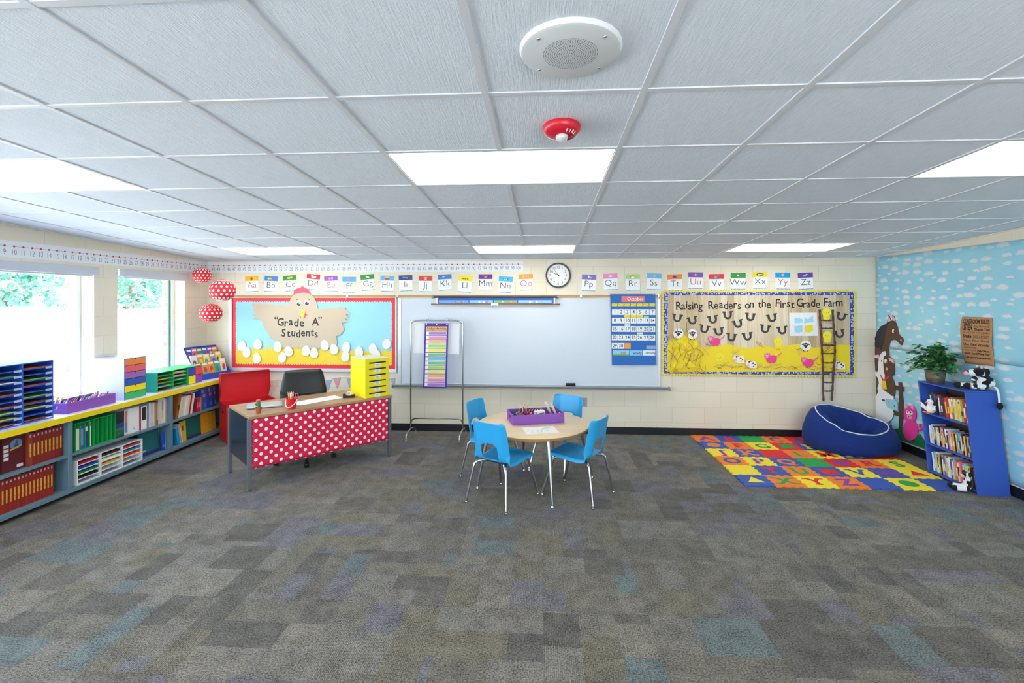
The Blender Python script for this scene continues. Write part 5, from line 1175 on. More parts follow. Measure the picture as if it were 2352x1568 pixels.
for ti, (x, z, zt) in enumerate(TIERS):
    n = len(ART[ti]); sp = (W - .03) / n
    for k, (hx, nm) in enumerate(ART[ti]):
        b = bpy.data.objects.new('picture_book', None); COL.objects.link(b)
        tag(b, '%s picture book on the %s step of the blue book display' % (nm, ('lowest', 'middle', 'top')[ti]), 'book', 'picture books in the blue display')
        b.matrix_world = Mb @ Matrix.Translation((x + .055, .015 + sp * k, z + .0036)) @ Matrix.Rotation(R(-14), 4, 'Y'); OFFS[b.name] = Vector((0, 0, 0))
        h = r.uniform(.17, .185) if ti == 2 else r.uniform(.185, .215); w = sp * .98
        MB().box(-.0015, 0, 0, w, 0, h).box(-.011, -.0095, 0, w, 0, h).box(-.0095, -.0015, 0, .0015, 0, h).build('cover', mat(hx, .4), b)
        MB().box(-.0093, -.0017, .0018, w - .002, .002, h - .002).build('pages', M_PAGES, b)
        m = MB(); c2 = [HUES[r.randrange(10)][0], 'f4ecd8', HUES[r.randrange(10)][0]]
        m.prism(circ(w * r.uniform(.35, .65), h * .45, w * .26, 14, h * .2), lambda p, q, d: Vector((.0003 + d, p, q)), 0, .0004, 0)
        m.box(.0003, .0007, w * .12, w * .88, h * .78, h * .92, 1); m.prism(circ(w * .6, h * .3, w * .14, 10), lambda p, q, d: Vector((.0009 + d, p, q)), 0, .0004, 2)
        m.build('cover_print', [mat(q, .45) for q in c2], b)

# ---- red storage chest with its lid up, in the corner by the window wall (x along the front, y to the back)
ux = Vector((.68, .733, 0)); YAWC = math.atan2(.733, .68)
CB = (-4.035, 5.94, 0)
t = thing('storage_chest', 'red storage chest with its lid standing open behind the desk', 'chest', CB, None, local=YAWC)
M_RED = mat('dc1c28', .45); Lc, Dc, Hc = .60, .34, .49; w = .008
m = MB().box(0, Lc, 0, Dc, .002, .012); m.box(0, Lc, 0, w, .012, Hc); m.box(0, Lc, Dc - w, Dc, .012, Hc); m.box(0, w, w, Dc - w, .012, Hc); m.box(Lc - w, Lc, w, Dc - w, .012, Hc)
m.build('chest_body', M_RED, t, bevel=.002)
for k in range(2): MB().box(.03, Lc - .03, -.006, -.0004, .05 + k * .21, .05 + k * .21 + .195).build('front_panel', M_RED, t, bevel=.003)
MB().box(-.0015, -.0003, Dc / 2 - .035, Dc / 2 + .035, .36, .385).build('hand_hole', mat('2a080c', .7), t)
Ml = Matrix.Translation((0, Dc + .002, Hc - .01)) @ Matrix.Rotation(R(-3), 4, 'X')
lid = MB().box(0, Lc, -.008, 0, 0, .375, M=Ml).box(0, Lc, -.075, -.008, .367, .375, M=Ml).build('lid', M_RED, t, bevel=.002)
MB().prism([(-.008, .02), (-.008, .366), (-.075, .366), (-.10, .15)], lambda a, b, d: Ml @ Vector((d, a, b)), -.006, -.0005).build('lid_flap', M_RED, lid)
MB().prism([(-.008, .02), (-.008, .366), (-.075, .366), (-.10, .15)], lambda a, b, d: Ml @ Vector((Lc + d, a, b)), .0005, .006).build('lid_flap', M_RED, lid)

# ---- paper lanterns on strings
def dots():
    w = NT('polka_dot_paper'); tc = w.n('TexCoord'); sp = w.n('SeparateXYZ'); w.nt.links.new(tc.outputs['Object'], sp.inputs[0])
    x, y, z = sp.outputs
    az = w.math('DIVIDE', w.math('ARCTAN2', y, x), 2 * PI)
    r = w.math('SQRT', w.math('ADD', w.math('MULTIPLY', x, x), w.math('MULTIPLY', y, y)))
    el = w.math('DIVIDE', w.math('ARCTAN2', z, r), PI)
    v = w.math('MULTIPLY', w.math('ADD', el, .5), 9.0); row = w.math('FLOOR', v)
    u = w.math('ADD', w.math('MULTIPLY', w.math('ADD', az, .5), 15.0), w.math('MULTIPLY', w.math('MODULO', row, 2.0), .5))
    fu, fv = w.math('SUBTRACT', w.math('FRACT', u), .5), w.math('SUBTRACT', w.math('FRACT', v), .5)
    cs = w.math('COSINE', w.math('MULTIPLY', el, PI))
    fu = w.math('MULTIPLY', w.math('MULTIPLY', fu, cs), 1.2)
    d = w.math('SQRT', w.math('ADD', w.math('MULTIPLY', fu, fu), w.math('MULTIPLY', fv, fv)))
    return w.done(w.mix(w.rng(d, .26, .31, 1, 0), rgb('e02a38'), rgb('fdf3ee')), .7)
M_DOT = dots()
for (x, y, z, rr), lab in zip(((-4.62, 6.30, 2.165, .118), (-4.28, 6.22, 1.957, .160), (-4.50, 6.30, 1.652, .140)), ('smallest red paper lantern with white dots, hung highest in the corner', 'largest red paper lantern with white dots, hung by the bulletin board', 'lowest red paper lantern with white dots, hung above the book display')):
    t = thing('paper_lantern', lab, 'paper lantern', (x, y, z), 'polka-dot paper lanterns')
    prof = []
    for k in range(41):
        a = -PI / 2 + PI * k / 40; a = max(-1.33, min(1.33, a)); rib = 1 - .012 * abs(math.sin(k * PI / 2))
        prof.append((rr * math.cos(a) * rib, rr * .9 * math.sin(a)))
    MB().lathe(prof, 40, (x, y, z), caps=False).build('paper_shell', M_DOT, t, smooth=30, loc=(x, y, z)).location = (0, 0, 0)
    zr = rr * .9 * math.sin(1.33)
    MB().tube([(x + rr * .24 * math.cos(a), y + rr * .24 * math.sin(a), z + zr) for a in [2 * PI * k / 20 for k in range(20)]], .002, 5, closed=True).tube([(x - rr * .24, y, z + zr), (x, y, z + zr + .012), (x + rr * .24, y, z + zr)], .0012, 5).build('wire_ring', M_STEEL, t)
    MB().tube([(x, y, z + zr + .012), (x, y, ZC(y) - .003)], .0011, 5).build('hanging_cord', mat('e8e8e8', .7), t)

# ================================================================ TEACHER'S DESK
DY = math.atan2(1.10, 1.014); DB = (-2.809, 4.474, 0)
MD = Matrix.Translation(DB) @ Matrix.Rotation(DY, 4, 'Z')
def on_desk(x, y, z=.7155): return MD @ Vector((x, y, z))
def wood(name, a, b, axis, sc=22):
    w = NT(name); tc = w.n('TexCoord'); sp = w.n('SeparateXYZ'); w.nt.links.new(tc.outputs['Object'], sp.inputs[0])
    c = list(sp.outputs)[:3]; v = [w.math('MULTIPLY', q, 1.2 if k == axis else sc) for k, q in enumerate(c)]
    n = w.noise(w.vec(*v), 1.6, 5, .6)
    return w.done(w.mix(w.rng(n, .3, .7, 0, 1), rgb(a), rgb(b)), .38, .4)
M_DESKTOP = wood('desk_walnut_laminate', '9a7452', 'c09a74', 0); M_LEG = mat('7c8590', .35, .6); M_NAVY = mat('28323e', .18, .1)
t = thing('teacher_desk', 'wood-topped teacher desk with red polka-dot cloth across its front', 'desk', DB, None, local=DY)
MB().box(-.008, 1.528, -.012, .695, .687, .715).build('desk_top', M_DESKTOP, t, bevel=.003)
for x, y in ((0, 0), (1.496, 0), (0, .70 - .02), (1.496, .70 - .02)):
    s = .018
    l = MB().box(x - s, x + s, y - s + .008, y + s + .008, .012, .686).build('leg', M_LEG, t, bevel=.003)
    MB().lathe([(.0, 0), (.022, 0), (.022, .008), (.012, .012), (0, .012)], 14, (x, y + .008, 0)).build('foot', M_STEEL, l, smooth=40)
MB().box(-.006, .006, .035, .66, .23, .685).build('side_panel', M_NAVY, t); MB().box(1.49, 1.502, .035, .66, .23, .685).build('side_panel', M_NAVY, t)
MB().box(.03, 1.466, .012, .024, .23, .685).build('modesty_panel', M_NAVY, t)
def desk_cloth():
    w = NT('polka_dot_cloth'); tc = w.n('TexCoord'); sp = w.n('SeparateXYZ'); w.nt.links.new(tc.outputs['Object'], sp.inputs[0])
    x, y, z = sp.outputs
    u = w.math('DIVIDE', w.math('SUBTRACT', x, .056), .0935); v = w.math('DIVIDE', w.math('SUBTRACT', z, .665), .0935)
    def lat(o):
        a = w.math('SUBTRACT', w.math('FRACT', w.math('ADD', u, .5 + o)), .5); b = w.math('SUBTRACT', w.math('FRACT', w.math('ADD', v, .5 + o)), .5)
        return w.math('SQRT', w.math('ADD', w.math('MULTIPLY', a, a), w.math('MULTIPLY', b, b)))
    d = w.math('MINIMUM', lat(0.0), lat(.5))
    return w.done(w.mix(w.rng(d, .166, .184, 1, 0), rgb('de2450'), rgb('fbf3ee')), .75)
def cloth_fr(x, z):
    s = min(1, max(0, (.66 - z) / .45)); return -.004 + .006 * s * math.sin(x * 9.0) + .004 * s * math.sin(x * 23 + z * 9)
m = MB(); nx, nz = 60, 14; vs = []
for i in range(nx + 1):
    for k in range(nz + 1):
        x, z = .024 + (1.472 - .024) * i / nx, .205 + (.684 - .205) * k / nz; vs.append((x, cloth_fr(x, z), z + (.004 * math.sin(x * 7) if k == 0 else 0)))
m.add(vs, [(i * (nz + 1) + k, (i + 1) * (nz + 1) + k, (i + 1) * (nz + 1) + k + 1, i * (nz + 1) + k + 1) for i in range(nx) for k in range(nz)])
o = m.build('front_cloth', desk_cloth(), t, smooth=0, solid=False); so = o.modifiers.new('thick', 'SOLIDIFY'); so.thickness = .0015; so.offset = 0

# ---- things on the desk
P = Vector((-2.925, 4.926, .7155)); t = thing('laptop', 'closed silver laptop on the near end of the desk', 'laptop', P, None, local=R(31))
MB().box(-.168, .168, -.115, .115, .004, .012).build('base', mat('b4bac2', .3, .8), t, bevel=.003)
MB().box(-.168, .168, -.115, .115, .0125, .020).build('lid', mat('c4cad2', .28, .8), t, bevel=.003)
for x in (-.14, .14):
    for y in (-.09, .09): MB().lathe([(0, 0), (.008, 0), (.008, .004), (0, .004)], 10, (x, y, 0)).build('rubber_foot', mat('202226', .8), t)
P = (-2.812, 4.628, .7155); t = thing('cactus_pot', 'small cactus with pink flower in a terracotta pot at the desk corner', 'potted plant', P)
x, y, z = P
MB().lathe([(.0, .0), (.021, 0), (.027, .040), (.031, .041), (.032, .056), (.027, .056), (.026, .046), (0, .046)], 24, P).build('pot', mat('b4532c', .75, grain=.1, gscale=60), t, smooth=40)
m = MB()
for zz0, rr in ((.05, .016),): m.lathe([(rr * (1 + .0), 0), (rr * 1.12, .025), (rr * 1.0, .055), (rr * .6, .068), (0, .070)], 16, (x, y, z + zz0))
m.ball((x - .022, y - .004, z + .085), (.009, .009, .013), 10, 8).tube([(x - .012, y, z + .073), (x - .022, y - .004, z + .080)], .005, 6)
m.build('cactus_stem', mat('3e7a3a', .7, grain=.15, gscale=120), t, smooth=50)
m = MB()
for k in range(9): a = 2 * PI * k / 9; m.ball((x + .014 * math.cos(a), y + .014 * math.sin(a), z + .122), (.010, .010, .009), 8, 6)
m.ball((x, y, z + .127), (.015, .015, .010), 10, 6); m.build('flower', mat('e4507c', .6), t, smooth=0)
P = (-2.585, 4.835, .7155); t = thing('pencil_pail', 'small red pail with a white handle holding pencils on the desk', 'pail', P); x, y, z = P
MB().lathe([(.0, 0), (.040, 0), (.055, .102), (.059, .103), (.059, .107), (.053, .107), (.038, .005), (0, .005)], 32, P).build('bucket', mat('e01c28', .35), t, smooth=40)
MB().tube([(x + .058 * math.cos(a) * .72 + .058 * math.cos(a) * .28, y - .060 - .0 + .058 * 0 + (.06 - .06 * abs(math.cos(a))) * -.1 + .06 * abs(math.cos(a)) ** 3, z + .100 - .075 * math.sin(a)) for a in [PI * k / 16 for k in range(17)]], .0045, 8).build('handle', mat('f4f0f0', .4), t, smooth=0)
r = random.Random(9)
for k in range(13):
    a = r.uniform(0, 2 * PI); q = r.uniform(.006, .026)
    bx, by = x + q * .8 * math.cos(a), y + q * .8 * math.sin(a); tx, ty = x + q * 1.6 * math.cos(a), y + q * 1.6 * math.sin(a)
    hx, tip = (('e0a040', 'e8c898'), ('e8b050', 'f0dcc0'), ('d89038', 'e8d0a8'), ('d8c8a0', 'f4ece0'))[k % 4]
    stick('%s pencil standing in the red pail, %s of the bunch' % (('yellow', 'pale yellow', 'ochre', 'natural wood')[k % 4], nth(k)), 'pencils in the red pail', (bx, by, z + .006), (tx, ty, z + .165 + r.uniform(-.012, .02)), .0036, hx, tip, 'pencil', 'pencil')
t = thing('scissors', 'pink-handled scissors standing in the red pail', 'scissors', (x + .03, y + .0, z + .01)); mp = mat('e03c78', .35)
for s in (-1, 1):
    c = Vector((x + .040 + s * .017, y - .008 * s, z + .135))
    MB().tube([c + Vector((.016 * math.cos(a), .002, .022 * math.sin(a))) for a in [2 * PI * k / 18 for k in range(18)]], .004, 7, closed=True).tube([c + Vector((-s * .006, 0, -.022)), (x + .036, y, z + .095)], .005, 7).build('handle', mp, t, smooth=0)
MB().tube([(x + .036, y, z + .0945), (x + .028, y, z + .012)], [.006, .002], 6).build('blade', M_STEEL, t)
def sheet(label, group, cx, cy, z, w, h, ang, hexc='f6f6f8', art=None):
    t = thing('paper_sheet', label, 'paper', (cx, cy, z), group, local=ang)
    MB().box(-w / 2, w / 2, -h / 2, h / 2, 0, .0006).build('sheet', mat(hexc, .6), t)
    if art: art(t)
    return t
def ruled(t):
    m = MB()
    for k in range(9): m.box(-.08, .05 + .03 * ((k * 7) % 3 - 1), -.10 + k * .024, -.0985 + k * .024, .0007, .0009)
    m.build('printed_text_lines', mat('a8acb4', .7), t)
sheet('white sheet of paper on the desk, the one nearest the pail', 'papers on the desk', -2.575, 5.165, .7155, .21, .29, R(-32))
sheet('white printed sheet of paper on the desk, the one nearest the tape dispenser', 'papers on the desk', -2.44, 5.345, .7163, .21, .29, R(-38), art=ruled)
P = on_desk(1.095, .21); t = thing('tape_dispenser', 'black tape dispenser beside the yellow mail sorter', 'tape dispenser', P, None, local=DY + R(-30))
MB().prism([(-.065, 0), (.065, 0), (.068, .03), (.05, .038), (.02, .022), (-.02, .022), (-.05, .05), (-.065, .045)], lambda a, b, d: Vector((a, d, b)), -.024, .024).build('dispenser_body', mat('17191c', .35), t, bevel=.004)
MB().lathe([(.012, -.010), (.026, -.010), (.026, .010), (.012, .010), (.012, -.010)], 24, M=Matrix.Translation((0, 0, .050)) @ Matrix.Rotation(PI / 2, 4, 'X'), caps=False).build('tape_roll', mat('e8e4d4', .3), t, smooth=40)
MB().box(.062, .070, -.014, .014, .0385, .043).build('cutter', M_STEEL, t)
# yellow mail sorter with posting slots
MBX = MD @ Matrix.Translation((1.195, .012, .7155)); t = thing('mail_sorter', 'yellow mail sorter with six black posting slots on the desk', 'mail sorter', MBX.translation, None, local=DY)
w_, d_, h_ = .302, .37, .442; M_YEL = mat('f8e60c', .4)
MB().box(0, w_, 0, d_, 0, h_).build('casing', M_YEL, t, bevel=.003)
MB().box(-.001, w_ + .001, .004, d_, h_ + .0005, h_ + .004).build('top_panel', mat('eeeecb', .4), t)
for k in range(6):
    z = h_ - .045 - k * .0695
    MB().box(.048, .258, -.0012, -.0004, z - .007, z + .007).build('slot', mat('0c0c0c', .7), t)
    p = MB().box(.115, .188, -.0016, -.0004, z - .044, z - .010).build('label_card', mat('eef0f6', .4), t)
    m = MB()
    for q in range(2): m.box(.125 + .01 * q, .178 - .008 * ((k + q) % 3), -.0022, -.0017, z - .024 - q * .009, z - .020 - q * .009)
    m.build('printed_text_lines', mat('8a90a0', .6), p)

# ---- black executive chair behind the desk
FA = math.atan2(-.45, -.89) ; CCH = (-2.745, 5.43, 0)   # local +y is the way it faces
rz = math.atan2(-.50, -.866)
t = thing('office_chair', 'black padded swivel chair on castors behind the desk', 'office chair', CCH, None, local=rz)
M_LEA = mat('141618', .48, bump=.12, gscale=60); M_PL = mat('121315', .45)
for k in range(5):
    a = 2 * PI * k / 5 + R(18) ; c, s = math.cos(a), math.sin(a)
    l = MB().tube([(.02 * c, .02 * s, .115), (.16 * c, .16 * s, .095), (.31 * c, .31 * s, .072)], [.028, .022, .016], 8).build('base_leg', M_PL, t, smooth=40)
    Mw = Matrix.Translation((.318 * c, .318 * s, .030)) @ Matrix.Rotation(a, 4, 'Z') @ Matrix.Rotation(PI / 2, 4, 'X')
    MB().lathe([(0, -.024), (.026, -.024), (.030, -.018), (.030, .018), (.026, .024), (0, .024)], 18, M=Mw).build('caster', M_PL, l, smooth=40)
MB().tube([(0, 0, .1), (0, 0, .38)], .028, 14).build('gas_column', mat('2a2c30', .3, .6), t, smooth=40)
m = MB().box(-.24, .24, -.22, .25, .40, .49); m.build('seat_cushion', M_LEA, t, smooth=60, bevel=.045, seg=4)
back = []
def bpt(u, v):
    """padded back: u across, v up"""
    z = .47 + .52 * v; hw = .255 * (1 - .16 * max(0, v - .55) / .45) * (1 - .10 * max(0, .25 - v) / .25)
    rc = 1.0 if v < .86 else math.sqrt(max(0, 1 - ((v - .86) / .14) ** 2)) * .12 + .88
    y = -.225 - .10 * v + .035 * u * u + .018 * math.sin(v * PI)
    return hw * u * rc, y, z
for side, off in ((0, 1), (1, -1)):
    pass
nu, nv = 20, 24; vs = []; fs = []
for k in range(nv + 1):
    for i in range(nu + 1):
        u, v = -1 + 2 * i / nu, k / nv; x, y, z = bpt(u, v)
        e = (1 - abs(u) ** 6) ** .5 * (1 - abs(2 * v - 1) ** 10) ** .5
        seam = .014 * math.exp(-((v - .40 - .10 * u * u) / .022) ** 2)
        puck = .004 * math.sin(u * 26 + v * 3) * math.exp(-((v - .52) / .12) ** 2)
        vs.append((x, y + .045 * e - seam + puck, z))
n1_ = len(vs)
for k in range(nv + 1):
    for i in range(nu + 1):
        u, v = -1 + 2 * i / nu, k / nv; x, y, z = bpt(u, v); e = (1 - abs(u) ** 6) ** .5 * (1 - abs(2 * v - 1) ** 10) ** .5
        vs.append((x, y - .05 * e - .004, z))
for k in range(nv):
    for i in range(nu):
        a = k * (nu + 1) + i; fs += [(a, a + 1, a + nu + 2, a + nu + 1), (n1_ + a, n1_ + a + nu + 1, n1_ + a + nu + 2, n1_ + a + 1)]
for i in range(nu): fs += [(i, n1_ + i, n1_ + i + 1, i + 1), (nv * (nu + 1) + i, nv * (nu + 1) + i + 1, n1_ + nv * (nu + 1) + i + 1, n1_ + nv * (nu + 1) + i)]
for k in range(nv): a = k * (nu + 1); fs += [(a, a + nu + 1, n1_ + a + nu + 1, n1_ + a), (a + nu, n1_ + a + nu, n1_ + a + 2 * nu + 1, a + 2 * nu + 1)]
MB().add(vs, fs).build('backrest', M_LEA, t, smooth=70)
for s in (-1, 1):
    MB().tube(curve([(s * .235, .12, .45), (s * .285, .10, .50), (s * .29, .06, .64), (s * .285, -.10, .66), (s * .262, -.235, .62)], 5, False), .018, 8).build('armrest', M_PL, t, smooth=40)
MB().box(-.12, .12, -.29, .10, .365, .398).build('seat_plate', M_PL, t, bevel=.006)

# ================================================================ ROUND TABLE AND FOUR CHAIRS
TC = Vector((-.10, 4.87, 0))
t = thing('round_table', 'round maple-topped activity table with chrome legs', 'table', TC, None)
M_MAPLE = wood('maple_laminate', 'e3c79c', 'ecd6b0', 0, 14); M_EDGE = mat('a9783f', .45, grain=.1, gscale=40)
x, y, z = TC
MB().lathe([(.0, .600), (.548, .600), (.553, .598), (.553, .594), (0, .594)], 72, TC).build('table_top', M_MAPLE, t, smooth=40)
MB().lathe([(.0, .5938), (.5535, .5938), (.556, .591), (.556, .573), (.552, .570), (0, .570)], 72, TC).build('table_edge', M_EDGE, t, smooth=40)
for fx, fy in ((.08, 4.293), (-.639, 4.687), (.502, 5.049), (-.23, 5.443)):
    d = (Vector((fx, fy, 0)) - TC); top = TC + d * .80 + Vector((0, 0, .569)); ft = TC + d + Vector((0, 0, .03))
    l = MB().tube([top, top + (ft - top) * .45, ft], [.020, .0175, .0115], 14).build('leg', M_STEEL, t, smooth=40)
    MB().lathe([(.0, 0), (.017, 0), (.019, .006), (.012, .014), (.0085, .020), (.010, .030), (0, .034)], 14, TC + d).build('glide', M_STEEL, l, smooth=60)
MB().box(x - .30, x + .30, y - .30, y + .30, .553, .5695).build('apron', mat('2a2c30', .6), t)

M_SHELL = mat('2fa6e2', .33, spec=.4)
def make_chair(label):
    t = thing('school_chair', label, 'chair', (0, 0, 0), 'blue chairs round the table', local=0.0)
    # one sheet of moulded plastic: front lip, seat, bend, back
    line = curve([(.222, .372), (.222, .392), (.210, .408), (.15, .413), (.06, .408), (-.03, .400), (-.11, .397), (-.160, .405), (-.190, .432), (-.206, .48), (-.218, .54), (-.232, .61), (-.246, .68), (-.257, .735), (-.262, .752)], 3, False)
    n = len(line); S = [k / (n - 1) for k in range(n)]
    def half(s):
        pts = ((0, .190), (.1, .203), (.3, .208), (.5, .200), (.58, .196), (.75, .190), (.90, .183), (.955, .176), (1, .150))
        for (a, p), (b, q) in zip(pts, pts[1:]):
            if a <= s <= b: return p + (q - p) * (s - a) / (b - a)
    U = [-1, -.93, -.8, -.62, -.46, -.30, -.1, .1, .30, .46, .62, .8, .93, 1]; m = MB(); vs = []
    for (yy, zz), s in zip(line, S):
        h = half(s); isb = max(0, min(1, (s - .52) / .1))
        for u in U:
            c = abs(u) ** 3
            e = .026 * isb * c + (.020 * max(0, (abs(u) - .8) / .2) * isb)
            ds = -.012 * (1 - isb) * (1 - c) * (1 if s > .18 else 0) - (.030 * max(0, (abs(u) - .93) / .07) * (1 - isb))
            rib = -.010 * isb * math.exp(-((abs(u) - .62) / .09) ** 2) * max(0, 1 - max(0, (s - .72) / .2))
            vs.append((u * h, yy + e + rib, zz + ds))
    k = len(U); fs = []
    for i in range(n - 1):
        for j in range(k - 1):
            zc = (line[i][1] + line[i + 1][1]) / 2; uc = (U[j] + U[j + 1]) / 2
            if S[i] > .53 and .425 < zc < .545 and abs(uc) < .46: continue
            if S[i] > .53 and .425 < zc < .562 and abs(uc) < .30: continue
            fs.append((i * k + j, i * k + j + 1, (i + 1) * k + j + 1, (i + 1) * k + j))
    o = m.add(vs, fs).build('seat_shell', M_SHELL, t, smooth=0, solid=False)
    so = o.modifiers.new('thick', 'SOLIDIFY'); so.thickness = .007; so.offset = 0
    sb = o.modifiers.new('round', 'SUBSURF'); sb.levels = 1; sb.render_levels = 2
    for s in (-1, 1):
        for nm, pa in (('leg', [(s * .222, -.262, .022), (s * .180, -.205, .315), (s * .172, -.190, .348), (s * .150, -.165, .368), (s * .10, -.10, .372)]),
                       ('leg', [(s * .214, .262, .022), (s * .176, .170, .330), (s * .168, .150, .358), (s * .150, .120, .372), (s * .10, .06, .374)])):
            l = MB().tube(curve(pa, 4, False), .0125, 10).build(nm, M_STEEL, t, smooth=40)
            MB().lathe([(0, 0), (.014, 0), (.0165, .005), (.0145, .013), (.0125, .02), (.0125, .030), (0, .031)], 12, (pa[0][0], pa[0][1], 0)).build('glide', M_STEEL, l, smooth=60)
    MB().box(-.11, .11, -.12, -.08, .3635, .382).box(-.11, .11, .04, .08, .3645, .384).box(-.012, .012, -.08, .04, .366, .378).build('seat_bracket', mat('22252a', .5), t)
    return t
CH = [((-.372, 4.464), (.519, .855), 'blue plastic chair with its back to us at the near left of the table'), ((.326, 4.613), (-.853, .52), 'blue plastic chair turned sideways at the right of the round table'), ((.168, 5.318), (-.52, -.855), 'blue plastic chair behind the table, to the right of the craft tray'), ((-.530, 5.090), (.93, -.36), 'blue plastic chair behind the table, at the left of the craft tray')]
c0 = make_chair(CH[0][2])
for k, ((cx, cy), (fx, fy), lab) in enumerate(CH):
    if k == 0: c0.location = (cx, cy, 0); c0.rotation_euler = (0, 0, math.atan2(-fx, fy))
    else: dup(c0, (cx, cy, 0), math.atan2(-fx, fy), lab)

# ---- craft tray on the table
p0, p1 = Vector((-.297, 4.746, 0)), Vector((.211, 4.889, 0)); ax = (p1 - p0); L_ = ax.length; yaw = math.atan2(ax.y, ax.x); W_ = .29; H_ = .098
ctr = p0 + ax / 2 + Vector((-math.sin(yaw), math.cos(yaw), 0)) * W_ / 2
MT = Matrix.Translation((ctr.x, ctr.y, .6005)) @ Matrix.Rotation(yaw, 4, 'Z')
b = .0065
craft_tray('purple craft tray of crayons, pencils and cards on the round table', (ctr.x, ctr.y, .6005), yaw, L_, W_, H_, [(-L_ / 2 + b, L_ / 2 - .17, .0, .005), (L_ / 2 - .169, L_ / 2 - .163, -W_ / 2 + b, W_ / 2 - b), (-.075, -.069, .0055, W_ / 2 - b), (-.055, -.049, -W_ / 2 + b, -.0005)])
r = random.Random(12)
FRONT = [('20303c', 'black'), ('38a0d8', 'light blue'), ('58b838', 'green'), ('f08828', 'orange'), ('e05030', 'red orange'), ('4a2c30', 'brown'), ('202024', 'black and pink'), ('d84868', 'pink'), ('c03040', 'red'), ('e8b830', 'yellow')]
for k, (hx, nm) in enumerate(FRONT):
    x = -L_ / 2 + .022 + .0185 * k; q = MT @ Vector((x, -.020 - .012 * (k % 2), .016)); p = MT @ Vector((x + .003, -W_ / 2 + .020 + .006 * (k % 2), .108 + .012 * (k % 3)))
    stick('%s marker in the near left cell of the table tray, %s along' % (nm, nth(k)), 'markers in the table tray', q, p, .0075, 'e8e8ec', capc=hx)
for k in range(11):
    a = 2 * PI * k / 11; q = MT @ Vector((-.118 + .019 * math.cos(a), .058 + .019 * math.sin(a), .010)); p = MT @ Vector((-.118 + (.056 if math.cos(a) > -.6 else .04) * math.cos(a), .066 + .05 * math.sin(a), .150 + r.uniform(0, .025)))
    hx, nm = (('d8a868', 'natural wood'), ('7a3848', 'dark red'), ('2c3c78', 'navy'), ('e8d8c8', 'pale wood'), ('b06838', 'brown'))[k % 5]
    stick('%s pencil fanned out in the back of the table tray, %s of the bunch' % (nm, nth(k)), 'pencils in the table tray', q, p, .0035, hx, 'e8c8a0', 'pencil', 'pencil')
for k in range(14):
    hx, nm = HUES[(k * 3 + 4) % 10]; x = -.055 + .0098 * k
    q = MT @ Vector((x, .112, .024 + .004 * (k % 2))); p = MT @ Vector((x + .004, .032, .106 + .008 * (k % 3)))
    stick('%s crayon in the back middle part of the table tray, %s along' % (nm, nth(k)), 'crayons in the table tray', q, p, .0045, hx, name='crayon', cat='crayon', capc='f2ece8' if k % 3 == 0 else hx)
t = bpy.data.objects.new('crayon_box', None); COL.objects.link(t); tag(t, 'white crayon box lying across the front of the table tray', 'box'); t.matrix_world = MT @ Matrix.Translation((-.030, -.085, .072)) @ Matrix.Rotation(R(6), 4, 'Z') @ Matrix.Rotation(R(-5), 4, 'Y'); OFFS[t.name] = Vector((0, 0, 0))
MB().box(0, .105, -.022, .022, 0, .042).build('carton', mat('f0eeea', .5), t, bevel=.001)
MB().box(.004, .016, -.0228, -.0222, .006, .036).box(.045, .098, -.0228, -.0222, .012, .022).build('printed_mark', mat('7a6a50', .6), t)
for k, (x, an, hx, lab) in enumerate(((.125, 14, 'f2ecd8', 'cream card standing in the table tray, the one behind'), (.170, 20, 'eae0b8', 'cream card with coloured lines standing in the table tray, the front one'))):
    t = bpy.data.objects.new('flash_card', None); COL.objects.link(t); tag(t, lab, 'card', 'cards in the table tray'); t.matrix_world = MT @ Matrix.Translation((L_ / 2 - .068 + .036 * k, -.055 + .075 * (1 - k), .0135)) @ Matrix.Rotation(R(-24), 4, 'Y'); OFFS[t.name] = Vector((0, 0, 0))
    for q in range(3): MB().box(-.003 - .004 * q, -.0005 - .004 * q, -.042, .042, 0, .185 - .004 * q).build('card_leaf', mat(hx, .6), t)
    m = MB()
    for q in range(4): m.box(0, .0004, -.028, .028, .02 + q * .028, .0225 + q * .028)
    m.build('ruled_line_pattern', mat(('d8c8a0', 'c89878')[k], .6), t)
def drawing(t):
    m = MB(); r = random.Random(2)
    for k in range(7):
        x, y, a = r.uniform(-.09, .08), r.uniform(-.05, .06), r.uniform(0, 3); c, s = math.cos(a) * .045, math.sin(a) * .045
        m.tube([(x - c, y - s, .0012), (x + r.uniform(-.01, .01), y + r.uniform(-.01, .01), .0012), (x + c, y + s, .0012)], .0012, 4)
    m.build('crayon_scribble', mat('8cc0b8', .7), t)
sheet("white sheet with a child's crayon drawing on the round table", None, -.028, 4.60, .6005, .315, .235, R(14), 'f6f5f0', drawing)

# ================================================================ CHART STAND
t = thing('chart_stand', 'chrome tube chart stand in front of the whiteboard', 'stand', (-1.42, 6.40, 0))
xl, xr, yr = -1.772, -1.070, 6.40; M_CHR = mat('b8bcc0', .18, 1.0)
MB().tube(curve([(xl, yr, .10), (xl, yr, .80), (xl, yr, 1.47), (xl + .02, yr, 1.53), (xl + .09, yr, 1.556), ((xl + xr) / 2, yr, 1.558), (xr - .09, yr, 1.556), (xr - .02, yr, 1.53), (xr, yr, 1.47), (xr, yr, .80), (xr, yr, .10)], 5, False), .0105, 10).build('upright_frame', M_CHR, t, smooth=40)
MB().tube(curve([(xl + .005, yr, .16), (xl + .01, yr, .21), (xl + .07, yr, .245), ((xl + xr) / 2, yr, .247), (xr - .07, yr, .245), (xr - .01, yr, .21), (xr - .005, yr, .16)], 5, False), .0085, 8).build('crossbar', M_CHR, t, smooth=40)
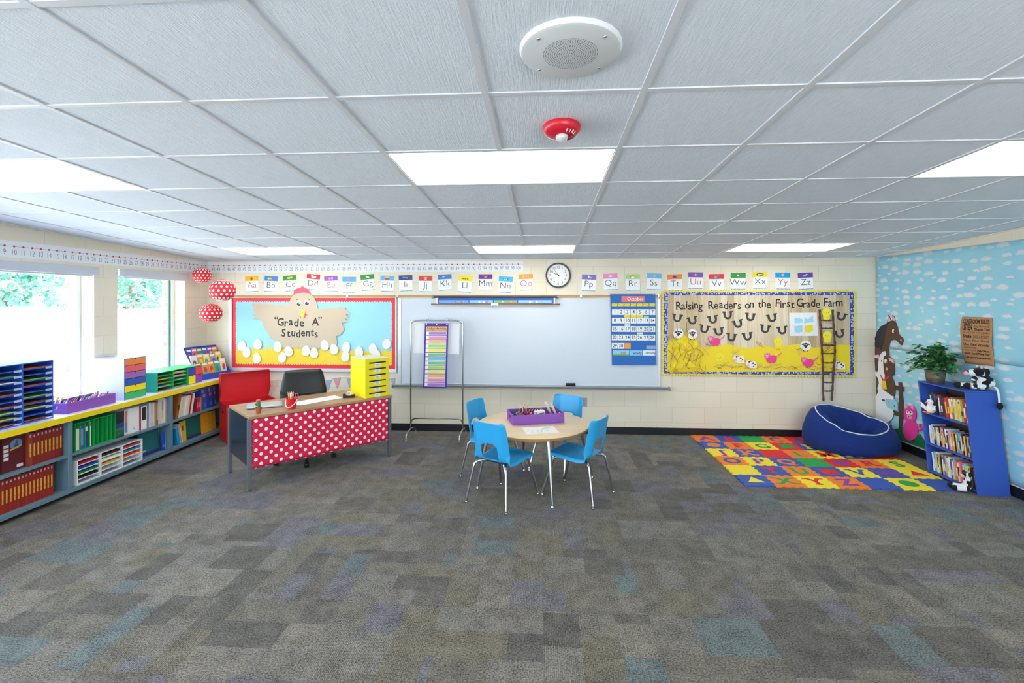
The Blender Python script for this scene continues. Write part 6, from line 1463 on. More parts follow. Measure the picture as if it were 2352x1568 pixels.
for x in (xl, xr):
    l = MB().tube(curve([(x - .010, yr - .20, .03), (x - .008, yr - .17, .075), (x, yr, .105), (x + .008, yr + .17, .075), (x + .010, yr + .20, .03)], 5, False), .011, 9).build('foot_bar', M_CHR, t, smooth=40)
    for s, dx in ((-1, -.010), (1, .010)): MB().tube([(x + dx, yr + s * .20, .034), (x + dx, yr + s * .203, 0.0)], [.009, .012], 9).build('foot', mat('8c9094', .5), l)
# sheet pad behind
pad = thing('chart_pad', 'white chart paper hanging behind the purple pocket chart', 'paper pad', (-1.43, 6.44, 1.105))
ps = [(-1.742, 1.520), (-1.118, 1.513), (-1.128, 1.105), (-1.748, 1.118)]
MB().prism(ps, lambda a, b, d: Vector((a, 6.43 + d, b)), 0, .002).prism([(a + .004, b + .003) for a, b in ps], lambda a, b, d: Vector((a, 6.4325 + d, b)), 0, .002).build('sheet', mat('f3f4f8', .6), pad)
for x in (-1.56, -1.27): MB().tube(curve([(x, 6.428, 1.515), (x + .004, 6.426, 1.552), (x + .004, 6.403, 1.582), (x - .004, 6.380, 1.558)], 5, False), .002, 5).build('wire_hook', M_STEEL, pad)
t = thing('pocket_chart', 'purple pocket chart of coloured activity strips hung on the chart stand', 'pocket chart', (-1.43, 6.38, .66))
def PC(a, b, d): return Vector((a - (1.52 - b) * .028, 6.378 - d, b))
x0, x1 = -1.575, -1.258
MB().prism(rect(x0, x1, .658, 1.522), PC, 0, .004).build('fabric', mat('4a2aa0', .55, grain=.06, gscale=30), t)
MB().prism(rect(x0 + .022, x1 - .016, 1.424, 1.478), PC, .0042, .0048).build('title_card', mat('f8b428', .45), t)
MB().text("Today's Activities", .042, PC, (x0 + x1) / 2 + .003, 1.437, .0052, bold=.022, fit=.262).build('title_lettering', mat('3a2c78', .5), t, solid=False)
for k, hx in enumerate(('a878c8', 'f088b8', 'f8b848', 'a8d868', 'f6e858', '7cc878', '60c0f0', '7cc878', 'a8d868', 'f6e858', 'f8b848', 'f088b8', 'a878c8')):
    z1 = 1.412 - k * .0568
    p = MB().prism(rect(x0 + .020, x1 - .022, z1 - .050, z1), PC, .0042, .005).build('activity_strip', mat('f2eef4', .35), t)
    MB().prism(rect(x0 + .058, x1 - .026, z1 - .040, z1 - .006), PC, .0052, .0058).build('colour_band', mat(hx, .35), p)
    MB().prism(circ(x0 + .040, z1 - .020, .014, 14), PC, .0052, .0058).build('picture_dot', mat('fbf8fc', .35), p)
    MB().prism(rect(x0 + .018, x1 - .020, z1 - .0515, z1 - .049), PC, .0054, .006).build('pocket_seam', mat('2c2238', .6), p)
for x in (x0 + .02, (x0 + x1) / 2, x1 - .02): MB().prism(circ(x, 1.508, .009, 14), PC, .0042, .0056).build('grommet', mat('e8e8ee', .3, .3), t)
for k, x in enumerate((x0 + .02, x1 - .02)): MB().tube(curve([(x, 6.370, 1.506), (x - .006, 6.365, 1.535), (x + .002, 6.376, 1.578), (x + (.018 if k == 0 else .034), 6.400, 1.592), (x + (.02 if k == 0 else .05), 6.418, 1.565)], 6, False), .0022, 6).build('hook_ring', M_STEEL, t)

# ================================================================ FOAM LETTER MAT
HEX = {'o': ('f5822a', 'orange'), 'b': ('3158b2', 'blue'), 'g': ('22a34c', 'green'), 'r': ('e2222e', 'red'), 'y': ('f8e232', 'yellow'), 'p': ('8c3fa6', 'purple')}
ROWS = [['b/y^', 'ogX', 'yrY', 'opZ', 'b', 'y/go', 'b'],
        ['y', 'brT', 'ogU', 'b/rs', 'ybV', 'bpW', 'y/r^'],
        ['obO', 'ypP', 'boQ', 'g', 'r/po', 'orR', 'ygS'],
        ['ypJ', 'boK', 'r', 'ogL', 'yrM', 'byN', 'r'],
        ['b/oo', 'orF', 'ygG', 'r/gs', 'byH', 'o'],
        ['opA', 'brB', 'g', 'opC', 'r/b^', 'y']]
MX0, MY0, TS, TH = 1.985, 4.905, .2965, .012
RN = ['front row', 'second row', 'third row', 'fourth row', 'fifth row', 'back row']
FM = {k: mat(v[0], .7, bump=.06, gscale=240) for k, v in HEX.items()}
def tooth(s): 
    k = int(s * 7 + 1e-6); return .007 if k % 2 else -.007
for j, row in enumerate(ROWS):
    for i, c in enumerate(row):
        x0, y0 = MX0 + TS * i, MY0 + TS * j; gp = .0006
        base = HEX[c[0]][1]
        def side(ax, off, rev):
            pts = []
            for k in range(7):
                a0, a1 = k / 7, (k + 1) / 7; e = .007 if k % 2 else -.007; q = .012
                for s in (a0 + (.010 if k else 0) * (1 if e > 0 else -1) * .5, a1 - (.010 if k < 6 else 0) * (1 if e > 0 else -1) * .5): pts.append((s * TS, off + e))
            pts[0] = (0 if True else 0, pts[0][1]); 
            return pts[::-1] if rev else pts
        bot = [(x0 + s, y0 + e + gp) for s, e in side(0, 0, False)]; rig = [(x0 + TS + e - gp, y0 + s) for s, e in side(1, 0, False)]
        top = [(x0 + s, y0 + TS + e - gp) for s, e in side(0, 0, True)]; lef = [(x0 + e + gp, y0 + s) for s, e in side(1, 0, True)]
        bot[0] = (x0 - .007 + gp, y0 - .007 + gp); bot[-1] = (x0 + TS - .007 - gp, y0 - .007 + gp); rig[0] = bot[-1]; rig = rig[1:]; rig[-1] = (x0 + TS - .007 - gp, y0 + TS - .007 - gp); top[0] = rig[-1]; top = top[1:]; top[-1] = (x0 - .007 + gp, y0 + TS - .007 - gp); lef[0] = top[-1]; lef = lef[1:-1]
        cx, cy = x0 + TS / 2, y0 + TS / 2
        if len(c) == 1:
            what = 'plain %s foam mat tile in the %s, %s from the left' % (base, RN[j], nth(i))
        elif c[1] == '/': what = '%s foam mat tile with a %s %s in the %s' % (base, HEX[c[2]][1], {'^': 'triangle', 's': 'square', 'o': 'circle'}[c[3]], RN[j])
        else: what = '%s foam mat tile with a %s letter %s in the %s' % (base, HEX[c[1]][1], c[2], RN[j])
        t = thing('foam_tile', what, 'floor mat', (cx, cy, 0), 'interlocking foam mat tiles')
        MB().prism(bot + rig + top + lef, UP, .0005, TH).build('tile', FM[c[0]], t)
        if len(c) > 1:
            m = MB(); d0, d1 = TH + .0002, TH + .0012
            if c[1] == '/':
                k = c[3]; mm = FM[c[2]]
                m.prism([(cx - .085, cy - .06), (cx + .085, cy - .06), (cx, cy + .09)] if k == '^' else rect(cx - .08, cx + .08, cy - .075, cy + .075) if k == 's' else circ(cx, cy, .082, 36), UP, d0, d1); m.build('shape_inlay', mm, t)
            else:
                L = c[2]; m.text(L, .235, UP, cx, cy - .083, d1, bold=.035, wide=1.0)
                if L in 'AFHJKMNPRTUVWXYIL':      # slab serifs on the feet of the straight letters
                    vs_, _f = text_data(L, .035); lo, hi = min(v.x for v in vs_), max(v.x for v in vs_)
                    ends = {'A': 'bb', 'F': 'bl', 'H': 'bbtt', 'J': 'tr', 'K': 'bbtt', 'M': 'bbtt', 'N': 'bltltr', 'P': 'bl', 'R': 'bb', 'T': 'bc', 'U': 'tt', 'V': 'tt', 'W': 'tt', 'X': 'bbtt', 'Y': 'bctt', 'I': '', 'L': 'tl'}[L]
                    hw = (hi - lo) * .235 / 2; sw = .034; ff = []
                    for q in range(0, len(ends), 2):
                        r_, s_ = ends[q], ends[q + 1]; by = cy - .083 if r_ == 'b' else cy + .083
                        for sx_ in {'l': (-1,), 'r': (1,), 'c': (0,), 'b': (-1, 1), 't': (-1, 1)}[s_]:
                            xx = cx + sx_ * (hw - .016); m.prism(rect(xx - sw, xx + sw, by if r_ == 'b' else by - .022, by + .022 if r_ == 'b' else by), UP, d0, d1 - .0001)
                m.build('letter_inlay', FM[c[1]], t, solid=False)

# ================================================================ BEANBAG
BC = Vector((3.775, 6.235, TH + .0015)); AX_, AY_ = .535, .415
t = thing('beanbag', 'navy blue beanbag chair with white piping in the corner on the letter mat', 'beanbag', BC)
def corduroy():
    w = NT('navy_plush'); p, x, y, z = w.pos()
    n = w.noise(p, 7, 4); n2 = w.noise(p, 260, 2)
    w.bump(w.math('ADD', w.math('MULTIPLY', n2, .25), n), .5, .02)
    m = w.done(w.mix(w.rng(n2, .3, .7, 0, 1), rgb('14286a'), rgb('1c3880')), .85, .2); w.b.inputs['Sheen Weight'].default_value = .2; w.b.inputs['Sheen Tint'].default_value = (.2, .4, .9, 1); return m
def H(a): return .350 + .112 * math.cos(a - R(112)) - .02 * math.cos(2 * (a - R(60)))
def bag(s, a):
    """s 0..1: from the floor out, up over the rim and down into the hollow"""
    h = H(a); c, q = math.cos(a), math.sin(a)
    prof = [(0, .84, 0), (.08, .93, .03), (.2, 1.0, .20), (.33, .99, .45), (.46, .91, .76), (.54, .82, .94), (.60, .73, 1.0), (.67, .61, .95), (.75, .48, .76), (.84, .34, None), (.93, .16, None), (1, 0, None)]
    for (s0, r0, z0), (s1, r1, z1) in zip(prof, prof[1:]):
        if s0 <= s <= s1 + 1e-9:
            f = (s - s0) / (s1 - s0); f = f * f * (3 - 2 * f) if s > .3 else f
            sx, sy = .05, -.02
            Z = lambda z, r: z * h if z is not None else (.125 + (r / .48) ** 1.6 * (h * .76 - .125) * .9)
            z = Z(z0, r0) + (Z(z1, r1) - Z(z0, r0)) * f; rr = r0 + (r1 - r0) * f
            w = max(0, min(1, (s - .58) / .2))
            fold = w * (.024 * math.sin(a * 7 + 9 * rr + 1) + .016 * math.sin(a * 13 - 5 * rr)) * min(1, rr * 3)
            lump = .012 * math.sin(3 * a + 1) * (1 - w)
            k = max(0, (s - .5) / .5)
            return Vector((BC.x + AX_ * rr * c * (1 + lump) + sx * k, BC.y + AY_ * rr * q * (1 + lump) + sy * k, BC.z + z + fold))
NA, NS = 72, 34; vs = [bag(k / NS, 2 * PI * i / NA) for k in range(NS) for i in range(NA)] + [bag(1, 0)]
fs = [(k * NA + i, k * NA + (i + 1) % NA, (k + 1) * NA + (i + 1) % NA, (k + 1) * NA + i) for k in range(NS - 1) for i in range(NA)]
fs += [((NS - 1) * NA + i, (NS - 1) * NA + (i + 1) % NA, NS * NA) for i in range(NA)] + [tuple(range(NA - 1, -1, -1))]
MB().add(vs, fs).build('bag_body', corduroy(), t, smooth=80)
pp = []
for i in range(96):
    a = 2 * PI * i / 96; p = bag(.612 + .025 * math.sin(a * 2 + .5), a); d = Vector((math.cos(a), math.sin(a), .9)).normalized(); pp.append(p + d * .004)
MB().tube(pp, .0075, 7, closed=True).build('piping', mat('dfe4f2', .6), t, smooth=0)

# ================================================================ RIGHT WALL: SKY PAPER AND CUT-OUTS
def sky_print():
    w = NT('printed_sky_paper'); p, x, y, z = w.pos()
    dx = w.math('MULTIPLY', w.math('SUBTRACT', w.noise(p, 16, 3), .5), .30); dz = w.math('MULTIPLY', w.math('SUBTRACT', w.noise(w.vec(y, z, 7.0), 22, 4), .5), .36)
    sy_, sz_ = w.math('MULTIPLY', y, 5.6), w.math('MULTIPLY', z, 10.4)
    v = w.n('TexVoronoi', voronoi_dimensions='2D'); v.inputs['Scale'].default_value = 1.0; v.inputs['Randomness'].default_value = .62
    w.put(v.inputs['Vector'], w.vec(w.math('ADD', sy_, dx), w.math('ADD', sz_, dz)))
    sp = w.n('SeparateXYZ'); w.nt.links.new(v.outputs['Position'], sp.inputs[0])
    ly = w.math('SUBTRACT', w.math('ADD', sy_, dx), sp.outputs[0]); lz = w.math('SUBTRACT', w.math('ADD', sz_, dz), sp.outputs[1])
    below = w.math('MULTIPLY', w.math('LESS_THAN', lz, 0.0), 1.3)
    lz2 = w.math('MULTIPLY', lz, w.math('ADD', 1.0, below))
    d = w.math('SQRT', w.math('ADD', w.math('MULTIPLY', w.math('MULTIPLY', ly, ly), .95), w.math('MULTIPLY', lz2, lz2)))
    sz = w.n('SeparateXYZ'); w.nt.links.new(v.outputs['Color'], sz.inputs[0])
    r = w.math('ADD', .17, w.math('MULTIPLY', sz.outputs[0], .26))
    f = w.math('DIVIDE', d, r)
    a = w.rng(f, .62, 1.12, .92, 0, True)
    tint = w.mix(w.rng(w.noise(p, 1.3, 2), .3, .7, 0, 1), rgb('93cfe6'), rgb('a6dbe8'))
    return w.done(w.mix(a, tint, rgb('e2e2ea')), .5, .35)
M_SKY = sky_print()
ZS = 1.215
def wavy_sheet(name, label, y0, y1, z0f, z1f, d, amp):
    t = thing('sky_paper', label, 'wall paper', (XR, (y0 + y1) / 2, z0f(0)), 'printed sky paper')
    ny, nz = 70, 16; vs = []
    for i in range(ny + 1):
        for k in range(nz + 1):
            y = y0 + (y1 - y0) * i / ny; za, zb = z0f(y), z1f(y); z = za + (zb - za) * k / nz
            vs.append(RT(y, z, d + amp * (1 + math.sin(y * 5.3 + z * 2.1) * math.sin(z * 4.1 + y * 1.7)) * .5))
    m = MB().add(vs, [(i * (nz + 1) + k, (i + 1) * (nz + 1) + k, (i + 1) * (nz + 1) + k + 1, i * (nz + 1) + k + 1) for i in range(ny) for k in range(nz)])
    o = m.build('sheet', M_SKY, t, smooth=0, solid=False); so = o.modifiers.new('thick', 'SOLIDIFY'); so.thickness = .0006; so.offset = 0
    return t
wavy_sheet('upper', 'upper sheet of printed blue sky paper covering the right wall', 2.6, 6.685, lambda y: ZS + .006 * (6.7 - y) / 2, lambda y: 2.388, .0060, .003)
wavy_sheet('lower', 'lower sheet of printed blue sky paper covering the right wall behind the bookcase', 2.6, 6.685, lambda y: .112, lambda y: ZS + .03, .0012, .003)
struct(MB().box(XR - .010, XR, 2.0, 4.62, 2.41, 2.47).build('trim_4', mat('e6dfcf', .5)))

def wallcut(name, pts, d, hx, parent, th=.0009): return MB().prism(pts, RT, d, d + th).build(name, mat(hx, .6), parent)
# horse
h = thing('paper_horse', 'brown paper horse with black mane in the corner of the sky paper', 'paper horse', RT(6.5, .9, .011), 'paper farm cut-outs on the right wall')
wallcut('body', [(6.465,1.546),(6.374,1.576),(6.309,1.548),(6.281,1.493),(6.267,1.422),(6.232,1.389),(6.191,1.367),(6.183,1.337),(6.205,1.284),(6.225,1.274),(6.267,1.299),(6.309,1.331),(6.359,1.332),(6.396,1.319),(6.421,1.275),(6.435,1.210),(6.435,1.094),(6.522,1.020),(6.630,0.897),(6.670,0.913),(6.686,0.998),(6.710,1.182),(6.662,1.275),(6.599,1.388),(6.522,1.501)], .0100, '5e3e30', h)
wallcut('mane', [(6.462,1.552),(6.499,1.523),(6.599,1.486),(6.623,1.452),(6.662,1.417),(6.670,1.383),(6.702,1.326),(6.694,1.283),(6.718,1.215),(6.678,1.213),(6.646,1.200),(6.615,1.225),(6.584,1.179),(6.553,1.241),(6.522,1.298),(6.515,1.362),(6.499,1.417),(6.484,1.481),(6.455,1.531),(6.374,1.569),(6.324,1.527),(6.314,1.551),(6.359,1.574)], .0112, '2b2b2f', h)
for pts in ([(6.468,1.549),(6.452,1.642),(6.421,1.622),(6.391,1.568)], [(6.371,1.571),(6.374,1.646),(6.338,1.619),(6.314,1.564)]): wallcut('ear', pts, .0112, '3a2a28', h)
for pts in ([(6.457,1.552),(6.447,1.626),(6.425,1.611),(6.403,1.568)], [(6.362,1.574),(6.365,1.632),(6.342,1.612),(6.322,1.567)]): e_ = wallcut('ear_lining', pts, .0124, 'f0b4b4', h)
p = [(6.362,1.442),(6.348,1.439),(6.232,1.338)]
MB().prism(circ(p[0][0], p[0][1], .020, 18, .024), RT, .0112, .0120).prism(circ(p[1][0] - .002, p[1][1], .009, 14, .014), RT, .0122, .0128, 1).build('eye', [mat('f6f6f4', .5), mat('202022', .5)], h)
MB().prism(circ(p[2][0], p[2][1], .011, 14), RT, .0112, .0120).build('nostril', mat('f4c8bc', .6), h)
# cow
c_ = thing('paper_cow', 'brown and white paper cow with a yellow bell below the paper horse', 'paper cow', RT(6.5, .6, .014), 'paper farm cut-outs on the right wall')
wallcut('brown_head', [(6.522,1.105),(6.429,1.121),(6.374,1.091),(6.345,1.043),(6.334,0.961),(6.345,0.897),(6.388,0.868),(6.359,0.833),(6.331,0.775),(6.324,0.704),(6.338,0.629),(6.403,0.616),(6.462,0.646),(6.522,0.656),(6.537,0.803),(6.537,0.975)], .0132, '5c3c2e', c_)
wallcut('brown_patch', [(6.700,1.062),(6.630,1.049),(6.615,1.008),(6.630,0.940),(6.659,0.887),(6.686,0.900)], .0132, '5c3c2e', c_); wallcut('brown_patch', [(6.678,0.835),(6.618,0.801),(6.615,0.747),(6.634,0.679),(6.618,0.627),(6.630,0.581),(6.672,0.571)], .0132, '5c3c2e', c_)
wallcut('white_body', [(6.545,1.167),(6.499,1.177),(6.477,1.142),(6.499,1.118),(6.530,1.104),(6.537,1.018),(6.530,0.933),(6.507,0.862),(6.515,0.807),(6.553,0.801),(6.565,0.713),(6.537,0.675),(6.403,0.637),(6.396,0.612),(6.553,0.575),(6.670,0.568),(6.630,0.636),(6.646,0.676),(6.618,0.747),(6.630,0.799),(6.694,0.865),(6.630,0.897),(6.638,0.983),(6.615,1.073),(6.599,1.118)], .0144, 'f0f0f2', c_)
wallcut('ear', [(6.713,1.070),(6.691,1.105),(6.615,1.118),(6.612,1.068)], .0156, 'f0c4cc', c_); wallcut('ear', [(6.443,1.102),(6.374,1.091),(6.328,1.037),(6.359,1.043),(6.421,1.062)], .0144, 'f0c0bc', c_)
p = [(6.565,1.044),(6.493,1.049),(6.486,1.037),(6.472,0.954)]
MB().prism(circ(p[0][0], p[0][1], .009, 12, .013), RT, .0156, .0162).build('eye', mat('26262a', .5), c_)
MB().prism(circ(p[1][0], p[1][1], .024, 18, .030), RT, .0144, .0152).prism(circ(p[2][0], p[2][1], .010, 12, .015), RT, .0154, .0160, 1).build('eye', [mat('f6f6f4', .5), mat('202022', .5)], c_)
MB().prism(circ(p[3][0], p[3][1], .013, 14, .018), RT, .0144, .0152).build('nostril', mat('f4c0b4', .6), c_)
MB().prism([(6.599,0.864),(6.584,0.866),(6.528,0.810),(6.435,0.875),(6.415,0.874),(6.421,0.856),(6.522,0.790),(6.545,0.789)], RT, .0158, .0168).build('collar', mat('e0302c', .6), c_)
wallcut('bell', [(6.556,0.787),(6.489,0.799),(6.468,0.696),(6.522,0.686),(6.571,0.714)], .0160, 'f2d21c', c_)
# lamb
l_ = thing('paper_lamb', 'white and pale blue paper lamb above the beanbag on the sky paper', 'paper lamb', RT(6.5, .3, .018), 'paper farm cut-outs on the right wall')
wallcut('white_fleece', [(6.670,0.566),(6.553,0.573),(6.462,0.613),(6.345,0.621),(6.356,0.592),(6.477,0.567),(6.499,0.533),(6.462,0.475),(6.359,0.456),(6.342,0.420),(6.374,0.340),(6.447,0.278),(6.522,0.269),(6.599,0.266),(6.670,0.267)], .0180, 'f2f4f7', l_)
wallcut('blue_face', [(6.492,0.553),(6.345,0.605),(6.274,0.559),(6.271,0.472),(6.345,0.455),(6.447,0.468),(6.489,0.511)], .0192, '9fd6e6', l_)
wallcut('blue_leg', [(6.391,0.302),(6.316,0.383),(6.260,0.407),(6.252,0.255),(6.359,0.212)], .0192, '9fd6e6', l_); wallcut('blue_hem', [(6.670,0.269),(6.599,0.268),(6.522,0.271),(6.432,0.285),(6.447,0.237),(6.522,0.229),(6.670,0.234)], .0170, '8ccbd8', l_)
wallcut('tuft', [(6.418,0.602),(6.374,0.632),(6.338,0.625),(6.348,0.585),(6.396,0.575)], .0204, 'f6f6f8', l_)
MB().prism([(6.568,0.551),(6.499,0.556),(6.507,0.531),(6.537,0.530)], RT, .0192, .0198).build('eyelash', mat('3a3c44', .6), l_)
for q in ([(6.423,0.538)], [(6.331,0.514)]): MB().prism(circ(q[0][0], q[0][1], .006, 10, .012), RT, .0204, .021).build('eye', mat('3a4c5c', .6), l_)
# fence
f_ = thing('paper_fence', 'brown paper fence post with two rails beside the pink pig', 'paper fence', RT(6.1, .4, .015), 'paper farm cut-outs on the right wall')
wallcut('post', [(6.271,0.816),(6.212,0.827),(6.208,0.695),(6.188,0.598),(6.191,0.506),(6.197,0.393),(6.205,0.298),(6.253,0.282),(6.260,0.398),(6.267,0.643)], .0135, '5a3c2e', f_)
wallcut('rail', [(6.324,0.774),(6.180,0.773),(6.180,0.715),(6.324,0.714)], .0122, '5a3c2e', f_); wallcut('rail', [(6.359,0.454),(6.178,0.444),(6.178,0.390),(6.356,0.400)], .0122, '5a3c2e', f_)
# grass strip
wallcut_g = thing('paper_grass', 'strip of dark green paper grass along the bottom of the sky paper', 'paper grass', RT(5.9, .12, .008), 'paper farm cut-outs on the right wall'); wallcut_g['kind'] = 'thing'
wallcut('grass_blades', [(6.581,0.136),(6.544,0.206),(6.507,0.241),(6.459,0.185),(6.389,0.280),(6.315,0.211),(6.265,0.278),(6.230,0.304),(6.164,0.248),(6.117,0.205),(6.017,0.178),(5.936,0.279),(5.876,0.226),(5.818,0.189),(5.818,0.126),(6.017,0.123),(6.365,0.114),(6.581,0.104)], .0116, '0f7040', wallcut_g)
# pig
pg = thing('paper_pig', 'bright pink paper pig on the green paper grass of the right wall', 'paper pig', RT(5.7, .2, .012), 'paper farm cut-outs on the right wall')
p = [(6.075,0.285),(6.079,0.470)]
yb_, zb_ = p[0]
wallcut('body', curve([(6.197,0.252),(6.169,0.336),(6.117,0.379),(6.033,0.400),(5.984,0.383),(5.956,0.317),(5.980,0.232),(6.037,0.175),(6.113,0.153),(6.169,0.174)], 5), .0132, 'ee3ca0', pg)
wallcut('head', curve([(6.178,0.469),(6.157,0.529),(6.084,0.568),(6.013,0.566),(5.983,0.514),(5.994,0.433),(6.039,0.385),(6.130,0.365),(6.178,0.408)], 4), .0144, 'ee3ca0', pg)
for pts in ([(6.164,0.512),(6.161,0.568),(6.126,0.581),(6.117,0.533)], [(6.068,0.549),(6.058,0.595),(6.029,0.587),(6.026,0.532)]): wallcut('ear', pts, .0156, 'f4a4c4', pg)
for q in [(6.115,0.480),(6.062,0.489)]: MB().prism(circ(q[0], q[1], .026, 16, .022), RT, .0156, .0162).prism(circ(q[0] + .004, q[1] + .006, .010, 10), RT, .0164, .0168, 1).build('eye', [mat('faf6f8', .5), mat('202022', .5)], pg)
q = [(6.091,0.436),(6.100,0.434),(6.078,0.437)]
MB().prism(circ(q[0][0], q[0][1], .038, 18, .026), RT, .0156, .0164).prism(circ(q[1][0], q[1][1], .008, 8, .010), RT, .0166, .017, 1).prism(circ(q[2][0], q[2][1], .008, 8, .010), RT, .0166, .017, 1).build('snout', [mat('f6b4cc', .6), mat('7a3048', .6)], pg)
q = [(5.968,0.323),(5.931,0.321),(5.894,0.338),(5.874,0.367),(5.884,0.393),(5.912,0.393),(5.928,0.372),(5.918,0.350),(5.894,0.354)]
MB().tube([RT(a, b, .018) for a, b in curve(q, 4, False)], .010, 7).build('curly_tail', mat('ee3ca0', .6), pg)
for q in [(6.117,0.177),(6.042,0.180)]: MB().prism(rect(q[0] - .028, q[0] + .028, q[1] - .022, q[1] + .02), RT, .0120, .0130).build('hoof', mat('2a2226', .6), pg)

# classroom rules poster: a kraft sheet curling off the wall
Pq = 5.350,1.658, 5.017,1.661, 4.998,1.189, 5.313,1.177
t = thing('rules_poster', 'brown kraft paper poster of classroom rules above the blue bookcase', 'poster', RT(Pq[4], Pq[5], .02))
def poster(u, v, d=0.0):
    y = (Pq[0] * (1 - u) + Pq[2] * u) * (1 - v) + (Pq[6] * (1 - u) + Pq[4] * u) * v; z = (Pq[1] * (1 - u) + Pq[3] * u) * (1 - v) + (Pq[7] * (1 - u) + Pq[5] * u) * v
    return RT(y + .018 * math.sin(PI * v) * (1 - u * .6), z, .012 + .022 * math.sin(PI * v) * (1 - u) + .006 * (1 + math.sin(v * 9 + u * 3)) + d)
n = 18; m = MB().add([poster(i / n, k / n) for i in range(n + 1) for k in range(n + 1)], [(i * (n + 1) + k, (i + 1) * (n + 1) + k, (i + 1) * (n + 1) + k + 1, i * (n + 1) + k + 1) for i in range(n) for k in range(n)])
o = m.build('sheet', mat('b4845a', .75, grain=.06, gscale=30), t, smooth=0, solid=False); so = o.modifiers.new('thick', 'SOLIDIFY'); so.thickness = .0006; so.offset = 1
Wp, Hp = .34, .47
def PF(a, b, d): return poster(.5 + a / Wp, .5 - b / Hp, d)
m = MB()
for txt, cx, b, s, fit, bold in (('CLASSROOM RULES', 0, .170, .062, .285, .03), ('LISTEN', -.092, .104, .078, .105, .05), ('Say Please &', .062, .134, .026, .155, .0), ('Thank You', .062, .100, .036, .165, .03), ('BE READY TO LEARN', 0, .068, .030, .285, -.01), ('Smile', -.098, .026, .046, .095, .04), ('DREAM BIG', .055, .024, .046, .175, -.012), ('Raise Your Hand', 0, -.012, .038, .280, -.005), ('Use Kind Words', 0, -.052, .036, .280, .02), ('ALWAYS DO YOUR BEST', -.065, -.080, .022, .145, .0), ('Help Others', .078, -.106, .026, .125, .04), ('TAKE TURNS', -.065, -.104, .018, .145, .0), ('work hard Play Fair', 0, -.138, .030, .280, .025), ('Use your imagination', .0, -.176, .030, .275, .02)):
    m.text(txt, s, PF, cx, b, .0016, bold=bold, fit=fit)
for b in (.158,): m.box(0, 0, 0, 0, 0, 0)
m.build('lettering', mat('3a2a20', .7), t, solid=False)

# ================================================================ BLUE BOOKCASE, leaning a little to the far side
SK = .14 / .955
def sk(v): return Vector((v[0], v[1] + SK * v[2], v[2]))
BX0, BX1, BY0, BY1, BZ1 = 4.062, 4.352, 4.812, 5.405, .955
M_BC = mat('3459b6', .5); M_BCD = mat('2a46b2', .5)
t = thing('bookcase', 'small blue bookcase with three shelves of books against the sky paper', 'bookcase', (BX0, (BY0 + BY1) / 2, 0))
def skbox(name, mm, *a, bev=.002):
    m = MB().box(*a); m.v = [tuple(sk(v)) for v in m.v]; return m.build(name, mm, t, bevel=bev)
w = .014
skbox('side_panel', M_BC, BX0, BX1, BY0, BY0 + w, 0, BZ1 - w - .0003); skbox('side_panel', M_BC, BX0, BX1, BY1 - w, BY1, 0, BZ1 - w - .0003)
skbox('top_panel', M_BC, BX0 - .004, BX1, BY0 - .002, BY1 + .002, BZ1 - w, BZ1)
skbox('back_panel', mat('5a4436', .8), BX1 - .008, BX1, BY0 + w + .0003, BY1 - w - .0003, 0, BZ1 - w - .0003)
SH = (.635, .319, .038)
for z in SH: skbox('shelf', M_BC, BX0 + .001, BX1 - .0085, BY0 + w + .0003, BY1 - w - .0003, z - .014, z)
def at_right(y, z, lean=0.0, x=BX0 + .035):
    return Matrix.Translation((x, y, z)) @ Matrix.Rotation(lean, 4, 'X') @ Matrix.Rotation(PI, 4, 'Z')
LEAN = -math.atan(SK)
S1 = 'teal:1c7c8c brown:6a3c30 blue:2a6cb0 black:2c2430 orange:e06a28 mauve:9a4468 plum:7a3a52 aubergine:4a2c3e purple:5a3048 red:d03038 crimson:c82c34 white:f0ece4 ochre:b07838 cream:e4d8b4 lime:c8d068 ivory:eae4cc olive:b0a848 scarlet:c42a30 pink:e8a8a0'.split()
S2 = 'white:f2f2f4 silver:d8d6e0 lavender:c4bedc charcoal:2a2430 teal:5a8c88 ivory:e8e4d8 beige:d8c8a8 black:1c1c20 rose:d88a90 cream:e8dcc8 navy:24284c snow:f4f4f4 purple:5c3480 pink:e488a8 pale-blue:a8c4e0 orange:f08828 amber:f4a030 ebony:18181a tan:c8a47c turquoise:48a0b0 sky:78b8d8 coral:e86850 jet:202024 yellow:f0d038 maroon:8a2430 powder-blue:98bcdc slate:4a5468 brown:6a4038'.split()
S3 = 'white:f4f4f6 sky:6ab8e0 pale-sky:9ccdea snow:ecebea olive:c8b840 black:24202c lilac:b0a0d0 violet:7c5cae grey:a8acb4 ivory:f0ece2 chalk:e6e6ea blue:3c64b8 yellow:f0d840 lavender:a8a0d8 coral:f07858 cream:f4e4c0 salmon:f08c78 pink:f0506c azure:40b0e0 pale-blue:90d0f0 lemon:f6e02c gold:f4d818 jet:18181a charcoal:26262a silver:8e9aa4'.split()
r = random.Random(31)
